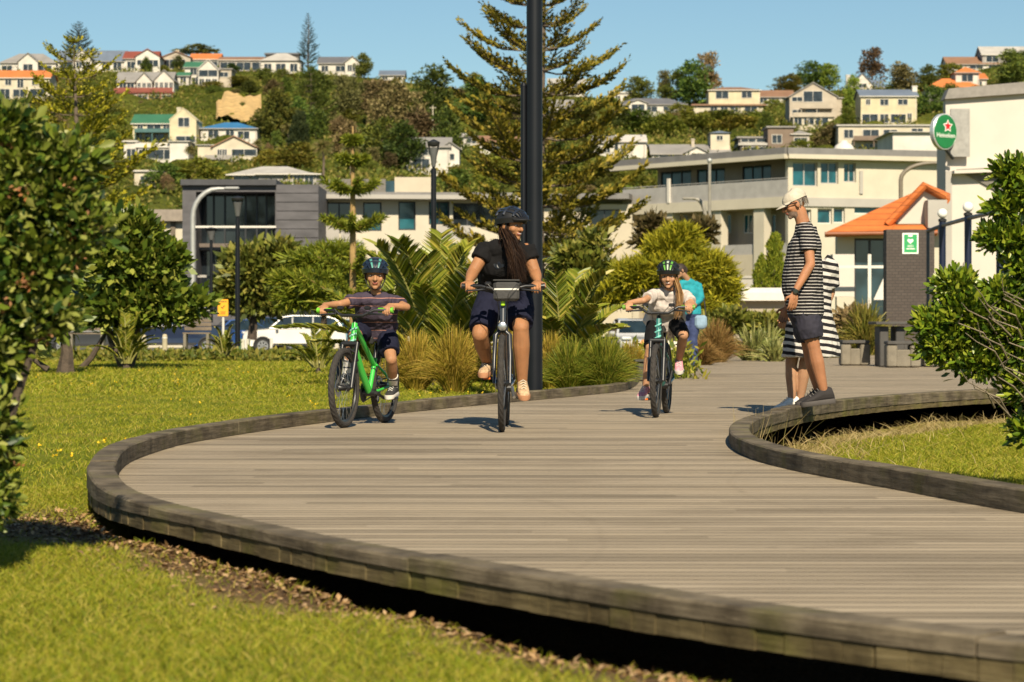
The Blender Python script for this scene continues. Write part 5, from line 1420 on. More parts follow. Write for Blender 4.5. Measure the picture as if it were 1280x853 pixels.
def leafy(name, label, cat, base_px, base_py, d, lobes, mat, ncl, per, cs, ls, stems=(), bark_m=None, aspect=.45, hi=False, shell=(.45, 1.05), group=None, zb=None):
    """crown outlined by lobes (px, py, rx, ry, weight[, depth offset m]) at depth d"""
    b = P(base_px, base_py, d)
    if zb is not None: b.z = zb
    s = d / FPX
    t = thing(name, label, cat, b, group=group)
    LB = []
    for q in lobes:
        c = P(q[0] - (22 if name == 'flowering_bush' else 0), q[1], d) - b; dy = q[5] if len(q) > 5 else 0
        fx = lambda r: max(.35 * r, r - cs * .75 - ls * .45)
        LB.append(((c.x, c.y + dy, c.z), (fx(q[2] * s), fx(q[2] * s * .9), fx(q[3] * s)), q[4]))
    leaf_obj("crown" if cat == "tree" else "foliage", crown(LB, ncl, per, cs, ls, aspect, hi, shell), mat, t, world=False)
    mb = MB()
    for st in stems:
        pts = [P(x, y, d + (st[2] if len(st) > 2 else 0)) - b for x, y in st[0]]
        r0 = st[1]
        mb.tube(pts, [r0 * (1 - .7 * i / max(1, len(pts) - 1)) for i in range(len(pts))], 7)
    if not stems:
        mb.tube([(0, 0, -.1), (0, 0, LB[0][0][2])], [.06, .03], 7)
    mb.build("trunk" if cat == "tree" else "stem", bark_m or bark, t, smooth=True)
    return t

# --- big flowering bush close on the left
d = 8.4
LBB = [(0, 290, 90, 130, 1.0), (55, 220, 58, 66, .5), (15, 172, 74, 44, .45), (92, 258, 44, 44, .3), (50, 345, 56, 62, .45), (-60, 330, 120, 190, 1.0, .3), (0, 440, 56, 70, .5), (-4, 545, 44, 80, .45), (104, 208, 28, 24, .16), (-50, 580, 74, 110, .5), (122, 285, 26, 18, .10), (82, 322, 36, 24, .16), (-5, 625, 44, 42, .3), (78, 395, 30, 26, .12)]
bush_leaf = LM("broad bush leaves", [(0.014, 0.034, 0.007), (0.026, 0.060, 0.009), (0.060, 0.102, 0.011), (0.108, 0.156, 0.015), (0.180, 0.204, 0.033), (0.288, 0.288, 0.077), (0.108, 0.144, 0.013), (0.168, 0.204, 0.022), (0.252, 0.276, 0.055)], .12, .42, .4)
bb = leafy("flowering_bush", "large dark leafy bush with orange brown blossoms close on the left edge", "bush", -10, 672, d, LBB, bush_leaf, 700, 10, .11, .050, [([(-20, 690), (-10, 560), (10, 430), (20, 330)], .035), ([(-10, 600), (-40, 460), (-60, 330)], .03), ([(0, 560), (40, 440), (75, 330)], .02)], bark, .46, True, (.3, 1.08), zb=-.13)
s_ = d / FPX; b_ = Vector(bb.location)
fl_mat = LM("orange brown blossom", [(.36, .11, .03), (.32, .15, .06), (.42, .22, .11), (.22, .09, .04)], .12, .7, .2)
pos = []
for k in range(46):
    q = LBB[RNG.choice(len(LBB), p=np.array([x[4] for x in LBB]) / sum(x[4] for x in LBB))]
    u = rand_unit(1)[0]; u[1] = -abs(u[1])
    c = P(q[0] - 22, q[1], d) - b_; c = np.array(c) + u * np.array([q[2] * s_, q[2] * s_ * .9, q[3] * s_]) * 1.0
    pos.append(c + RNG.normal(size=(18, 3)) * .016)
pos = np.vstack(pos); leaf_obj("blossom", leaf_arrays(pos, rand_unit(len(pos)), .024, .5), fl_mat, bb, world=False)

# --- leafy shrub on the right edge, beside the sunken lawn
d = 13.2
LBR = [(1275, 425, 62, 58, .9), (1210, 400, 48, 46, .75), (1182, 436, 40, 34, .4), (1284, 330, 30, 34, .28), (1290, 240, 44, 46, .5), (1250, 375, 36, 30, .3), (1196, 360, 34, 22, .22), (1290, 485, 46, 50, .5), (1228, 455, 50, 30, .45), (1340, 380, 80, 110, .9, .3), (1258, 262, 22, 14, .12), (1165, 408, 24, 24, .2), (1246, 298, 26, 16, .14), (1288, 540, 30, 20, .2), (1265, 218, 24, 18, .14), (1268, 300, 34, 26, .26), (1300, 350, 50, 40, .4)]
shrub_leaf = LM("bright shrub leaves", [(0.027, 0.056, 0.006), (0.062, 0.112, 0.008), (0.125, 0.188, 0.010), (0.213, 0.263, 0.016), (0.300, 0.325, 0.035)], .12, .36, .45)
rb = leafy("leafy_shrub", "bright green leafy shrub with bare twigs at the right edge beside the sunken lawn", "shrub", 1320, 570, d, LBR, shrub_leaf, 520, 9, .085, .056, [([(1320, 590), (1300, 520), (1270, 450), (1225, 385)], .028), ([(1310, 540), (1285, 450), (1270, 340), (1280, 250)], .022), ([(1290, 480), (1250, 440), (1200, 400)], .012), ([(1300, 500), (1225, 440), (1195, 425)], .010), ([(1280, 430), (1240, 400), (1215, 350)], .009)], bark_pale, .36, True, (.35, 1.08), zb=-.22)
mb = MB()
for k in range(22):
    x, y = rr.uniform(1200, 1290), rr.uniform(360, 500); b0 = Vector(rb.location)
    mb.tube([P(x + 34, y + 34, d - .1) - b0, P(x + 18 + rr.uniform(-8, 8), y + 14, d - .3) - b0, P(x + rr.uniform(-10, 10), y + 2, d - .36) - b0, P(x + rr.uniform(-14, 8), y - 10 + rr.uniform(-6, 6), d - .42) - b0], [.006, .0045, .003, .0018], 5)
mb.build("twig", bark_pale, rb, smooth=True)

# --- round glossy tree on the lawn at the left, with leaning trunks
d = 44
leafy("pohutukawa_tree", "round glossy green tree with crooked trunks on the lawn at the left", "tree", 160, 461, d, [(158, 330, 62, 56, 1.0), (190, 375, 48, 45, .7), (110, 380, 40, 38, .55), (165, 290, 35, 28, .35), (205, 330, 28, 32, .3), (130, 330, 40, 40, .4), (150, 388, 60, 24, .6), (212, 388, 26, 20, .2), (85, 388, 22, 24, .2), (243, 381, 12, 12, .07)], poh, 800, 10, .32, .20,
      [([(160, 466), (152, 450), (140, 425), (130, 395)], .14), ([(159, 464), (170, 430), (175, 390)], .12), ([(100, 463), (115, 446), (130, 420), (140, 395)], .07)], bark, .5)
leafy("small_tree", "small dark tree with a thick forked trunk half hidden by the flowering bush", "tree", 80, 465, 40, [(60, 395, 50, 40, .6), (30, 420, 40, 30, .4), (80, 340, 40, 50, .5)], poh, 330, 9, .3, .18, [([(82, 468), (84, 440), (78, 400)], .16), ([(60, 462), (45, 452), (20, 430)], .06)], bark)
# --- rounded trees before the dark building
leafy("pohutukawa_tree", "rounded olive green tree in front of the dark building behind the lamp post", "tree", 315, 415, 92, [(322, 345, 46, 42, 1), (350, 320, 22, 24, .3), (295, 365, 28, 32, .5), (345, 375, 30, 28, .5), (300, 330, 26, 24, .3), (318, 384, 36, 14, .3)], poh2, 560, 9, .55, .36, [([(315, 425), (318, 390), (320, 350)], .2)])
leafy("pine_shrub", "spreading soft needled dark green shrub behind the boy", "tree", 405, 400, 62, [(400, 355, 62, 24, .8), (375, 374, 36, 20, .5), (440, 345, 42, 28, .5), (392, 328, 40, 16, .3), (430, 378, 40, 20, .5), (362, 352, 30, 14, .25), (415, 318, 40, 10, .2)], pine_young, 300, 32, .27, .26, [([(405, 425), (405, 350)], .1)], bark, .13)
leafy("dark_shrub", "dark twiggy shrub between the pole and the yellow green pine", "shrub", 735, 400, 66, [(735, 345, 40, 34, .9), (715, 325, 24, 20, .3), (760, 365, 34, 28, .6), (705, 370, 34, 30, .6), (742, 305, 14, 10, .08)], poh2, 520, 8, .36, .27, [([(735, 425), (735, 340)], .1)])
# yellow green spreading pine behind the girl
leafy("spreading_pine", "low spreading yellow green pine behind the girl and the teal top", "tree", 835, 420, 64, [(840, 340, 66, 34, 1), (800, 350, 46, 30, .7), (885, 345, 42, 32, .7), (840, 312, 46, 22, .5), (770, 370, 30, 20, .3), (860, 380, 60, 24, .6), (905, 365, 24, 18, .25), (850, 296, 30, 12, .2)], pine_yel, 330, 42, .30, .25, [([(835, 430), (838, 380), (842, 320)], .18), ([(836, 400), (870, 360), (895, 345)], .08), ([(836, 400), (800, 365), (785, 350)], .08)], bark, .14)
leafy("small_tree", "thin reddish shrub in front of the apartment columns above the yellow green pine", "tree", 815, 360, 100, [(815, 285, 14, 14, .5), (875, 290, 22, 16, .4), (812, 300, 20, 20, .5)], ev_c, 160, 8, .5, .4, [([(815, 380), (815, 290)], .1)])
# cypresses by the man
cypress("taller of the two bright cypresses left of the man", 968, 372, 292, 26, 78, pine_young, "bright cypresses")
cypress("shorter of the two bright cypresses left of the man", 951, 372, 322, 20, 78, pine_young, "bright cypresses")

# --- pines
norfolk("norfolk_pine", "very tall spreading pine behind the black pole reaching out of the frame", 672, 420, -165, 226, 96, pine_olive, 20, 6, 19, 1.1, stub=.07, droop=.16, ltw=.36, llen=.85, top=.7, ex=.58)
norfolk("norfolk_pine", "tall loose pine behind the flowering bush at the left with a bare top spike", 92, 400, 50, 235, 84, pine_yel, 14, 6, 14, 1.0, stub=.12, droop=.16, ltw=.38, llen=.9, ex=.6)
# young star shaped pine
d = 56; b = P(441, 420, d); sy = d / FPX
yp = thing("young_pine", "young pine with a golden trunk and sparse flat tiers of branches above the boy", "tree", b)
mb = MB(); mb.tube([(0, 0, -.2), (0, 0, 150 * sy), (0, 0, 262 * sy)], [.085, .07, .02], 8); mb.build("trunk", bark_gold, yp, smooth=True)
out = []; mb = MB()
for zpx, L in ((52, 62), (84, 56), (134, 36), (180, 35), (216, 17), (242, 8)):
    for j in range(7):
        a = 2 * PI * j / 7 + zpx; l_ = L * sy * RNG.uniform(.85, 1.1)
        for q in np.linspace(.12, 1, 26):
            p = np.array([math.cos(a) * l_ * q, math.sin(a) * l_ * q, zpx * sy + l_ * (.38 * q ** 2 - .02)])
            for _ in range(16): out.append((p, np.array([math.cos(a), math.sin(a), .4]), 1))
        mb.tube([(0, 0, zpx * sy), (math.cos(a) * l_ * .5, math.sin(a) * l_ * .5, zpx * sy + l_ * .07), (math.cos(a) * l_, math.sin(a) * l_, zpx * sy + l_ * .36)], [.02, .015, .008], 5)
mb.build("branch", bark_gold, yp)
pos = np.array([o[0] for o in out]); ax = np.array([o[1] for o in out]) * .55 + rand_unit(len(out)) * .8; ax[:, 2] += .2
leaf_obj("crown", leaf_arrays(pos, ax, RNG.uniform(.12, .21, len(pos)), .14), pine_young, yp, world=False)

# --- palms
palm_mat = LM("palm leaflets", [(0.068, 0.101, 0.009), (0.121, 0.155, 0.013), (0.203, 0.223, 0.019), (0.284, 0.270, 0.032), (0.365, 0.297, 0.054)], .12, .42, .4)
palm_rib = M("palm midrib", (.26, .24, .07), .5, .15)
def frond_set(fr, leaf_n=58, lw=.02, ll=.46, vee=.5):
    """feather fronds: each (base, tip, ctrl); returns leaflets and ribs"""
    B, T, Cc, ribs = [], [], [], MB()
    for b, t, c in fr:
        b, t, c = Vector(b), Vector(t), Vector(c)
        pts = [(1 - q) ** 2 * b + 2 * q * (1 - q) * c + q * q * t for q in [k_ / 7 for k_ in range(8)]]
        ribs.tube(pts, [.022 * (1 - .8 * i / 7) for i in range(8)], 5)
        L = (t - b).length
        for q in [float(z_) for z_ in np.linspace(.14, 1, leaf_n)]:
            p = (1 - q) ** 2 * b + 2 * q * (1 - q) * c + q * q * t
            tg = (2 * (1 - q) * (c - b) + 2 * q * (t - c)).normalized()
            sd = tg.cross(Vector((0, 0, 1)));  sd = sd.normalized() if sd.length > .1 else Vector((1, 0, 0))
            up = sd.cross(tg)
            ln = ll * (1 - .55 * abs(q - .4) / .6) * L / 2
            for s in (-1, 1):
                dr = (tg * .75 + sd * s * .75 + up * vee * .55).normalized()
                e = p + dr * ln * random.uniform(.85, 1.1) + Vector((0, 0, -ln * .12))
                B.append(p); T.append(e); Cc.append(p + dr * ln * .55)
    return ribbon_arrays(np.array(B), np.array(T), np.array(Cc), lw, 2), ribs
def palm(label, px, py, d, nf, L, spread, seed, group=None, zb=None, lw=.032):
    rs = random.Random(seed); b = P(px, py, d)
    if zb is not None: b.z = zb
    t = thing("phoenix_palm", label, "palm", b, group=group)
    fr = []
    for k in range(nf):
        a = 2 * PI * k / nf * 2.4 + rs.uniform(-.3, .3); el = rs.uniform(.28, 1.35); l_ = L * rs.uniform(.75, 1.1)
        dx, dy = math.cos(a) * math.cos(el) * spread, math.sin(a) * math.cos(el) * spread
        tip = Vector((dx * l_, dy * l_, .2 + math.sin(el) * l_ * .88)); ctl = Vector((dx * l_ * .45, dy * l_ * .45, .2 + math.sin(el) * l_ * .62 + .12 * l_))
        fr.append(((dx * .12, dy * .12, .15), tip, ctl))
    VF, ribs = frond_set(fr, lw=lw)
    link_mesh("frond", np_mesh("frond", *VF, 4), palm_mat, t)
    ribs.build("midrib", palm_rib, t, smooth=True)
    mb = MB(); kq = L / 2.0 * .8; mb.lathe([(.14 * kq, -.15), (.20 * kq, .05), (.15 * kq, .28 * kq), (.06 * kq, .45 * kq)], n=12); mb.build("trunk", bark, t, smooth=True)
    return t
palm("big feathery palm with upright fronds between the boy and the woman", 545, 440, 33, 34, 2.15, 1.0, 3, zb=-.1)
palm("second feathery palm just right of the black pole", 702, 432, 31, 20, 1.75, .8, 8, zb=-.1)
palm("palm leaning behind the boy's left shoulder", 482, 425, 36, 18, 1.75, 1.0, 12, zb=-.1)
palm("small yellowish palm on the lawn edge behind the boy's bicycle", 398, 447, 40, 14, .85, .8, 21, zb=-.12, lw=.018)
palm("small palm under the glossy round tree on the lawn", 158, 455, 43, 18, .95, .7, 31, zb=-.1, lw=.018)
palm("small palm beside the yellow sign", 281, 445, 52, 12, .75, .7, 41, zb=-.12, lw=.018)

# --- ornamental grasses and flax
def tuft(name, label, cat, px, py, d, h, w, n, mat, bw, droop=.35, seg=4, group=None, spread=.16, zb=-.08):
    b = P(px, py, d); b.z = zb
    t = thing(name, label, cat, b, group=group)
    a = RNG.uniform(0, 2 * PI, n); r0 = RNG.uniform(0, 1, n) ** .6 * w * spread; el = RNG.uniform(0, 1, n) ** .8
    base = np.c_[np.cos(a) * r0, np.sin(a) * r0 * .7, np.zeros(n)]
    reach = el * w * RNG.uniform(.6, 1.05, n); hh_ = h * RNG.uniform(.55, 1.08, n) * (1 - .45 * el ** 2)
    tip = np.c_[np.cos(a) * (r0 + reach), np.sin(a) * (r0 + reach) * .8, hh_ * (1 - droop * el)]
    ctrl = np.c_[np.cos(a) * (r0 + reach * .35), np.sin(a) * (r0 + reach * .35) * .8, hh_ * 1.02]
    V, Fq = ribbon_arrays(base, tip, ctrl, bw, seg)
    link_mesh("blade", np_mesh("blade", V, Fq, 4), mat, t)
    return t
tus_gold = LM("golden tussock blades", [(0.156, 0.143, 0.012), (0.260, 0.208, 0.021), (0.377, 0.273, 0.036), (0.468, 0.325, 0.062), (0.312, 0.182, 0.031)], .12, .6, .2)
tus_green = LM("green tussock blades", [(0.068, 0.101, 0.009), (0.121, 0.155, 0.013), (0.203, 0.216, 0.019), (0.324, 0.270, 0.043)], .12, .55, .25)
tus_brown = LM("brown tussock blades", [(.16, .085, .025), (.25, .14, .04), (.33, .20, .07), (.16, .12, .03)], .12, .65, .2)
flax_mat = LM("flax blades", [(0.103, 0.127, 0.028), (0.172, 0.184, 0.046), (0.253, 0.253, 0.074), (0.345, 0.322, 0.120)], .12, .45, .4)
GT = "tussock grasses along the path"
for lb, px, d, h, w, m in (("golden tussock beside the boy's rear wheel", 520, 30, .78, .62, tus_gold), ("large golden tussock behind the woman's right leg", 568, 29, .85, .66, tus_gold), ("greenish tussock right of the black pole", 712, 28, .72, .55, tus_green),
                           ("wide green tussock between the black pole and the girl", 755, 28, .78, .6, tus_green), ("golden tussock behind the woman's left leg", 640, 30.5, .82, .6, tus_gold), ("golden tussock low behind the green one near the pole", 690, 30, .75, .5, tus_gold),
                           ("golden tussock at the left of the girl's front wheel", 790, 33, .62, .5, tus_gold)):
    tuft("tussock_grass", lb, "grass clump", px, 470, d, h, w, 2300, m, .006, group=GT)
for lb, px, d, h, w, m in (("brown tussock right of the woman with the shopping bag", 895, 47, .95, .75, tus_brown), ("smaller brown tussock closer to the path right of the shopping bag", 878, 44, .6, .55, tus_brown)):
    tuft("tussock_grass", lb, "grass clump", px, 450, d, h, w, 1800, m, .009, group=GT)
for lb, px, d, h, w, n in (("pale broad leaved flax behind the woman with the shopping bag", 880, 52, 1.15, .6, 90), ("broad flax clump left of the man's striped shirt", 940, 49, .85, .85, 260), ("small flax clump low beside the man's hand", 968, 48, .62, .6, 200), ("pale flax behind the broad clump near the cypresses", 962, 55, 1.0, .6, 110)):
    tuft("flax_plant", lb, "plant", px, 450, d, h, w, n, flax_mat, .028, .3, 4)
tuft("flax_plant", "bushy yellow green flax in front of the tiled roof house right of the man", "plant", 1082, 440, 57, 1.45, 1.05, 700, LM("yellow flax blades", [(.07, .08, .012), (.13, .13, .018), (.20, .17, .03), (.28, .21, .05)], .12, .5, .3), .026, .4)
tuft("flax_plant", "darker flax clump behind the picnic table beside the dark wall", "plant", 1060, 440, 59, 1.2, .8, 420, tus_green, .024, .4)
# planting fills
leafy("shrub", "low mixed green shrub in the bed behind the woman with the shopping bag", "shrub", 915, 440, 60, [(915, 405, 40, 22, 1), (960, 410, 36, 20, .8), (890, 412, 24, 18, .5)], poh2, 360, 8, .25, .2)
leafy("shrub", "reddish green shrub in front of the flax at the tiled roof house", "shrub", 1068, 440, 58, [(1066, 405, 26, 26, 1), (1085, 415, 22, 18, .5)], ev_c, 260, 8, .22, .18)
# ground cover before the parked cars, one mass
gc = scatter(-13, -3.2, 51, 59, 5200); pos = np.c_[gc, -.12 + RNG.uniform(0, .13, len(gc))]
keep = in_view(gc); pos = pos[keep]
pos = np.repeat(pos, 5, 0) + RNG.normal(size=(len(pos) * 5, 3)) * .05; pos[:, 2] = np.abs(pos[:, 2] + .1) - .1
ax = rand_unit(len(pos)); ax[:, 2] += .6
gcv = leaf_obj("ground_cover", leaf_arrays(pos, ax, RNG.uniform(.08, .18, len(pos)), .5), LM("ground cover leaves", [(.05, .07, .008), (.10, .12, .012), (.17, .16, .02), (.23, .19, .04)], .12, .55, .25), None); tag(gcv, kind="stuff")
# more low foliage mass behind the path beds
gc = scatter(-1.9, 2.6, 33, 36, 1500); pos = np.c_[gc, RNG.uniform(-.1, .35, len(gc))]; pos = np.repeat(pos, 4, 0) + RNG.normal(size=(len(pos) * 4, 3)) * .08
ax = rand_unit(len(pos)); ax[:, 2] += .8
gcv2 = leaf_obj("ground_cover", leaf_arrays(pos, ax, RNG.uniform(.08, .2, len(pos)), .3), tus_green, None); tag(gcv2, kind="stuff")

# ================================================================ STREET FURNITURE
black_paint = M("black gloss paint", (.007, .008, .011), .4, .15, 3, spec=.3)
black_matte = M("black matte paint", (.014, .014, .015), .55, .15)
# big black post by the kerb with a thinner pipe beside it
b = P(668, 493, 25.2); b.z = -.07
lp = thing("lamp_post", "thick tall black post with a thinner pipe alongside right behind the woman", "post", b)
mb = MB(); mb.lathe([(.095, -.1), (.095, .02), (.086, .03), (.084, 3.6), (.083, 5.2)], n=24); mb.build("post", black_paint, lp, smooth=True)
mb = MB(); mb.lathe([(.13, -.05), (.13, .025), (.10, .035)], n=24); mb.build("base_plate", black_matte, lp)
s = 25.2 / FPX; q = P(654.5, 493, 25.2) - b
mb = MB(); mb.tube([(q.x, .02, 0), (q.x, .02, 398 * s)], .031, 12); mb.tube([(q.x, .02, 398 * s), (q.x, .02, 402 * s)], [.036, .02], 12); mb.build("side_pipe", black_paint, lp, smooth=True)
mb = MB()
for z in (.6, 1.8, 3.0): mb.box((q.x / 2, .02, z), (abs(q.x), .02, .03))
mb.build("clamp", black_matte, lp)

def y_lamp(label, px, pyb, pyt, d, group):
    b = P(px, pyb, d); s = d / FPX; H = (pyb - pyt) * s
    t = thing("lamp_post", label, "lamp post", b, group=group)
    r = .055
    mb = MB(); mb.tube([(0, 0, -.1), (0, 0, H * .85)], [r * 1.2, r], 10); mb.build("pole", black_paint, t, smooth=True)
    hw_ = 7 * s; mb = MB()
    for sx in (-1, 1): mb.tube([(0, 0, H * .84), (sx * hw_ * .35, 0, H * .9), (sx * hw_, 0, H * .985)], .02, 6)
    mb.build("arm", black_paint, t, smooth=True)
    mb = MB(); mb.lathe([(.02, H * .998), (hw_ * 1.15, H * .985), (hw_ * 1.15, H * .98), (hw_ * .9, H * .965), (.02, H * .96)], n=16); mb.build("lamp_head", black_matte, t, smooth=True)
    mb = MB(); mb.lathe([(hw_ * .35, H * .86), (hw_ * .45, H * .88), (hw_ * .8, H * .955), (.02, H * .958)][::1], n=12); mb.build("lamp_glass", M("lamp glass", (.10, .10, .10), .3), t)
    return t
GL = "black lamp posts"
y_lamp("slim black lamp post with a y shaped head in front of the dark building", 297, 428, 245, 58, GL)
y_lamp("shorter black lamp post left of the yellow sign", 264, 400, 284, 88, GL)
y_lamp("black lamp post with a cone lantern left of the woman's helmet", 542, 420, 174, 48, GL)
# grey curved street light
def curve_light(label, px, pyb, pyt, pxe, d, mat, r=.07, group="curved street lights"):
    b = P(px, pyb, d); s = d / FPX; H = (pyb - pyt) * s; ex = (pxe - px) * s
    t = thing("street_light", label, "street light", b, group=group)
    pts = [(0, 0, -.1), (0, 0, H * .55), (0, 0, H * .78)] + [(ex * .75 * (1 - math.cos(a)), 0, H * .78 + H * .22 * math.sin(a)) for a in np.linspace(.25, PI / 2, 6)] + [(ex, 0, H)]
    mb = MB(); mb.tube(pts, [r * 1.2] + [r] * (len(pts) - 3) + [r * .7, r * .6], 10); mb.build("pole", mat, t, smooth=True)
    sg = 1 if ex > 0 else -1
    mb = MB(); mb.bevbox((ex + sg * .2, 0, H + .02), (.65, .22, .12), .04); mb.build("lamp_head", mat, t)
    return t
curve_light("pale grey curved street light in front of the dark building", 241, 400, 236, 284, 104, galv, .11)
curve_light("brown curved street light beside the apartment in front of its right wing", 1126, 300, 204, 1178, 112, M("bronze pole", (.17, .14, .10), .5), .10)
curve_light("thin grey street light before the apartment columns", 882, 370, 249, 866, 118, M("grey pole", (.25, .23, .19), .5), .10)
t = thing("flag_pole", "straight thin pale pole in front of the apartment balcony", "pole", P(887, 370, 116)); s = 116 / FPX
mb = MB(); mb.tube([(0, 0, -1), (0, 0, 168 * s)], [.09, .07], 8); mb.build("pole", MATS["grey pole"], t); mb = MB(); mb.ell((0, 0, 169 * s), .13); mb.build("finial", galv, t)

# globe lamps on blue posts with a rail
blue_post = M("navy blue paint", (.007, .012, .035), .4, .15)
globe_mat = M("white globe glass", (.80, .78, .72), .25, .02)
GB = "white globe lamps"
for lb, px, py, d, r in (("white globe lamp on a navy post nearest the dark brick wall", 1178, 267, 57, 6.2), ("white globe lamp on a navy post second from the dark brick wall", 1210, 259, 54, 6.6), ("white globe lamp on a navy post nearest the leafy shrub", 1250, 246.5, 51, 7.6), ("white globe lamp lower and half hidden behind the leafy shrub", 1256, 258, 54, 6.6)):
    b = P(px, py, d); s = d / FPX; zb = -.05
    t = thing("globe_lamp", lb, "lamp", (b.x, b.y, zb), group=GB)
    z = b.z - zb
    mb = MB(); mb.tube([(0, 0, 0), (0, 0, z - r * s * 1.7)], .082, 12); mb.lathe([(.11, 0), (.11, .12), (.085, .14)], n=12); mb.build("post", blue_post, t, smooth=True)
    mb = MB(); mb.lathe([(.05, z - r * s * 1.9), (.10, z - r * s * 1.6), (.10, z - r * s * 1.2), (.06, z - r * s * 1.0)], n=12); mb.build("collar", black_matte, t)
    mb = MB(); mb.ell((0, 0, z), r * s, nu=20, nv=14); mb.build("globe", globe_mat, t, smooth=True)
rl = thing("hand_rail", "dark rail joining the navy posts of the globe lamps", "rail", P(1210, 280, 54))
mb = MB(); mb.tube([P(1160, 289, 58), P(1178, 282, 57), P(1210, 273, 54), P(1250, 264, 51), P(1285, 256, 49)], .05, 8); mb.build("bar", M("dark rail paint", (.05, .055, .06), .4), rl, world=True)
mb = MB()
for px, py, d in ((1160, 289, 58), (1285, 256, 49)): v = P(px, py, d); mb.tube([(v.x, v.y, -.05), (v.x, v.y, v.z)], .04, 8)
mb.build("leg", MATS["dark rail paint"], rl, world=True)

# picnic table and concrete block seats at the right
pt = thing("picnic_table", "dark heavy picnic table on block legs in front of the dark brick wall", "table", G(1130, 458))
d = pt.location.y; s = d / FPX; x0 = pt.location.x
wood_dark = M("dark table timber", (.06, .055, .05), .7, .25, 5); conc = M("weathered concrete block", (.19, .165, .125), .9, .2, 5, bump=.5)
def at(px): return (px - 640) * s - x0
def zt(py): return CAM_Z - (py - HORIZON) * s - pt.location.z
mb = MB()
for k in range(4): mb.bevbox(((at(1090) + at(1185)) / 2, -.36 + .24 * k, zt(404)), (at(1185) - at(1090), .22, .05), .008)
mb.build("tabletop", wood_dark, pt)
for px in (1102, 1122, 1160):
    mb = MB(); mb.bevbox((at(px), 0, zt(404) / 2 - .03), (.16, .6, zt(404) - .06), .015); mb.build("leg", wood_dark, pt)
mb = MB(); mb.box((at(1135), 0, .35), (1.0, .5, .12)); mb.build("stretcher", wood_dark, pt)
GS = "block seats round the picnic table"
for lb, px, dd, w in (("block seat left of the dark picnic table", 1068, .6, 34), ("block seat in front of the dark picnic table", 1128, -1.2, 42), ("block seat at the right end of the dark picnic table behind the shrub", 1172, -.6, 34)):
    dq = d + dd; sq = dq / FPX; xx = (px - 640) * sq
    t = thing("block_seat", lb, "seat", (xx, dq, 0), group=GS)
    mb = MB(); mb.bevbox((0, 0, .43), (w * sq, .42, .06), .012); mb.build("seat", wood_dark, t)
    for q in (-.35, .35):
        mb = MB(); mb.bevbox((q * w * sq, 0, .205), (.18, .36, .385), .02); mb.build("leg", conc, t)
    mb = MB(); mb.bevbox((0, 0, .16), (w * sq * .45, .3, .3), .02); mb.build("block", conc, t)
pl = thing("timber_planter", "low timber box edging the bed behind the girl's front wheel", "planter", G(803, 477))
mb = MB(); mb.bevbox((.10, .2, .13), (.34, .5, .26), .02); mb.build("box", MATS["dark table timber"], pl); mb = MB(); mb.bevbox((.10, .2, .275), (.40, .56, .03), .006); mb.build("cap", MATS["dark table timber"], pl)

# yellow sign on a white post
d = 56; ys = thing("warning_sign", "small yellow orange notice on a white post at the lawn edge", "sign", P(279, 440, d))
s = d / FPX; sy_ = M("yellow orange sign", (.80, .36, .01), .5, .05)
mb = MB(); mb.tube([(0, 0, -.1), (0, 0, 58 * s)], .03, 8); mb.build("post", white_trim, ys)
mb = MB(); mb.bevbox((0, -.045, 55 * s), (13.2 * s, .012, 21 * s), .004); mb.build("board", sy_, ys)
ink = M("black sign ink", (.03, .015, .01), .6)
mb = MB(); c = Vector((0, -.054, 55 * s))
mb.box(c + Vector((.02, 0, .03)), (.02, .003, .06), mat=Matrix.Rotation(R(45), 3, 'Y')); mb.box(c + Vector((-.02, 0, .0)), (.02, .003, .06), mat=Matrix.Rotation(R(-45), 3, 'Y')); mb.build("symbol", ink, ys)
mb = MB()
for k, w in ((-.09, .13), (-.115, .10), (-.14, .12)): mb.box(c + Vector((0, 0, k)), (w, .003, .012))
mb.build("text_line", M("orange sign ink", (.45, .10, .01), .6), ys)
mb = MB()
for k in (-.075, -.03, .015, .06): mb.box(c + Vector((k + .006, 0, .145)), (.03, .003, .03))
mb.build("heading", ink, ys)

# bollards and park benches by the car park
GBo = "pale timber bollards"
for lb, px, py, d, hpx in (("pale bollard under the glossy tree beside the wheel of the dark pickup", 180, 441, 70, 22), ("pale bollard right of the glossy tree", 206, 442, 66, 24), ("low white bollard with a light base on the lawn edge", 211, 452, 58, 12)):
    s = d / FPX; t = thing("bollard", lb, "bollard", P(px, py, d), group=GBo)
    mb = MB(); mb.lathe([(.07, -.05), (.07, hpx * s * .9), (.05, hpx * s), (.01, hpx * s * 1.01)], n=12); mb.build("post", M("pale bollard timber", (.42, .36, .24), .8), t)
    mb = MB(); mb.lathe([(.074, hpx * s * .78), (.074, hpx * s * .86)], n=12); mb.build("band", white_trim, t)
for lb, px, py, d, m1 in (("red and white marker post in front of the white car", 307, 447, 58, 1), ("thin white marker post with red base beside the white car's wheel", 339, 445, 60, 1)):
    s = d / FPX; t = thing("marker_post", lb, "post", P(px, py, d), group="red and white marker posts")
    mb = MB(); mb.tube([(0, 0, .0), (0, 0, 22 * s)], .035, 8); mb.build("post", white_trim, t)
    mb = MB(); mb.tube([(0, 0, 1 * s), (0, 0, 6 * s)], .04, 8); mb.build("band", M("marker red", (.55, .02, .015), .5), t)
bench_wood = M("bench timber", (.15, .115, .08), .8, .25, 6)
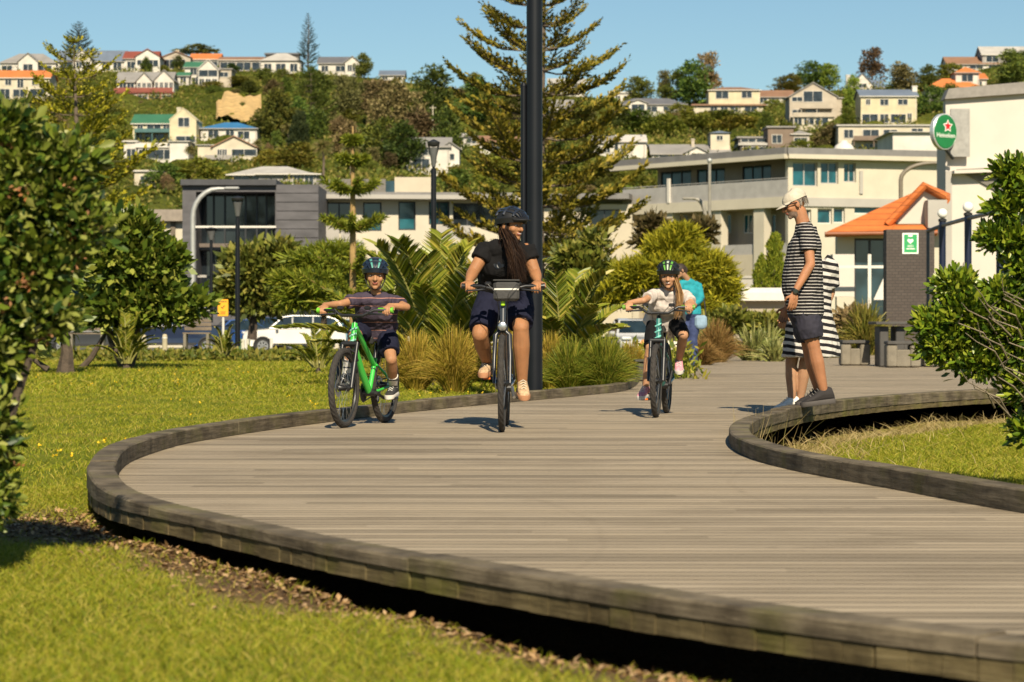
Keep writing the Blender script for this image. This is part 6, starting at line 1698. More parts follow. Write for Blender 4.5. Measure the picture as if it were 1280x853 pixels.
def bench(label, px, py, d, wpx):
    s = d / FPX; W_ = wpx * s; t = thing("park_bench", label, "bench", P(px, py, d), group="timber park benches")
    mb = MB()
    for k in range(4): mb.bevbox((0, .05 + .1 * k, .43), (W_, .085, .04), .006)
    mb.build("seat", bench_wood, t)
    mb = MB()
    for k in range(4): mb.bevbox((0, .42 + .04 * k, .55 + .11 * k), (W_ * (1 - .02 * k), .03, .09), .006)
    mb.build("backrest", bench_wood, t)
    for sx in (-1, 1):
        mb = MB(); mb.bevbox((sx * W_ * .42, .2, .2), (.08, .4, .42), .01); mb.build("leg", conc, t)
bench("timber bench under the glossy tree at the left", 108, 438, 62, 46)
bench("timber bench in front of the dark pickup", 245, 437, 64, 34)
bn = thing("litter_bin", "green and white bin beside the front of the white car", "bin", P(304, 441, 66)); s = 66 / FPX
mb = MB(); mb.bevbox((-5 * s, 0, 9 * s), (6 * s, .3, 18 * s), .02); mb.build("body", M("bin green", (.05, .12, .05), .6), bn)
mb = MB(); mb.bevbox((3 * s, 0, 8.5 * s), (10 * s, .3, 17 * s), .02); mb.build("side", M("bin white", (.5, .48, .38), .6), bn)

# ================================================================ PARKED CARS
def car(label, loc, rz, col, kind="suv", L=4.4, Wd=1.8, H=1.62, rear=False):
    """side profile lofted across the width, narrowing towards the roof; front faces -x"""
    t = thing("parked_car", label, "car", loc, rz, "cars in the car park")
    paint = M("car paint " + col[0], col[1], .28, .05, 1, coat=.8)
    h = H
    if kind == "suv": prof_low = [(-.5, .30), (-.5, .46), (-.485, .58), (-.44, .62), (-.26, .66), (.47, .68), (.495, .60), (.5, .36), (.485, .26)]; cab = [(-.25, .655), (-.12, .96), (-.02, 1.0), (.30, .99), (.42, .90), (.475, .67)]
    elif kind == "ute": prof_low = [(-.5, .28), (-.5, .5), (-.47, .58), (-.28, .64), (.12, .66), (.125, .68), (.5, .68), (.5, .34), (.485, .26)]; cab = [(-.27, .645), (-.16, .96), (-.08, 1.0), (.05, .99), (.12, .68)]
    else: prof_low = [(-.5, .26), (-.5, .42), (-.47, .52), (-.24, .62), (.34, .64), (.47, .60), (.5, .5), (.495, .28), (.48, .22)]; cab = [(-.22, .62), (-.08, .97), (.02, 1.0), (.18, .98), (.35, .64)]
    def sect(pts, ws):
        rings = []
        for yy, k in ws: rings.append([Vector((x * L, yy * Wd / 2, z * h)) for x, z in pts])
        return rings
    mb = MB()
    prof = [(-.48, .20)] + prof_low
    ring = lambda yy, sx, dz: [Vector((x * L * sx, yy * Wd / 2, .12 * h + (z - .12) * h * dz)) for x, z in prof]
    mb.rings([ring(-.94, .97, .96), ring(-1, 1, 1), ring(1, 1, 1), ring(.94, .97, .96)], True)
    b_ = mb.build("body", paint, t, smooth=True)
    mb = MB()
    cr = lambda yy, zs_: [Vector((x * L, yy(z) * Wd / 2, z * h)) for x, z in cab]
    mb.rings([[Vector((x * L, -(1 - .55 * (z - .62)) * .97 * Wd / 2, z * h)) for x, z in cab], [Vector((x * L, (1 - .55 * (z - .62)) * .97 * Wd / 2, z * h)) for x, z in cab]], True)
    mb.build("cabin", paint, t, smooth=False)
    # windows: side panes and windscreens
    gl = glass_mat("car glass", (.02, .035, .045), .04)
    inner = [(x * .93 + .008, .655 + (z - .62) * .86) for x, z in cab]
    zmin = min(z for x, z in cab) + .035
    for sy in (-1, 1):
        mb = MB(); pts = [(x, max(z, zmin)) for x, z in inner]
        vs = [Vector((x * L, sy * ((1 - .55 * (z - .62)) * .97 * Wd / 2 + .012), z * h)) for x, z in pts]
        mb.add(vs, [tuple(range(len(vs)))]); mb.build("side_window", gl, t)
        mb = MB()
        for px_ in (-.02, .18):
            if px_ * 1 < cab[-2][0]: mb.box((px_ * L, sy * ((1 - .55 * .2) * .97 * Wd / 2 + .004), .80 * h), (.06, .05, .30 * h), mat=Matrix.Rotation(-sy * .28, 3, 'X'))
        mb.build("pillar", paint, t)
    a, b2 = cab[0], cab[1]
    def screen(a, b2, off):
        f0, f1 = .12, .92; q = []
        for f_, sgn in ((f0, -1), (f0, 1), (f1, 1), (f1, -1)):
            x = a[0] + (b2[0] - a[0]) * f_; z = a[1] + (b2[1] - a[1]) * f_
            q.append(Vector((x * L + off, sgn * (1 - .55 * (z - .62)) * .88 * Wd / 2, z * h + .012)))
        mb = MB(); mb.add(q, [(0, 1, 2, 3)]); mb.build("windscreen", gl, t)
    screen(cab[0], cab[1], -.012); screen(cab[-1], cab[-2], .012)
    rubber = M("tyre rubber", (.015, .015, .015), .8); rim = M("alloy rim", (.55, .55, .55), .3, .1, metal=.8); archm = M("arch plastic", (.02, .02, .02), .7)
    rw = .34 if kind != "sedan" else .31
    for x in (-.31, .30):
        for sy in (-1, 1):
            c = (x * L, sy * (Wd / 2 - .10), rw)
            w = MB(); w.lathe([(rw * .62, -.10), (rw * .95, -.105), (rw, -.07), (rw, .07), (rw * .95, .105), (rw * .62, .10)], c, 24, 'Y'); wo = w.build("wheel", rubber, t, smooth=True)
            mb = MB()
            for k in range(7):
                a_ = 2 * PI * k / 7; mb.box((c[0] + math.cos(a_) * rw * .33, c[1] + sy * .098, c[2] + math.sin(a_) * rw * .33), (rw * .6, .02, .055), mat=Matrix.Rotation(-a_, 3, 'Y'))
            mb.lathe([(rw * .60, .085 * sy), (rw * .66, .106 * sy), (rw * .56, .106 * sy), (rw * .54, .08 * sy)], c, 24, 'Y'); mb.build("rim", rim, wo)
            mb = MB(); pts = [(c[0] + math.cos(q) * rw * 1.12, sy * (Wd / 2 + .006), c[2] + math.sin(q) * rw * 1.12) for q in np.linspace(-.15, PI + .15, 12)]
            mb.tube(pts, .045, 6); mb.build("wheel_arch", archm, t, smooth=True)
            mb = MB(); mb.lathe([(rw * 1.1, sy * (Wd / 2 + .003)), (rw * 1.1, sy * (Wd / 2 + .001))], (c[0], 0, c[2]), 24, 'Y'); mb.build("wheel_well", archm, t)
    for sy in (-1, 1):
        mb = MB(); mb.bevbox((-.478 * L, sy * Wd * .37, .545 * h), (.22, .34, .11), .03); mb.build("headlight", M("headlight", (.6, .62, .62), .15, .1), t)
        mb = MB(); mb.bevbox((.487 * L, sy * Wd * .40, .56 * h), (.12, .22, .16), .03); mb.build("tail_light", M("tail light", (.35, .01, .01), .25), t)
        mb = MB(); mb.bevbox((-.17 * L, sy * (Wd / 2 + .08), .66 * h), (.12, .20, .13), .03); mb.build("mirror", paint, t)
    mb = MB(); mb.bevbox((-.497 * L, 0, .44 * h), (.05, Wd * .5, .13), .02); mb.box((-.50 * L, 0, .27 * h), (.04, Wd * .8, .12)); mb.build("grille", archm, t)
    mb = MB(); mb.box((-.505 * L, 0, .34 * h), (.02, .36, .11)); mb.build("number_plate", white_trim, t)
    mb = MB(); mb.box((0, -Wd / 2 - .005, .24 * h), (L * .42, .03, .10)); mb.build("sill", archm, t)
    return t
def cpos(px, d): return ((px - 640) * d / FPX, d, -.595)
car("white suv with roof bars facing left in the car park behind the boy", cpos(367, 104), R(8), ("white", (.72, .70, .66)), "suv", 4.4, 1.8, 1.66)
car("dark navy pickup parked at the left beneath the glossy tree", cpos(215, 103), R(4), ("navy", (.012, .022, .055)), "ute", 5.2, 1.85, 1.8)
car("bright blue hatchback parked behind the yellow sign", cpos(292, 110), R(20), ("blue", (.02, .08, .28)), "sedan", 4.2, 1.75, 1.5)
car("dark blue sedan half hidden behind the white suv", cpos(325, 116), R(25), ("deep blue", (.018, .05, .14)), "sedan", 4.3, 1.75, 1.6)
car("pale blue hatchback behind the rear of the white suv", cpos(418, 117), R(40), ("pale blue", (.22, .38, .48)), "sedan", 4.0, 1.7, 1.5)
car("dark grey hatchback parked far left behind the timber bench", cpos(112, 106), R(15), ("dark grey", (.05, .055, .06)), "sedan", 4.2, 1.75, 1.5)
car("silver car parked behind the tussocks left of the girl", cpos(796, 84), R(95), ("silver", (.42, .42, .42)), "sedan", 4.3, 1.75, 1.5)
# ================================================================ BICYCLES
tyre_m = M("bicycle tyre rubber", (.035, .030, .026), .85, .25, 30, bump=.5, bscale=120)
blk = M("black bicycle parts", (.012, .012, .013), .4, .15)
silver = M("silver bicycle parts", (.5, .5, .5), .3, .1, metal=.9)
def rotz(v, a): return Vector((v.x * math.cos(a) - v.y * math.sin(a), v.x * math.sin(a) + v.y * math.cos(a), v.z))

def bicycle(label, loc, rz, Rw, base, frame_m, fork_m, rim_m, bar_w, bar_z, grip_m, crank_deg, saddle_z, tyre=.026, suspension=False, decal=None, low=False, fender=None, steer=0.0, light=None, rise=.04):
    """front wheel touches the ground at the root; the bicycle faces -y, its rear wheel is at y=base"""
    t = thing("bicycle", label, "bicycle", loc, rz)
    def wheel(y0, rear):
        w = MB(); n, m = 72, 10; rings = []
        for i in range(n):
            a = 2 * PI * i / n; ring = []
            for j in range(m):
                b = 2 * PI * j / m
                kn = .0045 if (i + (j % 2)) % 2 == 0 and math.cos(b) > -.1 else 0
                rr_ = Rw - tyre + (tyre + kn) * math.cos(b)
                ring.append(Vector((tyre * math.sin(b) * 1.02, y0 + rr_ * math.cos(a), Rw + rr_ * math.sin(a))))
            rings.append(ring)
        rings.append(rings[0]); w.rings(rings, False)
        wo = w.build("wheel", tyre_m, t, smooth=False)
        mb = MB(); mb.lathe([(Rw - tyre * 2.35, -.010), (Rw - tyre * 1.85, -.013), (Rw - tyre * 1.8, .013), (Rw - tyre * 2.35, .010), (Rw - tyre * 2.45, 0)], (0, y0, Rw), 48, 'X', False); mb.build("rim", rim_m, wo, smooth=True)
        mb = MB()
        for k in range(28):
            a = 2 * PI * k / 28; sx = -.028 if k % 2 else .028; a2 = a + (.35 if k % 4 < 2 else -.35)
            mb.tube([(sx, y0 + .02 * math.cos(a2), Rw + .02 * math.sin(a2)), (0, y0 + (Rw - tyre * 2.4) * math.cos(a), Rw + (Rw - tyre * 2.4) * math.sin(a))], .0011, 4)
        mb.build("spoke", silver, wo)
        mb = MB(); mb.lathe([(.012, -.055), (.03, -.035), (.022, -.02), (.022, .02), (.03, .035), (.012, .055)], (0, y0, Rw), 14, 'X'); mb.build("hub", blk, wo, smooth=True)
        mb = MB(); mb.lathe([(.035, -.047), (.070, -.047), (.070, -.044), (.035, -.044), (.035, -.047)], (0, y0, Rw), 24, 'X', False); mb.build("brake_disc", silver, wo)
        if rear:
            mb = MB(); mb.lathe([(.055, .036), (.055, .039), (.048, .042), (.035, .052), (.03, .052)], (0, y0, Rw), 20, 'X'); mb.build("sprocket", silver, wo)
    wheel(0, False); wheel(base, True)
    k = Rw / .35
    ht_b = Vector((0, .22 * k, Rw + .36 * k)); ht_t = Vector((0, .28 * k, bar_z - .10)); bb = Vector((0, base - .43 * k, Rw - .05)); st_t = Vector((0, base - .27 * k, saddle_z - .17)); ax = Vector((0, base, Rw))
    fr = MB(); r1 = .021
    fr.tube([ht_b, ht_t], .023, 12)
    if low:
        fr.tube([ht_b + Vector((0, .02, .01)), bb.lerp(ht_b, .5) + Vector((0, .02, -.02)), bb], [.026, .028, .026], 12)
        fr.tube([ht_t.lerp(ht_b, .55) + Vector((0, .02, 0)), bb.lerp(st_t, .42)], .018, 10)
    else:
        fr.tube([ht_b + Vector((0, .02, .02)), bb.lerp(ht_b, .5) + Vector((0, .01, -.012)), bb], [.027, .027, .026], 12)
        fr.tube([ht_t + Vector((0, .02, -.03)), bb.lerp(st_t, .8)], .020, 12)
    fr.tube([bb, st_t], .018, 12)
    for sx in (-1, 1):
        fr.tube([bb + Vector((sx * .03, 0, 0)), bb.lerp(ax, .4) + Vector((sx * .05, 0, 0)), ax + Vector((sx * .062, 0, 0))], [.012, .011, .010], 8)
        fr.tube([bb.lerp(st_t, .82) + Vector((sx * .02, 0, 0)), bb.lerp(st_t, .82).lerp(ax, .4) + Vector((sx * .05, 0, 0)), ax + Vector((sx * .064, 0, .005))], [.010, .010, .009], 8)
    fr.build("frame", frame_m, t, smooth=True)
    fk = MB(); crown = Vector((0, .10 * k, 2 * Rw + .035))
    crown = Vector((0, ht_b.y - .03, max(ht_b.z - .04, 2 * Rw + .03))); crown.y = .16 * k
    fk.tube([ht_b, crown], .02, 10)
    fw = .058
    if suspension:
        fk.tube([crown + Vector((-fw, 0, 0)), crown + Vector((fw, 0, 0))], .022, 10)
        for sx in (-1, 1):
            a = crown + Vector((sx * fw, 0, .01)); b = Vector((sx * fw, .0, Rw)); mid_ = a.lerp(b, .45)
            fk.tube([a, mid_], .0155, 10); fk.tube([mid_, b], [.022, .018], 10)
        a = crown + Vector((0, -.03, -.10)); fk.tube([crown + Vector((-fw, -.0, -.13)), crown + Vector((-fw * .8, -.04, -.06)), crown + Vector((0, -.045, -.035)), crown + Vector((fw * .8, -.04, -.06)), crown + Vector((fw, 0, -.13))], .012, 8)
    else:
        for sx in (-1, 1): fk.tube([crown + Vector((sx * .012, 0, 0)), crown + Vector((sx * (fw - .006), -.012, -.035)), crown.lerp(Vector((0, 0, Rw)), .5) + Vector((sx * fw, -.01, 0)), Vector((sx * fw, 0, Rw))], [.018, .018, .015, .011], 10)
    fk.build("fork", fork_m, t, smooth=True)
    mb = MB(); stem = ht_t + Vector((0, .01, .03)); bar0 = Vector((0, stem.y - .06, bar_z - rise))
    mb.tube([ht_t, stem], .018, 10); mb.tube([stem, bar0], .016, 10); mb.build("stem", blk, t, smooth=True)
    mb = MB(); hb = bar_w / 2
    mb.tube([(-hb, bar0.y + .06, bar_z), (-hb * .55, bar0.y + .02, bar_z), (-hb * .28, bar0.y, bar_z - rise), (hb * .28, bar0.y, bar_z - rise), (hb * .55, bar0.y + .02, bar_z), (hb, bar0.y + .06, bar_z)], .0125, 10); mb.build("handlebar", blk, t, smooth=True)
    for sx in (-1, 1):
        mb = MB(); mb.tube([(sx * (hb - .11), bar0.y + .048, bar_z), (sx * (hb - .01), bar0.y + .0585, bar_z)], .018, 12); mb.tube([(sx * (hb - .01), bar0.y + .0585, bar_z), (sx * (hb + .006), bar0.y + .06, bar_z)], .022, 12); mb.build("grip", grip_m, t, smooth=True)
        mb = MB(); x0 = sx * (hb - .16)
        mb.tube([(x0, bar0.y + .04, bar_z - .01), (x0, bar0.y - .01, bar_z - .025), (sx * (hb - .10), bar0.y - .035, bar_z - .03), (sx * (hb - .03), bar0.y - .02, bar_z - .035)], [.011, .010, .007, .005], 8)
        mb.bevbox((x0 - sx * .03, bar0.y + .03, bar_z + .018), (.05, .04, .03), .008); mb.build("brake_lever", blk, t, smooth=True)
        mb = MB(); mb.tube([(x0, bar0.y - .02, bar_z - .02), (x0 * .75, bar0.y - .11, bar_z + .01), (x0 * .3, bar0.y - .12, bar_z - .06), (sx * .03, bar0.y - .02, bar_z - .18), (sx * .05, .04, 2 * Rw * .7)], .0028, 5); mb.build("cable", blk, t)
    mb = MB(); mb.tube([bb.lerp(st_t, .95), st_t + Vector((0, .045, .12))], .0145, 10); mb.build("seat_post", blk, t, smooth=True)
    sd = MB(); c = st_t + Vector((0, .05, .155)); rings = []
    for y, w_, dz in ((-.15, .016, -.012), (-.14, .022, 0), (-.06, .028, .004), (.02, .05, .002), (.08, .075, .008), (.13, .072, .016), (.14, .05, .01)):
        rings.append([c + Vector((w_ * math.cos(a), y, dz + .022 * math.sin(a) - (.02 * abs(math.cos(a)) ** 2))) for a in [2 * PI * i / 12 for i in range(12)]])
    sd.rings(rings, True); sd.build("saddle", M("saddle", (.018, .018, .018), .55), t, smooth=True)
    # cranks, pedals, chain
    ca = R(crank_deg); cl = .165 * k
    mb = MB(); mb.lathe([(.03, -.05), (.03, .05)], bb, 14, 'X'); mb.build("bottom_bracket", blk, t)
    mb = MB(); mb.lathe([(.055, -.051), (.088 * k, -.051), (.092 * k, -.048), (.088 * k, -.045), (.055, -.045)], bb, 30, 'X'); mb.build("chainring", blk, t)
    for sx, s in ((-1, 1), (1, -1)):
        e = bb + Vector((sx * .075, -s * cl * math.cos(ca), -s * cl * math.sin(ca)))
        mb = MB(); mb.tube([bb + Vector((sx * .055, 0, 0)), e], [.015, .011], 8); mb.build("crank", silver if not suspension else blk, t, smooth=True)
        mb = MB(); mb.bevbox(e + Vector((sx * .062, 0, 0)), (.09, .085, .022), .006); pe = mb.build("pedal", blk, t)
        mb = MB()
        for q in (-1, 1): mb.box(e + Vector((sx * .062, q * .0435, 0)), (.05, .004, .014))
        mb.build("reflector", M("orange reflector", (.75, .16, .02), .3), pe)
    mb = MB()
    for q, z in ((1, .085 * k), (-1, -.085 * k)): mb.tube([bb + Vector((-.048, 0, z)), ax + Vector((-.045, 0, .05 * (1 if z > 0 else -1)))], .005, 5)
    mb.build("chain", M("chain steel", (.12, .11, .10), .4, metal=.7), t)
    mb = MB(); mb.tube([ax + Vector((-.05, .0, -.03)), ax + Vector((-.05, -.02, -.09)), ax + Vector((-.05, -.04, -.13))], [.018, .012, .016], 8); mb.build("derailleur", blk, t)
    if decal:
        mb = MB(); 
        for q in (.25, .5, .75):
            p = ht_b.lerp(ht_t, q); mb.tube([p + Vector((-.026, -.012, -.012)), p + Vector((0, -.029, 0)), p + Vector((.026, -.012, .012))], .008, 6)
        mb.build("frame_graphic", decal, t)
    if fender:
        mb = MB(); rings = []
        for i in range(16):
            a = R(70 + 130 * i / 15); rr_ = Rw + .022
            cy, cz = base + rr_ * math.cos(PI - a + .9), Rw + rr_ * math.sin(PI - a + .9)
            ca_, sa_ = (cy - base) / rr_, (cz - Rw) / rr_
            rings.append([Vector((x, cy - ca_ * q, cz - sa_ * q)) for x, q in ((-.03, .012), (-.02, .002), (0, 0), (.02, .002), (.03, .012), (.02, .006), (-.02, .006))])
        mb.rings(rings, True); mb.build("mudguard", fender, t, smooth=True)
    if light:
        mb = MB(); p = crown + Vector((0, -.035, .03)); mb.lathe([(.012, .03), (.028, .02), (.032, -.03), (.026, -.034)], p, 14, 'Y'); mb.build("head_lamp", light, t, smooth=True)
        mb = MB(); p = ht_t + Vector((0, -.05, -.02)); mb.bevbox(p, (.03, .03, .055), .006); mb.build("bell", M("lime green plastic", (.32, .55, .01), .4), t)
    t["bars"] = [bar0.y + .05, bar_z, hb]
    return t, dict(bar=lambda sx, q=.06: Vector((sx * (hb - q), bar0.y + .053, bar_z)), pedal=lambda sx: bb + Vector((sx * .137, (-1 if sx < 0 else 1) * cl * math.cos(ca), (-1 if sx < 0 else 1) * cl * math.sin(ca))), saddle=c, bb=bb)

def toworld(t, v): return Vector(t.location) + rotz(Vector(v), t.rotation_euler.z)
# ================================================================ PEOPLE
def remesh_obj(name, mb, voxel, smooth_it, mats, parent, world=True, sub=0):
    """fuses overlapping shapes into one continuous surface"""
    me = bpy.data.meshes.new("tmp"); me.from_pydata(mb.v, [], mb.f)
    bm = bmesh.new(); bm.from_mesh(me); bmesh.ops.recalc_face_normals(bm, faces=bm.faces); bm.to_mesh(me); bm.free()
    o = bpy.data.objects.new("tmp", me); COL.objects.link(o)
    m = o.modifiers.new("r", 'REMESH'); m.mode = 'VOXEL'; m.voxel_size = voxel; m.use_smooth_shade = True
    if smooth_it:
        m2 = o.modifiers.new("s", 'SMOOTH'); m2.factor = .5; m2.iterations = smooth_it
    dg = bpy.context.evaluated_depsgraph_get(); dg.update()
    out = bpy.data.meshes.new_from_object(o.evaluated_get(dg)); out.name = name
    bpy.data.objects.remove(o); bpy.data.meshes.remove(me)
    out.materials.clear()
    return link_mesh(name, out, mats, parent, world, None, True)

def skin_mat(name, c):
    m, n, l, b = new_mat(name)
    tc = n.new("ShaderNodeTexCoord"); t = _noise(n, l, 9, 4, tc.outputs["Object"])
    r = _ramp(n, l, t.outputs[0], [(.3, tuple(q * .84 for q in c)), (.7, tuple(min(1, q * 1.12) for q in c))])
    l.new(r.outputs[0], b.inputs["Base Color"]); b.inputs["Roughness"].default_value = .62; b.inputs["Specular IOR Level"].default_value = .3
    b.inputs["Subsurface Weight"].default_value = .12; b.inputs["Subsurface Radius"].default_value = (.5, .2, .1); b.inputs["Subsurface Scale"].default_value = .02
    return m
def frame_of(f, u=Vector((0, 0, 1))):
    f = Vector(f).normalized(); r = f.cross(Vector(u)).normalized(); u2 = r.cross(f).normalized()
    return r, f, u2         # right (of the person), forward, up

class Head:
    """head of height h; c is its middle, f where the face looks, u the crown direction"""
    def __init__(s, c, f, u, h):
        s.c = Vector(c); s.r, s.f, s.u = frame_of(f, u); s.h = h; s.k = h / .23
        s.m = Matrix((s.r, s.f, s.u)).transposed()
    def p(s, x, y, z): return s.c + s.k * (s.r * x + s.f * y + s.u * z)
    def add(s, mb, thick=1.0):
        k = s.k
        E = lambda x, y, z, a, b, c, n=12: mb.ell(s.p(x, y, z), (a * k, b * k, c * k), s.m, n, 9)
        E(0, -.012, .030, .074, .094, .082, 18)            # cranium
        E(0, .020, -.012, .062, .070, .080, 16)            # face
        E(0, .036, -.055, .046 * thick, .044, .048, 14)    # jaw
        E(0, .066, -.088, .022 * thick, .018, .018)        # chin
        E(.036, .052, -.022, .026, .026, .024); E(-.036, .052, -.022, .026, .026, .024)   # cheeks
        E(0, .070, .028, .050, .018, .012)                 # brow
        mb.capsule(s.p(0, .082, .016), s.p(0, .106, -.026), .008 * k, .0125 * k, 10)      # nose
        E(.011, .094, -.029, .009, .010, .008); E(-.011, .094, -.029, .009, .010, .008)
        E(0, .083, -.052, .024, .010, .006); E(0, .081, -.062, .021, .010, .007)          # lips
        for sx in (-1, 1): E(sx * .077, -.006, -.006, .010, .020, .033)
    def paint(s): 
        k = s.k; out = []
        return out

def hand(mb, wrist, dirv, palm_n, L=.18, curl=.5, side=1, grip=False):
    """palm, four bent fingers of different length and a thumb leaving the side of the palm near its base"""
    d = Vector(dirv).normalized(); n = Vector(palm_n); n = (n - d * n.dot(d)).normalized(); s = d.cross(n).normalized() * side
    k = L / .18
    pc = Vector(wrist) + d * .045 * k
    m = Matrix((s, d, n)).transposed()
    mb.ell(pc, (.040 * k, .054 * k, .016 * k), m, 12, 8)
    mb.capsule(Vector(wrist) - d * .015 * k, pc, .024 * k, .022 * k, 10, .8)
    for i, (off, ln) in enumerate(((-.030, .062), (-.010, .074), (.010, .070), (.029, .054))):
        a = Vector(wrist) + d * .088 * k + s * off * k
        c1 = curl * .9; c2 = curl * 1.9; c3 = curl * 2.7
        p1 = a + (d * math.cos(c1) + n * math.sin(c1)) * ln * .45 * k
        p2 = p1 + (d * math.cos(c2) + n * math.sin(c2)) * ln * .34 * k
        p3 = p2 + (d * math.cos(c3) + n * math.sin(c3)) * ln * .26 * k
        mb.tube([a - d * .03 * k, a, p1, p2, p3], [.0085 * k, .0092 * k, .0085 * k, .0078 * k, .006 * k], 8)
    t0 = Vector(wrist) + d * .025 * k - s * .028 * k; t1 = t0 + (d * .6 - s * .75 + n * .25).normalized() * .038 * k; t2 = t1 + (d * .85 - s * .15 + n * (.35 + curl * .5)).normalized() * .032 * k
    mb.tube([t0 + s * .01 * k, t1, t2], [.013 * k, .0105 * k, .008 * k], 8)

def loft(mb, rings, n=20):
    """rings: (center, side vector, forward vector) ellipses joined to a body"""
    out = []
    for c, a, b in rings:
        out.append([Vector(c) + Vector(a) * math.cos(2 * PI * i / n) + Vector(b) * math.sin(2 * PI * i / n) for i in range(n)])
    mb.rings(out, True)

def shoe_mb(ankle, toe_dir, L, up=Vector((0, 0, 1)), w=.047, h=.075, drop=.085):
    """upper and sole, separately: heel under the ankle"""
    r, f, u = frame_of(toe_dir, up)
    k = L / .28
    heel = Vector(ankle) - u * drop * k - f * .06 * k
    def ring(y, wd, z0, z1, n=12):
        c = heel + f * y * k
        return [c + r * wd * k * math.cos(2 * PI * i / n) + u * k * ((z0 + z1) / 2 + (z1 - z0) / 2 * math.sin(2 * PI * i / n)) for i in range(n)]
    up_ = MB(); up_.rings([ring(-.02, .022, .015, .06), ring(-.005, .037, .012, .120), ring(.02, .041, .012, .130), ring(.07, .043, .012, .134), ring(.11, .045, .012, .108), ring(.16, .048, .012, .074), ring(.215, .046, .012, .056), ring(.245, .034, .014, .038), ring(.258, .018, .016, .028)], True)
    so = MB(); out = []
    for z, g in ((-.010, .94), (-.002, 1.06), (.022, 1.06), (.030, .99)):
        prof = [(-.026, 0), (-.02, .026), (0, .040), (.05, .041), (.10, .042), (.16, .050), (.21, .048), (.245, .036), (.262, .012)]
        pts = [(w_ * g, y) for y, w_ in prof] + [(-w_ * g, y) for y, w_ in prof[::-1]]
        out.append([heel + f * y * k + r * x * k + u * z * k for x, y in pts])
    so.rings(out, True)
    la = MB()
    for q in range(5):
        y = .085 + .022 * q; z = .134 - .0150 * q
        la.tube([heel + (f * y + r * -.022 + u * (z - .012)) * k, heel + (f * (y + .006) + u * (z + .003)) * k, heel + (f * y + r * .022 + u * (z - .012)) * k], .0042 * k, 6)
    return up_, so, la

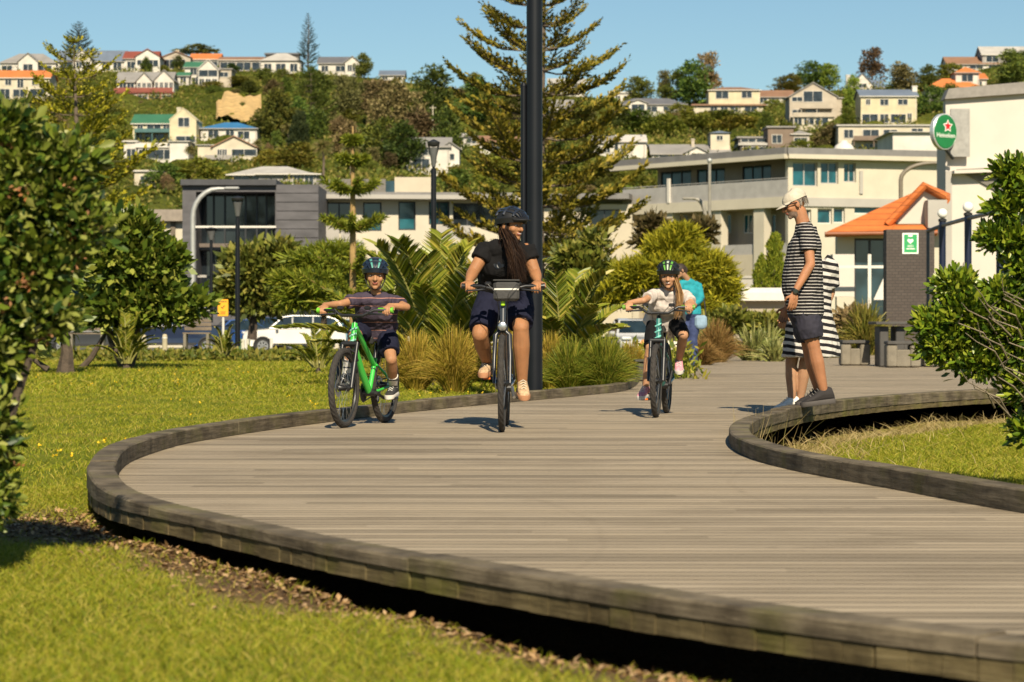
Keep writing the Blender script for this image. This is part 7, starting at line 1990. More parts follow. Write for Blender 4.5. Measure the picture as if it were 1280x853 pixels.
def person(label, J, cfg, group=None):
    """J: joints in world space; cfg: sizes, clothes, colours. The body is one continuous mesh; hair, clothes and shoes are its children"""
    k = cfg.get("k", 1.0); g = cfg.get("girth", 1.0)
    base = Vector(cfg["base"]); t = thing("person", label, "person", base, group=group)
    skin = cfg["skin"]
    side = (J["shL"] - J["shR"]).normalized(); hs = (J["hipL"] - J["hipR"]).normalized()
    pel = (J["hipL"] + J["hipR"]) / 2; chest = (J["shL"] + J["shR"]) / 2; neck = J["neck"]; sp = (chest - pel).normalized()
    fw = sp.cross(side); fw = -fw if fw.dot(cfg["front"]) < 0 else fw; fw.normalize()
    hf = sp.cross(hs); hf = -hf if hf.dot(cfg["front"]) < 0 else hf; hf.normalize()
    shw = (J["shL"] - J["shR"]).length / 2
    wc, ww, wh = cfg.get("chest", shw * .98), cfg.get("waist", shw * .80), cfg.get("hip", shw * .92)
    dc, dw, dh = cfg.get("dchest", .115 * k), cfg.get("dwaist", .105 * k), cfg.get("dhip", .12 * k)
    bl = cfg.get("belly", .0)
    def torso(mb, inf, lo, hi, flare=0.0):
        ss = [(-.14, wh * .70, dh * .75, 0), (-.04, wh, dh, 0), (.06, wh * 1.02, dh * 1.02, .0), (.30, ww * 1.03, dw + bl * .6, bl * .55), (.48, ww * 1.05, dw + bl * .5, bl * .5), (.70, wc * 1.0, dc, .012 * k), (.86, wc * 1.02, dc * .93, .0), (.97, shw * .86, dc * .66, -.01 * k), (1.04, shw * .56, dc * .52, -.015 * k), (1.10, .075 * k, .07 * k, -.01 * k)]
        L = (chest - pel).length; rings = []
        F = lambda q: np.interp(q, [s_[0] for s_ in ss], [s_[1] for s_ in ss]), 
        def at(q):
            a = float(np.interp(q, [s_[0] for s_ in ss], [s_[1] for s_ in ss])); b = float(np.interp(q, [s_[0] for s_ in ss], [s_[2] for s_ in ss])); o = float(np.interp(q, [s_[0] for s_ in ss], [s_[3] for s_ in ss]))
            w = min(1, max(0, q)); sv = hs.lerp(side, w).normalized(); fv = hf.lerp(fw, w).normalized()
            e = inf + flare * max(0, (.25 - q))
            return (pel + (chest - pel) * q + fv * o, sv * (a + e), fv * (b + e))
        qs = sorted({lo, hi} | {s_[0] for s_ in ss if lo < s_[0] < hi})
        loft(mb, [at(q) for q in qs])
    b = MB()
    torso(b, 0, -.14, 1.03)
    hd = Head(J["head"], J["face"], J.get("hup", Vector((0, 0, 1))), cfg.get("hh", .235)); hd.add(b, cfg.get("jaw", 1.0))
    nr = cfg.get("neckr", .055 * k)
    b.tube([chest.lerp(neck, .1), neck, hd.p(0, -.02, -.045)], [nr * 1.15, nr, nr * .98], 14)
    ar = cfg.get("arm", (.046, .038, .036, .024)); lr = cfg.get("leg", (.085, .058, .056, .036))
    for S in ("L", "R"):
        sh, el, wr = J["sh" + S], J["el" + S], J["wr" + S]
        b.capsule(sh, el, ar[0] * k, ar[1] * k); m = el.lerp(wr, .3)
        b.capsule(el, m, ar[1] * k, ar[2] * k * 1.05); b.capsule(m, wr, ar[2] * k * 1.05, ar[3] * k)
        b.capsule(chest.lerp(sh, .55), sh - sp * .012 * k, .046 * k, .044 * k)
        hp, kn, an = J["hip" + S], J["kn" + S], J["an" + S]
        b.capsule(hp, kn, lr[0] * k * g, lr[1] * k * g); c_ = kn.lerp(an, .32)
        back = (hp - kn).normalized() - (an - kn).normalized(); 
        b.capsule(kn, c_, lr[1] * k * g * .96, lr[2] * k * g * 1.05); b.capsule(c_, an, lr[2] * k * g * 1.05, lr[3] * k)
        b.ell(kn + cfg["front"] * .012 * k, .046 * k * g)
        b.capsule(an, an + Vector(J["toe" + S]).normalized() * .10 * k - Vector((0, 0, .062 * k)), lr[3] * .92 * k, .022 * k)
    body_m = [skin] + cfg.get("facemats", [])
    body = remesh_obj("body", b, .0062 * max(.85, k), 3, body_m, t)
    # hands: each finger its own chain, fused with the palm and joined into the body mesh
    hb = MB()
    for S in ("L", "R"):
        H = J["hand" + S]
        hand(hb, J["wr" + S], H["dir"], H["n"], .185 * k * cfg.get("handk", 1), H.get("curl", .5), H.get("side", 1))
    ho = remesh_obj("hand_tmp", hb, .0034, 1, [skin], t)
    bm = bmesh.new(); bm.from_mesh(body.data); bm.from_mesh(ho.data); bm.to_mesh(body.data); bm.free(); bpy.data.objects.remove(ho)
    body.data.polygons.foreach_set("use_smooth", np.ones(len(body.data.polygons), dtype=bool))
    # lips, brows and beard are skin colours on the body itself
    if cfg.get("paint"):
        n = len(body.data.polygons); ctr = np.empty(n * 3, np.float32); body.data.polygons.foreach_get("center", ctr); ctr = ctr.reshape(-1, 3) + np.array(base)
        mi = np.zeros(n, np.int32); Mi = np.array(Matrix((hd.r, hd.f, hd.u)))
        loc = (ctr - np.array(hd.c)) @ Mi.T / hd.k
        for (c, r, i) in cfg["paint"]:
            mi[(((loc - np.array(c)) / np.array(r)) ** 2).sum(1) < 1] = i
        body.data.polygons.foreach_set("material_index", mi)
    # eyes
    for sx in (-1, 1):
        m = MB(); m.ell(hd.p(sx * .032, .0785, .006), (.0135 * hd.k, .008 * hd.k, .0055 * hd.k), hd.m, 10, 6); eo = m.build("eye", EYE, t, world=True, smooth=True)
        m = MB(); m.ell(hd.p(sx * .032 + cfg.get("gaze", 0), .0835, .0055), (.0065 * hd.k, .004 * hd.k, .0056 * hd.k), hd.m, 10, 6); m.build("iris", IRIS, eo, world=True, smooth=True)
    if cfg.get("smile"):
        m = MB(); m.tube([hd.p(x, .0905 - 22 * x * x * .55, -.0545 + 9 * x * x) for x in (-.019, -.010, 0, .010, .019)], [.0015 * hd.k, .0028 * hd.k, .0032 * hd.k, .0028 * hd.k, .0015 * hd.k], 8, flat=1.0); m.build("teeth", TEETH, t, world=True, smooth=True)
    # clothes
    def sleeves(mb, inf, frac, flare=.010):
        for S in ("L", "R"):
            sh, el, wr = J["sh" + S], J["el" + S], J["wr" + S]
            e = sh.lerp(el, min(1, frac))
            mb.capsule(chest.lerp(sh, .5), sh - sp * .010 * k, (.066 + inf) * k, (.052 + inf) * k)
            d_ = (el - sh).normalized()
            mb.tube([sh - d_ * .02, sh, sh.lerp(e, .5), e], [(ar[0] + .000) * k + inf, (ar[0] + .003) * k + inf, (ar[0] + .008) * k + inf, (ar[0] * .97 + flare) * k + inf], 16)
            if frac > 1:
                e2 = el.lerp(wr, frac - 1); mb.capsule(e, e2, ar[1] * k + inf + .006, ar[3] * k + inf + .006)
    if cfg.get("shirt"):
        mb = MB(); inf = cfg.get("sinf", .014); lo = cfg.get("hem", .0)
        torso(mb, inf, lo, 1.075, cfg.get("sflare", .03)); sleeves(mb, inf * .7, cfg.get("sleeve", .55))
        nk = chest.lerp(neck, .35); mb.capsule(chest, nk, nr * 1.6, nr * 1.32)
        for S in ('L', 'R'): mb.capsule(nk, J['sh' + S] - sp * .012 * k, nr * 1.2, .050 * k + inf)
        for e_ in cfg.get("folds", []): mb.capsule(*e_)
        sh_o = remesh_obj("shirt", mb, .0062 * max(.85, k), cfg.get("ssm", 3), [cfg["shirt"]], t)
        wrinkle(sh_o, cfg.get("wr", .006), seed=cfg.get("seed", 1))
        t_shirt = sh_o
    if cfg.get("shorts"):
        mb = MB(); inf = .012; torso(mb, .016, -.16, cfg.get("shtop", .12))
        for S in ("L", "R"):
            hp, kn = J["hip" + S], J["kn" + S]; f_ = cfg.get("shlen", .8); e = hp.lerp(kn, min(f_, 1.0)); w_ = cfg.get("shw", .018)
            mb.tube([hp - (kn - hp) * .05, hp, hp.lerp(e, .6), e], [lr[0] * k * g * 1.02 + .008, lr[0] * k * g * 1.04 + .010, lr[0] * k * g * .92 + w_, lr[1] * k * g * 1.04 + w_ + (lr[0] - lr[1]) * (1 - f_) * k * g * .6], 18)
            if f_ > 1:
                e2 = kn.lerp(J["an" + S], f_ - 1); c_ = kn.lerp(J["an" + S], .3); mb.capsule(kn, c_, lr[1] * k * g + w_, lr[2] * k * g + w_); mb.capsule(c_, e2, lr[2] * k * g * 1.03 + w_, lr[3] * k + w_ + (.015 if f_ > 1.7 else .008))
        so = remesh_obj("trousers" if cfg.get("shlen", .8) > 1.6 else "shorts", mb, .0065 * max(.85, k), 3, [cfg["shorts"]], t); wrinkle(so, .006, 18, cfg.get("seed", 1) + 5)
    for S in ("L", "R"):
        if cfg.get("shoe"):
            u_, s_, l_ = shoe_mb(J["an" + S], J["toe" + S], cfg.get("shoeL", .275) * 1.0, J.get("ups", Vector((0, 0, 1))))
            sm = cfg["shoe"]
            o = remesh_obj("shoe", u_, .006, 2, [sm[0]], t); s_.build("sole", sm[1], o, world=True, smooth=True); l_.build("lace", sm[2], o, world=True, smooth=True)
        if cfg.get("sock"):
            mb = MB(); an, kn = J["an" + S], J["kn" + S]; mb.tube([an - (kn - an) * .08, an, an.lerp(kn, .18), an.lerp(kn, cfg.get("sockh", .34))], [(lr[3] + .008) * k, (lr[3] + .007) * k, (lr[3] + .010) * k, (lr[2] * .9 + .008) * k], 14); mb.build("sock", cfg["sock"], t, world=True, smooth=True)
    return t, hd, body

def wrinkle(o, amp, freq=14, seed=1):
    """soft cloth folds"""
    from mathutils import noise
    me = o.data; n = len(me.vertices); co = np.empty(n * 3, np.float32); no = np.empty(n * 3, np.float32)
    me.vertices.foreach_get("co", co); me.vertices.foreach_get("normal", no); co = co.reshape(-1, 3); no = no.reshape(-1, 3)
    d = np.array([noise.noise((float(c[0]) * freq + seed * 7.1, float(c[1]) * freq, float(c[2]) * freq * .75)) for c in co])
    d2 = np.array([noise.noise((float(c[0]) * freq * 2.3 + 3 + seed, float(c[1]) * freq * 2.3, float(c[2]) * freq * 1.5)) for c in co])
    d = (1 - np.abs(d) * 2.2) * .7 + d2 * .5
    me.vertices.foreach_set("co", (co + no * (d * amp)[:, None]).ravel().astype(np.float32)); me.update()

def helmet(t, hd, mats, visor=False, tilt=0.0, pattern=None, size=1.0):
    """ribbed shell with long vents over a dark inner shell, straps under the chin"""
    k = hd.k * size
    m = MB(); nphi, nth = 10, 36; rings = []
    def pt(phi, th, r):
        x = math.cos(phi) * math.sin(th) * .092; y = math.cos(phi) * math.cos(th) * (.122 if math.cos(th) > 0 else .118); z = math.sin(phi) * .088
        return hd.c + k * (hd.r * x * r + hd.f * (y * r - .012) + hd.u * (z * r + .046 + .010 * math.cos(th) * (1 - math.sin(phi))))
    for i in range(nphi + 1):
        phi = R(-12) + (PI / 2 - R(-12) - .02) * i / nphi; rings.append([pt(phi, 2 * PI * j / nth, .96) for j in range(nth)])
    m.rings(rings, True); ho = m.build("helmet", mats[0], t, world=True, smooth=True)
    # shell ribs running front to back
    idx = 0
    for a in (-.85, -.45, -.12, .12, .45, .85) if pattern != "wide" else (-.8, -.4, 0, .4, .8):
        m = MB(); rings = []
        for i in range(15):
            q = -1.32 + 2.64 * i / 14                       # along the length
            w = .30 if pattern == "wide" else .22
            ring = []
            for e, r in ((-w / 2, .985), (-w / 3, 1.06), (w / 3, 1.06), (w / 2, .985)):
                lat = (a * .95) + e * (1 - .25 * abs(q)); 
                y = math.sin(q); c_ = math.cos(q)
                x = math.sin(lat) * (.45 + .55 * c_); z = math.cos(lat) * c_
                v = Vector((x * .092, y * (.124 if y > 0 else .120), z * .088 - .006)) * r
                ring.append(hd.c + k * (hd.r * v.x + hd.f * (v.y - .012) + hd.u * (v.z + .046)))
            rings.append(ring)
        m.rings(rings, True); m.build("shell_rib", mats[1 + idx % (len(mats) - 1)], ho, world=True, smooth=True); idx += 1
    m = MB(); rings = []
    for phi, r in ((R(-20), 1.0), (R(-20), 1.06), (R(2), 1.08), (R(6), 1.0)): rings.append([pt(phi, 2 * PI * j / nth, r) for j in range(nth)])
    m.rings(rings, False); m.build("band", mats[0 if pattern is None else 1], ho, world=True, smooth=True)
    # cross bridges
    m = MB()
    for q in (-.6, .1, .75):
        m.tube([hd.c + k * (hd.r * math.sin(l) * math.cos(q) * .095 + hd.f * (math.sin(q) * .122 - .012) + hd.u * (math.cos(l) * math.cos(q) * .090 + .042)) for l in np.linspace(-1.2, 1.2, 11)], .010 * k, 6)
    m.build("bridge", mats[-1], ho, world=True, smooth=True)
    if visor:
        m = MB(); rings = []
        for th in np.linspace(-.9, .9, 13):
            a = pt(R(4), th, 1.02); b = pt(R(-2), th, 1.02) + hd.f * .045 * k * math.cos(th) - hd.u * .004 * k
            rings.append([a, b, b - hd.u * .006 * k, a - hd.u * .010 * k])
        m.rings(rings, True); m.build("visor", mats[0], ho, world=True, smooth=True)
    m = MB()
    for sx in (-1, 1):
        m.tube([hd.p(sx * .080, .02, .035), hd.p(sx * .078, .012, -.03), hd.p(sx * .052, .03, -.085), hd.p(0, .05, -.108)], .005 * k, 6)
        m.tube([hd.p(sx * .080, -.05, .03), hd.p(sx * .078, .012, -.03)], .005 * k, 6)
    m.build("strap", STRAP, ho, world=True)
    return ho

def strands(name, t, roots, tips, ctrls, w, mat, seg=6):
    V, Fq = ribbon_arrays(np.array(roots), np.array(tips), np.array(ctrls), w, seg); return link_mesh(name, np_mesh(name, V, Fq, 4), mat, t, world=True)

EYE = M("eye white", (.36, .33, .30), .2, .02); IRIS = M("dark iris", (.02, .012, .008), .15, .1); TEETH = M("teeth", (.50, .46, .41), .25, .02); STRAP = M("black strap", (.012, .012, .012), .7)
skin_w = skin_mat("woman's skin", (.335, .155, .070)); skin_b = skin_mat("boy's skin", (.38, .19, .095)); skin_g = skin_mat("girl's skin", (.42, .22, .12)); skin_m = skin_mat("man's skin", (.365, .165, .082)); skin_s = skin_mat("shaded woman's skin", (.36, .195, .11))  # skin_s: plain skin tone shared by the dress and teal figures
lipm = M("lips", (.25, .075, .05), .4, .1); browm = M("dark brows", (.07, .036, .022), .8, .2); beard_m = M("grey stubble", (.19, .125, .09), .85, .25, 60); socketm = M("eyelid skin", (.29, .13, .065), .6, .1)
def facepaint(lips=1, brow=2, lid=3): return [((0, .088, -.056), (.026, .02, .011), lips), ((.032, .078, .006), (.020, .02, .012), lid), ((-.032, .078, .006), (.020, .02, .012), lid), ((.033, .08, .030), (.019, .03, .0042), brow), ((-.033, .08, .030), (.019, .03, .0042), brow)]
navy = M("navy fabric", (.010, .011, .026), .9, .2, 20, spec=.2); black_fab = M("black fabric", (.0075, .007, .0075), .92, .25, 20, spec=.2)

# ---------------------------------------------------------------- woman on the bicycle in the middle
dW = 2400 / (540 - HORIZON)
wx = (627.5 - 640) * dW / FPX
rim_dark = M("dark rim", (.025, .025, .025), .35, .1)
bikeW, bw = bicycle("black upright bicycle with mudguard ridden by the woman in the middle", (wx, dW, 0), R(-1.5), .352, 1.08, M("dark grey frame paint", (.03, .034, .04), .35, .1, coat=.5), M("dark steel fork", (.035, .036, .04), .3, .1, metal=.3), rim_dark, .60, 1.06, blk, 204, .96, .022, low=True, fender=blk, light=silver, rise=.02)
front = Vector((0, -1, 0))
pR, pL = toworld(bikeW, bw["pedal"](-1)), toworld(bikeW, bw["pedal"](1))
gR, gL = toworld(bikeW, bw["bar"](-1)), toworld(bikeW, bw["bar"](1))
sad = toworld(bikeW, bw["saddle"])
hipc = sad + Vector((0, -.02, .075))
JW = dict(hipR=hipc + Vector((-.095, -.03, -.0)), hipL=hipc + Vector((.095, -.03, 0)))
dS = 17.95
JW["shR"] = P(608, 312, dS + .02); JW["shL"] = P(658, 313, dS - .02)
JW["neck"] = P(637, 301, dS - .02); JW["head"] = P(640, 283, dS - .06); JW["face"] = Vector((.70, -.71, -.05)); JW["hup"] = Vector((.06, -.04, 1))
JW["wrR"] = gR + Vector((-.015, .075, .035)); JW["wrL"] = gL + Vector((.015, .075, .035))
JW["elR"] = P(591, 341, 17.90); JW["elL"] = P(669, 342, 17.88)
JW["anR"] = pR + Vector((0, .085, .115)); JW["anL"] = pL + Vector((0, .09, .105))
JW["toeR"] = Vector((-.18, -1, -.12)); JW["toeL"] = Vector((.10, -1, -.22))
def knee(hip, an, th, sh, fwd):
    """knee from both bone lengths, bent forwards"""
    d = an - hip; L = min(d.length, (th + sh) * .995); a = (th * th - sh * sh + L * L) / (2 * L); h = math.sqrt(max(0, th * th - a * a)); n = d.normalized(); f = (fwd - n * fwd.dot(n)).normalized(); return hip + n * a + f * h
JW["knR"] = knee(JW["hipR"], JW["anR"], .43, .42, Vector((-.18, -1, .3))); JW["knL"] = knee(JW["hipL"], JW["anL"], .43, .43, Vector((.02, -1, .3)))
JW["handR"] = dict(dir=gR + Vector((0, -.012, .010)) - JW["wrR"], n=Vector((0, -.4, -1)), curl=.85, side=1); JW["handL"] = dict(dir=gL + Vector((0, -.012, .010)) - JW["wrL"], n=Vector((0, -.4, -1)), curl=.85, side=-1)
tan_shoe = (M("tan shoe", (.40, .27, .155), .8, .45, 45), M("shoe sole rust", (.42, .20, .10), .7), M("pale lace", (.62, .54, .42), .8))
woman, hdW, bodyW = person("smiling woman with long dark hair in a black t-shirt riding the middle bicycle", JW, dict(base=(wx, dW + .6, 0), skin=skin_w, facemats=[lipm, browm, socketm], paint=facepaint(), front=front, hh=.232, shirt=black_fab, sleeve=.44, hem=-.02, chest=.190, waist=.185, hip=.185, dchest=.135, dwaist=.125, dhip=.13, shorts=navy, shlen=.90, shw=.026, leg=(.092, .062, .062, .038), arm=(.055, .045, .043, .027), shoe=tan_shoe, shoeL=.265, smile=True, wr=.010, sinf=.016, sflare=.03, neckr=.052))
helmet(woman, hdW, [M("black helmet inner", (.008, .008, .009), .6), M("glossy black helmet shell", (.016, .018, .024), .22, .1, coat=1)], True, size=1.08)
hairW = LM("dark brown hair", [(.010, .005, .004), (.018, .009, .006), (.032, .016, .009), (.06, .030, .015)], .0, .65, .15)
ro, ti, ct = [], [], []
for i in range(1250):
    s_ = RNG.uniform(-.1, 1)
    r0 = hdW.p(.076 * s_, -.035 + .03 * RNG.uniform(-1, .6), .0 + .03 * RNG.uniform(-1, .5))
    e = P(651 + RNG.normal() * 5.5, 345 + RNG.uniform(-24, 10), dS - .21 + RNG.normal() * .018)
    c = P(640 + RNG.normal() * 5, 309 + RNG.normal() * 8, dS - .235 + RNG.normal() * .015)
    ro.append(r0); ti.append(e); ct.append(c)
strands("hair", woman, ro, ti, ct, .0030, hairW, 8)
ro, ti, ct = [], [], []
for i in range(240):
    th = RNG.uniform(.9, 2 * PI - .9); r0 = hdW.p(.074 * math.sin(th), .08 * math.cos(th) - .015, .045); e = hdW.p(.07 * math.sin(th) + RNG.normal() * .012, .06 * math.cos(th) - .03, -.10 + RNG.normal() * .03); ro.append(r0); ti.append(e); ct.append(hdW.p(.086 * math.sin(th), .094 * math.cos(th) - .015, -.02))
strands("hair", woman, ro, ti, ct, .007, hairW, 5)
# emblem on the chest of the shirt, laid on the cloth
def on_cloth(o, pts, dirv=Vector((0, 1, 0)), off=.004):
    bm = bmesh.new(); bm.from_mesh(o.data); tr = BVHTree.FromBMesh(bm); bm.free(); sh = root_loc(o); out = []
    for p in pts:
        h = tr.ray_cast(Vector(p) - sh - dirv * 1.0, dirv)
        out.append((h[0] + sh - dirv * off) if h[0] is not None else Vector(p))
    return out
shirtW = [c for c in woman.children if c.name.startswith("shirt")][0]
mb = MB()
def petal(cx, cy, a, L, w):
    pts = []
    for q in np.linspace(0, 2 * PI, 14, endpoint=False):
        u_, v_ = L * .5 + L * .5 * math.cos(q), w * math.sin(q) * (1 - .25 * math.cos(q)); pts.append(P(cx + u_ * math.cos(a) - v_ * math.sin(a), cy - u_ * math.sin(a) - v_ * math.cos(a), dS - .2))
    w_ = on_cloth(shirtW, pts); mb.add(w_, [tuple(range(len(w_)))])
for a in (R(90), R(140), R(40)): petal(623.5, 335, a, 8.5, 2.6)
for k_ in range(3):
    pts = [P(618 + k_ * .6, 337.2 + k_ * 2.0, 17.7), P(630.5 - k_ * .6, 337.6 + k_ * 2.0, 17.7), P(630.5 - k_ * .6, 338.5 + k_ * 2.0, 17.7), P(618 + k_ * .6, 338.1 + k_ * 2.0, 17.7)]
    mb.add(on_cloth(shirtW, pts), [(0, 1, 2, 3)])
mb.build("shirt_emblem", M("glossy black print", (.004, .004, .005), .35, .05), woman, world=True, fixn=False)
# forearm tattoo is a mark on the arm, a small dark band
mb = MB(); c = JW["elR"].lerp(JW["wrR"], .35)
bag = thing("handlebar_bag", "dark grey handlebar bag with a silver stripe on the middle bicycle", "bag", P(633, 364, 17.62))
mb = MB(); mb.bevbox((0, 0, 0), (.19, .11, .15), .02); mb.build("body", M("dark grey bag fabric", (.045, .043, .042), .8, .2, 12, bump=.3), bag)
mb = MB(); mb.bevbox((0, -.057, .012), (.18, .006, .014), .002); mb.build("stripe", M("silver reflective stripe", (.62, .60, .55), .35), bag)
mb = MB(); mb.bevbox((0, .0, .078), (.196, .116, .012), .004); mb.build("lid", MATS["dark grey bag fabric"], bag)
mb = MB(); mb.tube([(-.06, .05, .03), (-.06, .10, .05)], .008, 6); mb.tube([(.06, .05, .03), (.06, .10, .05)], .008, 6); mb.build("buckle", blk, bag)
for ch in woman.children: pass

# ---------------------------------------------------------------- boy on the green bicycle at the left
dB = 2400 / (535 - HORIZON)
bikeB, bb_ = bicycle("small bright green and black mountain bicycle ridden by the boy", ((430 - 640) * dB / FPX, dB, 0), R(-16), .30, .94, M("bright green frame paint", (.05, .50, .06), .3, .08, coat=.6), blk, rim_dark, .60, .885, M("lime grips", (.16, .50, .03), .5), -20, .68, .024, True, M("teal white graphic", (.30, .62, .50), .4))
fB = rotz(Vector((0, -1, 0)), R(-16)); sB = rotz(Vector((1, 0, 0)), R(-16))
pR, pL = toworld(bikeB, bb_["pedal"](-1)), toworld(bikeB, bb_["pedal"](1)); gR, gL = toworld(bikeB, bb_["bar"](-1, .05)), toworld(bikeB, bb_["bar"](1, .05))
hipc = toworld(bikeB, bb_["saddle"]) + Vector((0, 0, .075)) + fB * .02
kB = .80
JB = dict(hipR=hipc - sB * .075, hipL=hipc + sB * .075)
dSB = hipc.y - .22
JB["shR"] = P(450, 374, dSB - .02); JB["shL"] = P(492, 377, dSB + .02); JB["neck"] = P(470, 366, dSB - .02); JB["head"] = P(469, 345.5, dSB - .06); JB["face"] = Vector((.06, -1, -.03)); JB["hup"] = Vector((.02, -.05, 1))
JB["wrR"] = gR + Vector((.0, .06, .040)); JB["wrL"] = gL + Vector((.02, .065, .035)); JB["elR"] = P(425, 380.5, dSB - .18); JB["elL"] = P(508.5, 384, dSB - .14)
JB["anL"] = pL + Vector((.01, .07, .085)); JB["anR"] = pR + Vector((-.01, .07, .085)); JB["toeL"] = fB * 1 + Vector((.06, 0, -.1)); JB["toeR"] = fB + Vector((0, 0, -.1))
JB["knL"] = knee(JB["hipL"], JB["anL"], .33, .33, Vector((.05, -1, .4))); JB["knR"] = knee(JB["hipR"], JB["anR"], .33, .33, Vector((-.1, -1, .4)))
JB["handR"] = dict(dir=gR + Vector((0, -.01, .012)) - JB["wrR"], n=Vector((0, -.4, -1)), curl=.8, side=1); JB["handL"] = dict(dir=gL + Vector((0, -.01, .012)) - JB["wrL"], n=Vector((0, -.4, -1)), curl=.75, side=-1)
boy_shirt = stripe_mat("purple grey striped jersey", (.055, .042, .062), (.42, .20, .15), .062, .93, .01, rough=.9, wob=.02)
boy, hdB, bodyB = person("boy in a purple striped t-shirt and patterned helmet riding the green bicycle", JB, dict(base=(hipc.x, hipc.y, 0), k=kB, skin=skin_b, facemats=[lipm, browm, socketm], paint=facepaint(), front=fB, hh=.222, shirt=boy_shirt, sleeve=.60, hem=-.02, sflare=.06, chest=.150, waist=.14, hip=.145, dchest=.095, dwaist=.095, dhip=.105, shorts=navy, shlen=.78, shw=.026, shoe=(M("black shoe", (.025, .024, .024), .7), M("white sole", (.6, .56, .5), .6), M("white lace", (.62, .6, .55), .8)), shoeL=.225, sock=stripe_mat("white sock with dark bands", (.62, .58, .52), (.05, .05, .06), .05, .78, .02, wob=0), sockh=.42, arm=(.044, .036, .034, .025), leg=(.078, .056, .053, .036), wr=.009, seed=3, handk=1.05))
helmet(boy, hdB, [M("navy helmet inner", (.008, .012, .022), .5), M("deep navy shell", (.010, .018, .034), .35, coat=.3), M("mint helmet pattern", (.09, .30, .25), .4), M("deep navy shell", (.010, .018, .034), .35), M("mint helmet pattern", (.10, .38, .30), .35), M("deep navy shell", (.010, .018, .034), .35)], False, pattern="wide", size=1.10)
hairB = M("short dark brown hair", (.03, .018, .012), .7, .3, 60)
mb = MB(); mb.ell(hdB.p(0, -.022, .030), (.079 * hdB.k, .096 * hdB.k, .078 * hdB.k), hdB.m); mb.build("hair", hairB, boy, world=True, smooth=True)

# ---------------------------------------------------------------- girl on the bicycle at the right
dG = 2400 / (522 - HORIZON)
bikeG, bg_ = bicycle("small dark bicycle with a mint head tube and kickstand ridden by the girl", ((820 - 640) * dG / FPX, dG, 0), R(-9), .305, .95, M("dark blue green frame paint", (.03, .16, .14), .35, .1, coat=.5), blk, rim_dark, .60, .92, M("lime and black grips", (.14, .30, .03), .5), 55, .76, .024, True, M("mint graphic", (.22, .62, .52), .4), rise=.05)
fG = rotz(Vector((0, -1, 0)), R(-9)); sG = rotz(Vector((1, 0, 0)), R(-9))
pR, pL = toworld(bikeG, bg_["pedal"](-1)), toworld(bikeG, bg_["pedal"](1)); gR, gL = toworld(bikeG, bg_["bar"](-1, .05)), toworld(bikeG, bg_["bar"](1, .05))
hipc = toworld(bikeG, bg_["saddle"]) + Vector((0, 0, .075))
JG = dict(hipR=hipc - sG * .075, hipL=hipc + sG * .075); dSG = hipc.y - .22
JG["shR"] = P(818, 368.5, dSG); JG["shL"] = P(857, 370.5, dSG); JG["neck"] = P(837, 363, dSG - .02); JG["head"] = P(835.5, 346, dSG - .08); JG["face"] = Vector((-.12, -1, -.08)); JG["hup"] = Vector((-.02, -.05, 1))
JG["wrR"] = gR + Vector((0, .06, .038)); JG["wrL"] = gL + Vector((0, .06, .038)); JG["elR"] = P(804, 376, dSG - .22); JG["elL"] = P(867, 382, dSG - .18)
JG["anL"] = pL + Vector((.0, .07, .085)); JG["anR"] = pR + Vector((0, .07, .085)); JG["toeL"] = fG + Vector((.12, 0, -.25)); JG["toeR"] = fG + Vector((-.22, 0, -.1))
JG["knL"] = knee(JG["hipL"], JG["anL"], .36, .36, Vector((.1, -1, .5))); JG["knR"] = knee(JG["hipR"], JG["anR"], .36, .36, Vector((-.06, -1, .4)))
JG["handR"] = dict(dir=gR + Vector((0, -.01, .012)) - JG["wrR"], n=Vector((0, -.4, -1)), curl=.8, side=1); JG["handL"] = dict(dir=gL + Vector((0, -.01, .012)) - JG["wrL"], n=Vector((0, -.4, -1)), curl=.8, side=-1)
pinkshoe = (M("pink patterned shoe", (.62, .26, .30), .7, .5, 60), M("white sole", (.6, .56, .5), .6), M("white lace", (.62, .6, .55), .8))
girl, hdG, bodyG = person("smiling girl in a white t-shirt and green helmet riding the bicycle at the right", JG, dict(base=(hipc.x, hipc.y, 0), k=.80, skin=skin_g, facemats=[lipm, browm, socketm], paint=facepaint(), front=fG, hh=.215, shirt=M("white patterned tee", (.50, .44, .40), .9, .22, 16), sleeve=.62, hem=-.05, sflare=.08, chest=.148, waist=.14, hip=.145, dchest=.095, dwaist=.095, dhip=.105, shorts=black_fab, shlen=.98, shw=.012, shoe=pinkshoe, shoeL=.225, arm=(.043, .035, .033, .025), leg=(.076, .055, .052, .035), smile=True, wr=.010, seed=9, handk=1.05))
helmet(girl, hdG, [M("black helmet inner", (.008, .008, .009), .6), M("black helmet pattern", (.012, .014, .016), .35), M("lime helmet pattern", (.12, .34, .05), .35), M("pale helmet pattern", (.42, .50, .38), .35), M("lime helmet pattern", (.12, .34, .05), .35), M("black helmet pattern", (.012, .014, .016), .35)], False, pattern="wide", size=1.10)
hairG = LM("light brown hair", [(.16, .085, .035), (.26, .145, .06), (.36, .21, .09), (.10, .05, .02)], 0, .65, .15)
ro, ti, ct = [], [], []
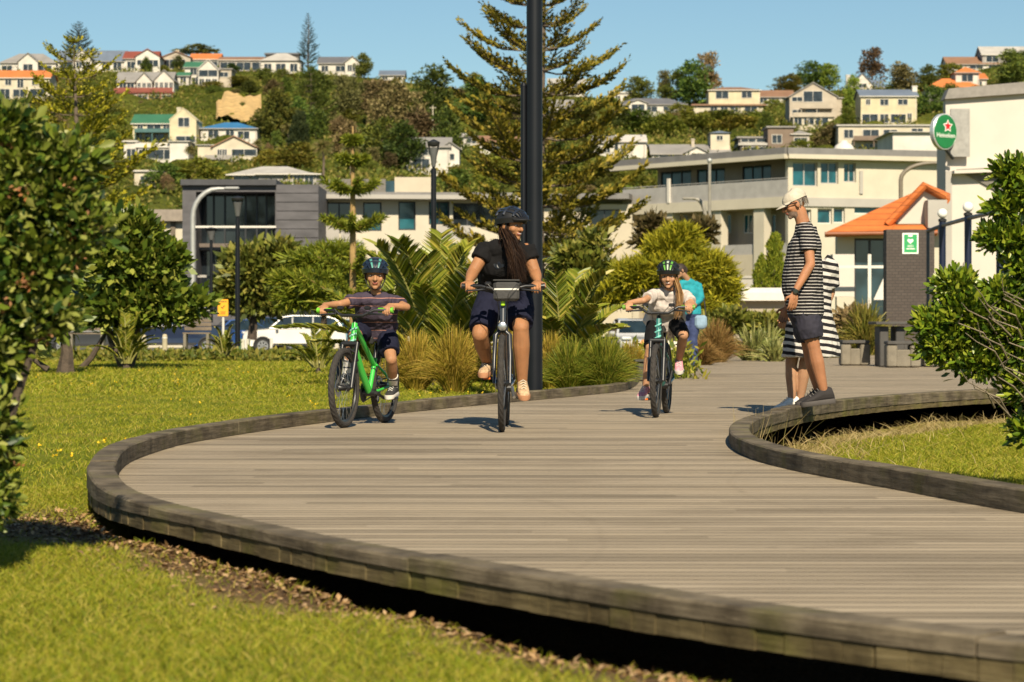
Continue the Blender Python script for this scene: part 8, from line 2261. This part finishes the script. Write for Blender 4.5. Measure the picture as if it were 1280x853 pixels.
for i in range(260):
    r0 = hdG.p(.06 + RNG.uniform(-.02, .012), -.03 + RNG.normal() * .02, -.01 + RNG.normal() * .02)
    # the tail falls over her left shoulder
    r0 = hdG.c + (hdG.c - r0) * 0 + (r0 - hdG.c); sg_ = -1 if (hdG.r.x > 0) else 1
    r0 = hdG.p((-1 if hdG.r.x < 0 else 1) * (.062 + RNG.uniform(-.02, .012)), -.02 + RNG.normal() * .02, -.01 + RNG.normal() * .02)
    ro.append(r0); ti.append(P(847 + RNG.normal() * 2.6, 394 + RNG.uniform(-12, 6), dSG - .155 + RNG.normal() * .012)); ct.append(P(853 + RNG.normal() * 3.0, 366 + RNG.normal() * 2, dSG - .17))
strands("hair", girl, ro, ti, ct, .0058, hairG, 7)
ro, ti, ct = [], [], []
for i in range(160):
    th = RNG.uniform(1.0, 2 * PI - 1.0); ro.append(hdG.p(.074 * math.sin(th), .08 * math.cos(th) - .015, .045)); ti.append(hdG.p(.074 * math.sin(th) + RNG.normal() * .008, .06 * math.cos(th) - .02, -.08 + RNG.normal() * .02)); ct.append(hdG.p(.084 * math.sin(th), .09 * math.cos(th) - .015, -.02))
strands("hair", girl, ro, ti, ct, .006, hairG, 5)
mb = MB(); kk = G(843, 521.5); kx = toworld(bikeG, bg_["bb"]); mb.tube([kx + Vector((.04, .06, 0)), kx + Vector((.10, .14, -.17))], .009, 8); mb.build("kickstand", blk, bikeG, world=False) if False else None

# ---------------------------------------------------------------- man standing on the kerb
dM = 20.0; kz = .095
def PM(px, py, dy=0.0): return P(px, py, dM + dy)
fM = Vector((-1, 0, 0))
JM = dict(hipL=PM(1008, 392, -.095), hipR=PM(1006, 391, .095), shL=PM(1009, 291, -.17), shR=PM(1003, 292, .17), neck=PM(1003, 276), head=PM(993, 255.5), face=Vector((-1, -.12, -.34)), hup=Vector((-.35, 0, 1)))
JM["knL"] = PM(1017, 434, -.10); JM["anL"] = PM(1030, 491, -.06); JM["knR"] = PM(1012, 440, .10); JM["anR"] = PM(1024, 491, .10)
JM["toeL"] = Vector((-1, -.10, -.12)); JM["toeR"] = Vector((-1, .0, -.10))
JM["elL"] = PM(1013, 331, -.24); JM["wrL"] = PM(993, 366, -.30); JM["elR"] = PM(997, 340, .24); JM["wrR"] = PM(984, 384, .20)
JM["handL"] = dict(dir=Vector((-.12, 0, -1)), n=Vector((-.3, .9, 0)), curl=.38, side=1); JM["handR"] = dict(dir=Vector((-.35, 0, -1)), n=Vector((-.3, -.9, 0)), curl=.4, side=-1)
man_shirt = stripe_mat("black and white fine striped tee", (.010, .009, .010), (.48, .445, .41), .027, .80, .08, wob=.018)
man, hdM, bodyM = person("tall bearded man in a striped t-shirt, navy shorts and cream cap standing on the kerb", JM, dict(base=(JM["anL"].x, dM, kz), skin=skin_m, facemats=[lipm, browm, socketm, beard_m], paint=[((0, .05, -.075), (.058, .065, .045), 4)] + facepaint(), front=fM, hh=.24, shirt=man_shirt, sleeve=.56, hem=-.02, sflare=.03, chest=.185, waist=.175, hip=.175, dchest=.132, dwaist=.130, dhip=.128, belly=.045, shtop=.02, shorts=M("charcoal navy shorts", (.020, .018, .030), .85, .2, 20), shlen=.74, shw=.034, leg=(.088, .056, .058, .036), arm=(.050, .040, .038, .026), shoe=(M("black suede shoe", (.022, .018, .018), .85), M("worn dark sole", (.07, .06, .055), .8), M("grey lace", (.12, .11, .10), .8)), shoeL=.29, wr=.007, seed=4, neckr=.058))
capm = M("cream cap fabric", (.50, .44, .345), .9, .12, 20, bump=.3)
mb = MB(); rings = []
for i in range(9):
    ph = R(-8) + (PI / 2 - R(-8) - .03) * i / 8; rings.append([hdM.p(.083 * math.cos(ph) * math.sin(a), .103 * math.cos(ph) * math.cos(a) - .012, .040 + .082 * math.sin(ph) - .010 * math.cos(a)) for a in [2 * PI * j / 24 for j in range(24)]])
mb.rings(rings, True); co = mb.build("cap", capm, man, world=True, smooth=True)
mb = MB(); rings = []
for a in np.linspace(-1.05, 1.05, 13):
    i_ = hdM.p(.083 * math.sin(a), .100 * math.cos(a) - .012, .030); o_ = hdM.p(.078 * math.sin(a), .100 * math.cos(a) + .070 * math.cos(a) ** .8 - .012, .014 - .010 * math.cos(a)); rings.append([i_, o_, o_ - hdM.u * .004, i_ - hdM.u * .005])
mb.rings(rings, True); mb.build("peak", capm, co, world=True, smooth=True)
mb = MB(); mb.tube([hdM.p(.05 * math.sin(a), -.112 + .012 * abs(math.sin(a)), .03) for a in np.linspace(-1.2, 1.2, 7)], .007, 6); mb.build("cap_strap", M("dark strap", (.05, .045, .04), .8), co, world=True)
mb = MB()
for sx in (-1, 1):
    mb.tube([hdM.p(sx * .036 + .026 * math.cos(a), .097 - .012 * abs(math.cos(a)), .003 + .020 * math.sin(a)) for a in np.linspace(0, 2 * PI, 15)], .0042, 6)
    mb.tube([hdM.p(sx * .060, .090, .010), hdM.p(sx * .080, .05, .010), hdM.p(sx * .088, -.005, .006)], .0045, 6)
mb.build("glasses", blk, man, world=True)
ro, ti, ct = [], [], []
for i in range(320):
    th = RNG.uniform(1.45, 2 * PI - 1.45); r0 = hdM.p(.079 * math.sin(th), .096 * math.cos(th) - .014, .028); ro.append(r0); ti.append(hdM.p(.080 * math.sin(th), .100 * math.cos(th) - .012, -.022 + RNG.normal() * .012)); ct.append(hdM.p(.083 * math.sin(th), .104 * math.cos(th) - .014, .005))
strands("hair", man, ro, ti, ct, .005, LM("grey hair", [(.14, .12, .10), (.26, .23, .19), (.36, .32, .27)], 0, .6, .3), 3)
ax_ = (JM["wrL"] - JM["elL"]).normalized(); wq = JM["wrL"] - ax_ * .012
mb = MB(); u1 = ax_.cross(Vector((0, 1, 0))).normalized(); u2 = ax_.cross(u1).normalized()
mb.rings([[wq + ax_ * z + (u1 * math.cos(a) + u2 * math.sin(a)) * r for a in [2 * PI * i / 18 for i in range(18)]] for z, r in ((-.014, .030), (-.014, .034), (.014, .034), (.014, .030))], True); wo = mb.build("watch", blk, man, world=True, smooth=True)
mb = MB(); mb.tube([wq - Vector((0, .031, 0)), wq - Vector((0, .042, 0))], [.021, .019], 16); mb.build("watch_face", M("dark watch face", (.05, .06, .05), .2, metal=.4), wo, world=True)

# ---------------------------------------------------------------- woman in the striped dress behind the man
dD = 21.05
def PD(px, py, dy=0.0): return P(px, py, dD + dy)
JD = dict(hipL=PD(1012, 402, -.085), hipR=PD(1008, 402, .085), shL=PD(1021, 331, -.14), shR=PD(1015, 331, .14), neck=PD(1014, 318), head=PD(1010, 298), face=Vector((-1, .15, -.25)), hup=Vector((-.2, 0, 1)))
JD["shL"] = PD(1036, 332, -.02); JD["shR"] = PD(996, 331, .02); JD["hipL"] = PD(1024, 402, -.02); JD["hipR"] = PD(998, 402, .02)
JD["face"] = Vector((-.5, -.85, -.3)); JD["neck"] = PD(1015, 320, -.02); JD["head"] = PD(1010, 303, -.06)
JD["knL"] = PD(1006, 455, -.02); JD["anL"] = PD(1000, 502, .03); JD["knR"] = PD(989, 455, .02); JD["anR"] = PD(990, 501, -.02); JD["toeL"] = Vector((-.8, -.5, -.05)); JD["toeR"] = Vector((-1, -.35, -.05))
JD["elL"] = PD(1039, 366, .06); JD["wrL"] = PD(1029, 392, -.10); JD["elR"] = PD(991, 362, .03); JD["wrR"] = PD(981, 392, -.08)
JD["handL"] = dict(dir=Vector((-.4, -.2, -1)), n=Vector((-1, 0, .2)), curl=.4, side=1); JD["handR"] = dict(dir=Vector((-.25, 0, -1)), n=Vector((0, 1, 0)), curl=.4, side=-1)
wom2, hdD, bodyD = person("person in a black and white striped dress and white shoes behind the tall man", JD, dict(base=(PD(995, 500).x, dD, 0), k=.92, skin=skin_s, front=Vector((-.3, -1, 0)).normalized(), hh=.222, shirt=None, shorts=None, shoe=(M("white trainer", (.74, .70, .62), .6), M("white sole", (.6, .56, .5), .6), M("white lace", (.62, .6, .55), .8)), shoeL=.25, chest=.165, waist=.15, hip=.165, seed=6))
dress_m = stripe_mat("bold striped dress", (.52, .49, .45), (.014, .013, .015), .060, .52, .05, tilt=(.16, 0, 1), wob=.03)
mb = MB(); s1 = Vector((1, .05, 0)).normalized(); s2 = Vector((0, -1, 0))
def dr(px, py, w, dpt, dy=0): return (PD(px, py, dy), s1 * w, s2 * dpt)
loft(mb, [dr(1014, 446, .255, .20), dr(1014, 430, .245, .195), dr(1013, 400, .20, .16), dr(1015, 375, .165, .135), dr(1016, 345, .175, .13), dr(1016, 332, .175, .11), dr(1016, 326, .12, .08)], 28)
for S in ("L", "R"): mb.tube([JD["sh" + S].lerp(JD["neck"], .3), JD["sh" + S], JD["sh" + S].lerp(JD["el" + S], .75)], [.08, .078, .075], 16)
dro = remesh_obj("dress", mb, .0065, 3, [dress_m], wom2); wrinkle(dro, .012, 9, 8)
mb = MB(); mb.ell(hdD.p(0, -.02, .03), (.083 * hdD.k, .10 * hdD.k, .09 * hdD.k), hdD.m); mb.build("hair", hairB, wom2, world=True, smooth=True)

# ---------------------------------------------------------------- woman in teal far behind the girl
dT = 2400 / (464 - HORIZON)
def PT(px, py, dy=0.0): return P(px, py, dT + dy)
JT = dict(hipL=PT(868, 393, -.02), hipR=PT(857, 393, .02), shL=PT(873, 357, .04), shR=PT(852, 354, -.05), neck=PT(857, 347, -.06), head=PT(850, 339, -.12), face=Vector((-.85, -.5, -.35)), hup=Vector((-.3, 0, 1)))
JT["knL"] = PT(866, 426, -.05); JT["anL"] = PT(867, 457, .02); JT["knR"] = PT(859, 427, -.03); JT["anR"] = PT(860, 458, .05); JT["toeL"] = Vector((.1, -1, 0)); JT["toeR"] = Vector((-.3, -1, 0))
JT["elL"] = PT(876, 374, -.05); JT["wrL"] = PT(866, 384, -.2); JT["elR"] = PT(846, 372, -.15); JT["wrR"] = PT(840, 386, -.28)
JT["handL"] = dict(dir=Vector((-.5, -.4, -.6)), n=Vector((0, 1, 0)), curl=.5); JT["handR"] = dict(dir=Vector((-.4, -.4, -.6)), n=Vector((0, 1, 0)), curl=.5)
jeans = M("blue jeans denim", (.030, .045, .12), .85, .25, 18)
lady, hdT, bodyT = person("person in a teal top and blue jeans walking a dog behind the girl", JT, dict(base=(PT(863, 464).x, dT, 0), k=.95, skin=skin_s, front=Vector((-.35, -1, 0)).normalized(), hh=.22, shirt=M("teal cotton top", (.01, .24, .29), .85, .2, 15), sleeve=1.55, hem=.0, chest=.16, waist=.15, hip=.16, shorts=jeans, shlen=1.93, shw=.02, shoe=(M("black shoe", (.025, .024, .024), .7), M("black sole", (.025, .022, .02), .8), blk), shoeL=.25, seed=12))
mb = MB(); mb.ell(hdT.p(0, -.02, .03), (.085 * hdT.k, .105 * hdT.k, .095 * hdT.k), hdT.m); mb.ell(hdT.p(0, -.09, -.02), (.05, .05, .07)); mb.build("hair", hairB, lady, world=True, smooth=True)
hbg = thing("shoulder_bag", "pale blue shoulder bag hanging beside the blue jeans", "bag", PT(876, 402, -.12))
mb = MB(); mb.bevbox((0, 0, 0), (.20, .10, .20), .035); mb.ell((0, 0, -.06), (.10, .055, .07)); remesh_obj("body", mb, .008, 3, [M("pale blue bag", (.22, .32, .42), .8, .2, 12)], hbg, world=False)
mb = MB(); mb.tube([(-.08, 0, .09), (-.07, .03, .35), (-.05, .10, .55), (.06, .03, .33), (.08, 0, .09)], .011, 6); mb.build("strap", STRAP, hbg, smooth=True)

# ---------------------------------------------------------------- dog
dD2 = 35.0
def PG(px, py, dy=0.0): return P(px, py, dD2 + dy)
dog = thing("dog", "white dog with a tan head partly hidden behind the girl's bicycle", "dog", (PG(822, 470).x, dD2, 0))
white_fur = M("white fur", (.66, .58, .46), .95, .15, 12, bump=.6, bscale=60); tan_fur = M("tan fur", (.50, .25, .09), .95, .2, 12)
mb = MB(); E = mb.ell
mb.capsule(PG(815, 438), PG(842, 437), .155, .125, 16); mb.ell(PG(816, 443), (.14, .14, .17)); mb.capsule(PG(815, 432), PG(806, 431), .10, .085)
mb.ell(PG(802, 434), (.095, .085, .085)); mb.capsule(PG(800, 437), PG(793, 444), .055, .036); mb.ell(PG(792.5, 444), .03)
for px, dy, hx in ((812, -.07, 0), (817, .07, 0), (838, -.07, 1), (843, .07, 1)):
    a, b = PG(px, 446, dy), PG(px, 470, dy); b.z = .03; z0 = a.z
    if hx:
        kn_, hk = Vector((a.x - .05, a.y, z0 * .60)), Vector((a.x + .06, a.y, z0 * .36)); mb.capsule(a, kn_, .075, .05); mb.capsule(kn_, hk, .046, .028); mb.capsule(hk, Vector((a.x + .04, a.y, .03)), .026, .022); mb.ell((a.x + .01, a.y, .025), (.045, .03, .025))
    else:
        wr_ = Vector((a.x + .005, a.y, z0 * .40)); mb.capsule(a, wr_, .055, .032); mb.capsule(wr_, Vector((a.x, a.y, .03)), .03, .024); mb.ell((a.x - .02, a.y, .025), (.045, .03, .025))
mb.tube([PG(844, 433), PG(850, 428), PG(853, 420)], [.04, .035, .015], 8)
for sy in (-1, 1): mb.capsule(PG(805, 428, sy * .06), PG(808, 435, sy * .10), .032, .022, 10, .5)
db = remesh_obj("body", mb, .010, 3, [white_fur, tan_fur, IRIS], dog)
n = len(db.data.polygons); ctr = np.empty(n * 3, np.float32); db.data.polygons.foreach_get("center", ctr); ctr = ctr.reshape(-1, 3) + np.array(dog.location)
mi = np.zeros(n, np.int32)
for p, r in ((PG(806, 431, -.06), .075), (PG(806, 431, .06), .075), (PG(804, 428), .05)): mi[np.linalg.norm(ctr - np.array(p), axis=1) < r] = 1
mi[np.linalg.norm(ctr - np.array(PG(791.5, 444)), axis=1) < .026] = 2; mi[np.linalg.norm(ctr - np.array(PG(799, 434, -.07)), axis=1) < .016] = 2
db.data.polygons.foreach_set("material_index", mi)
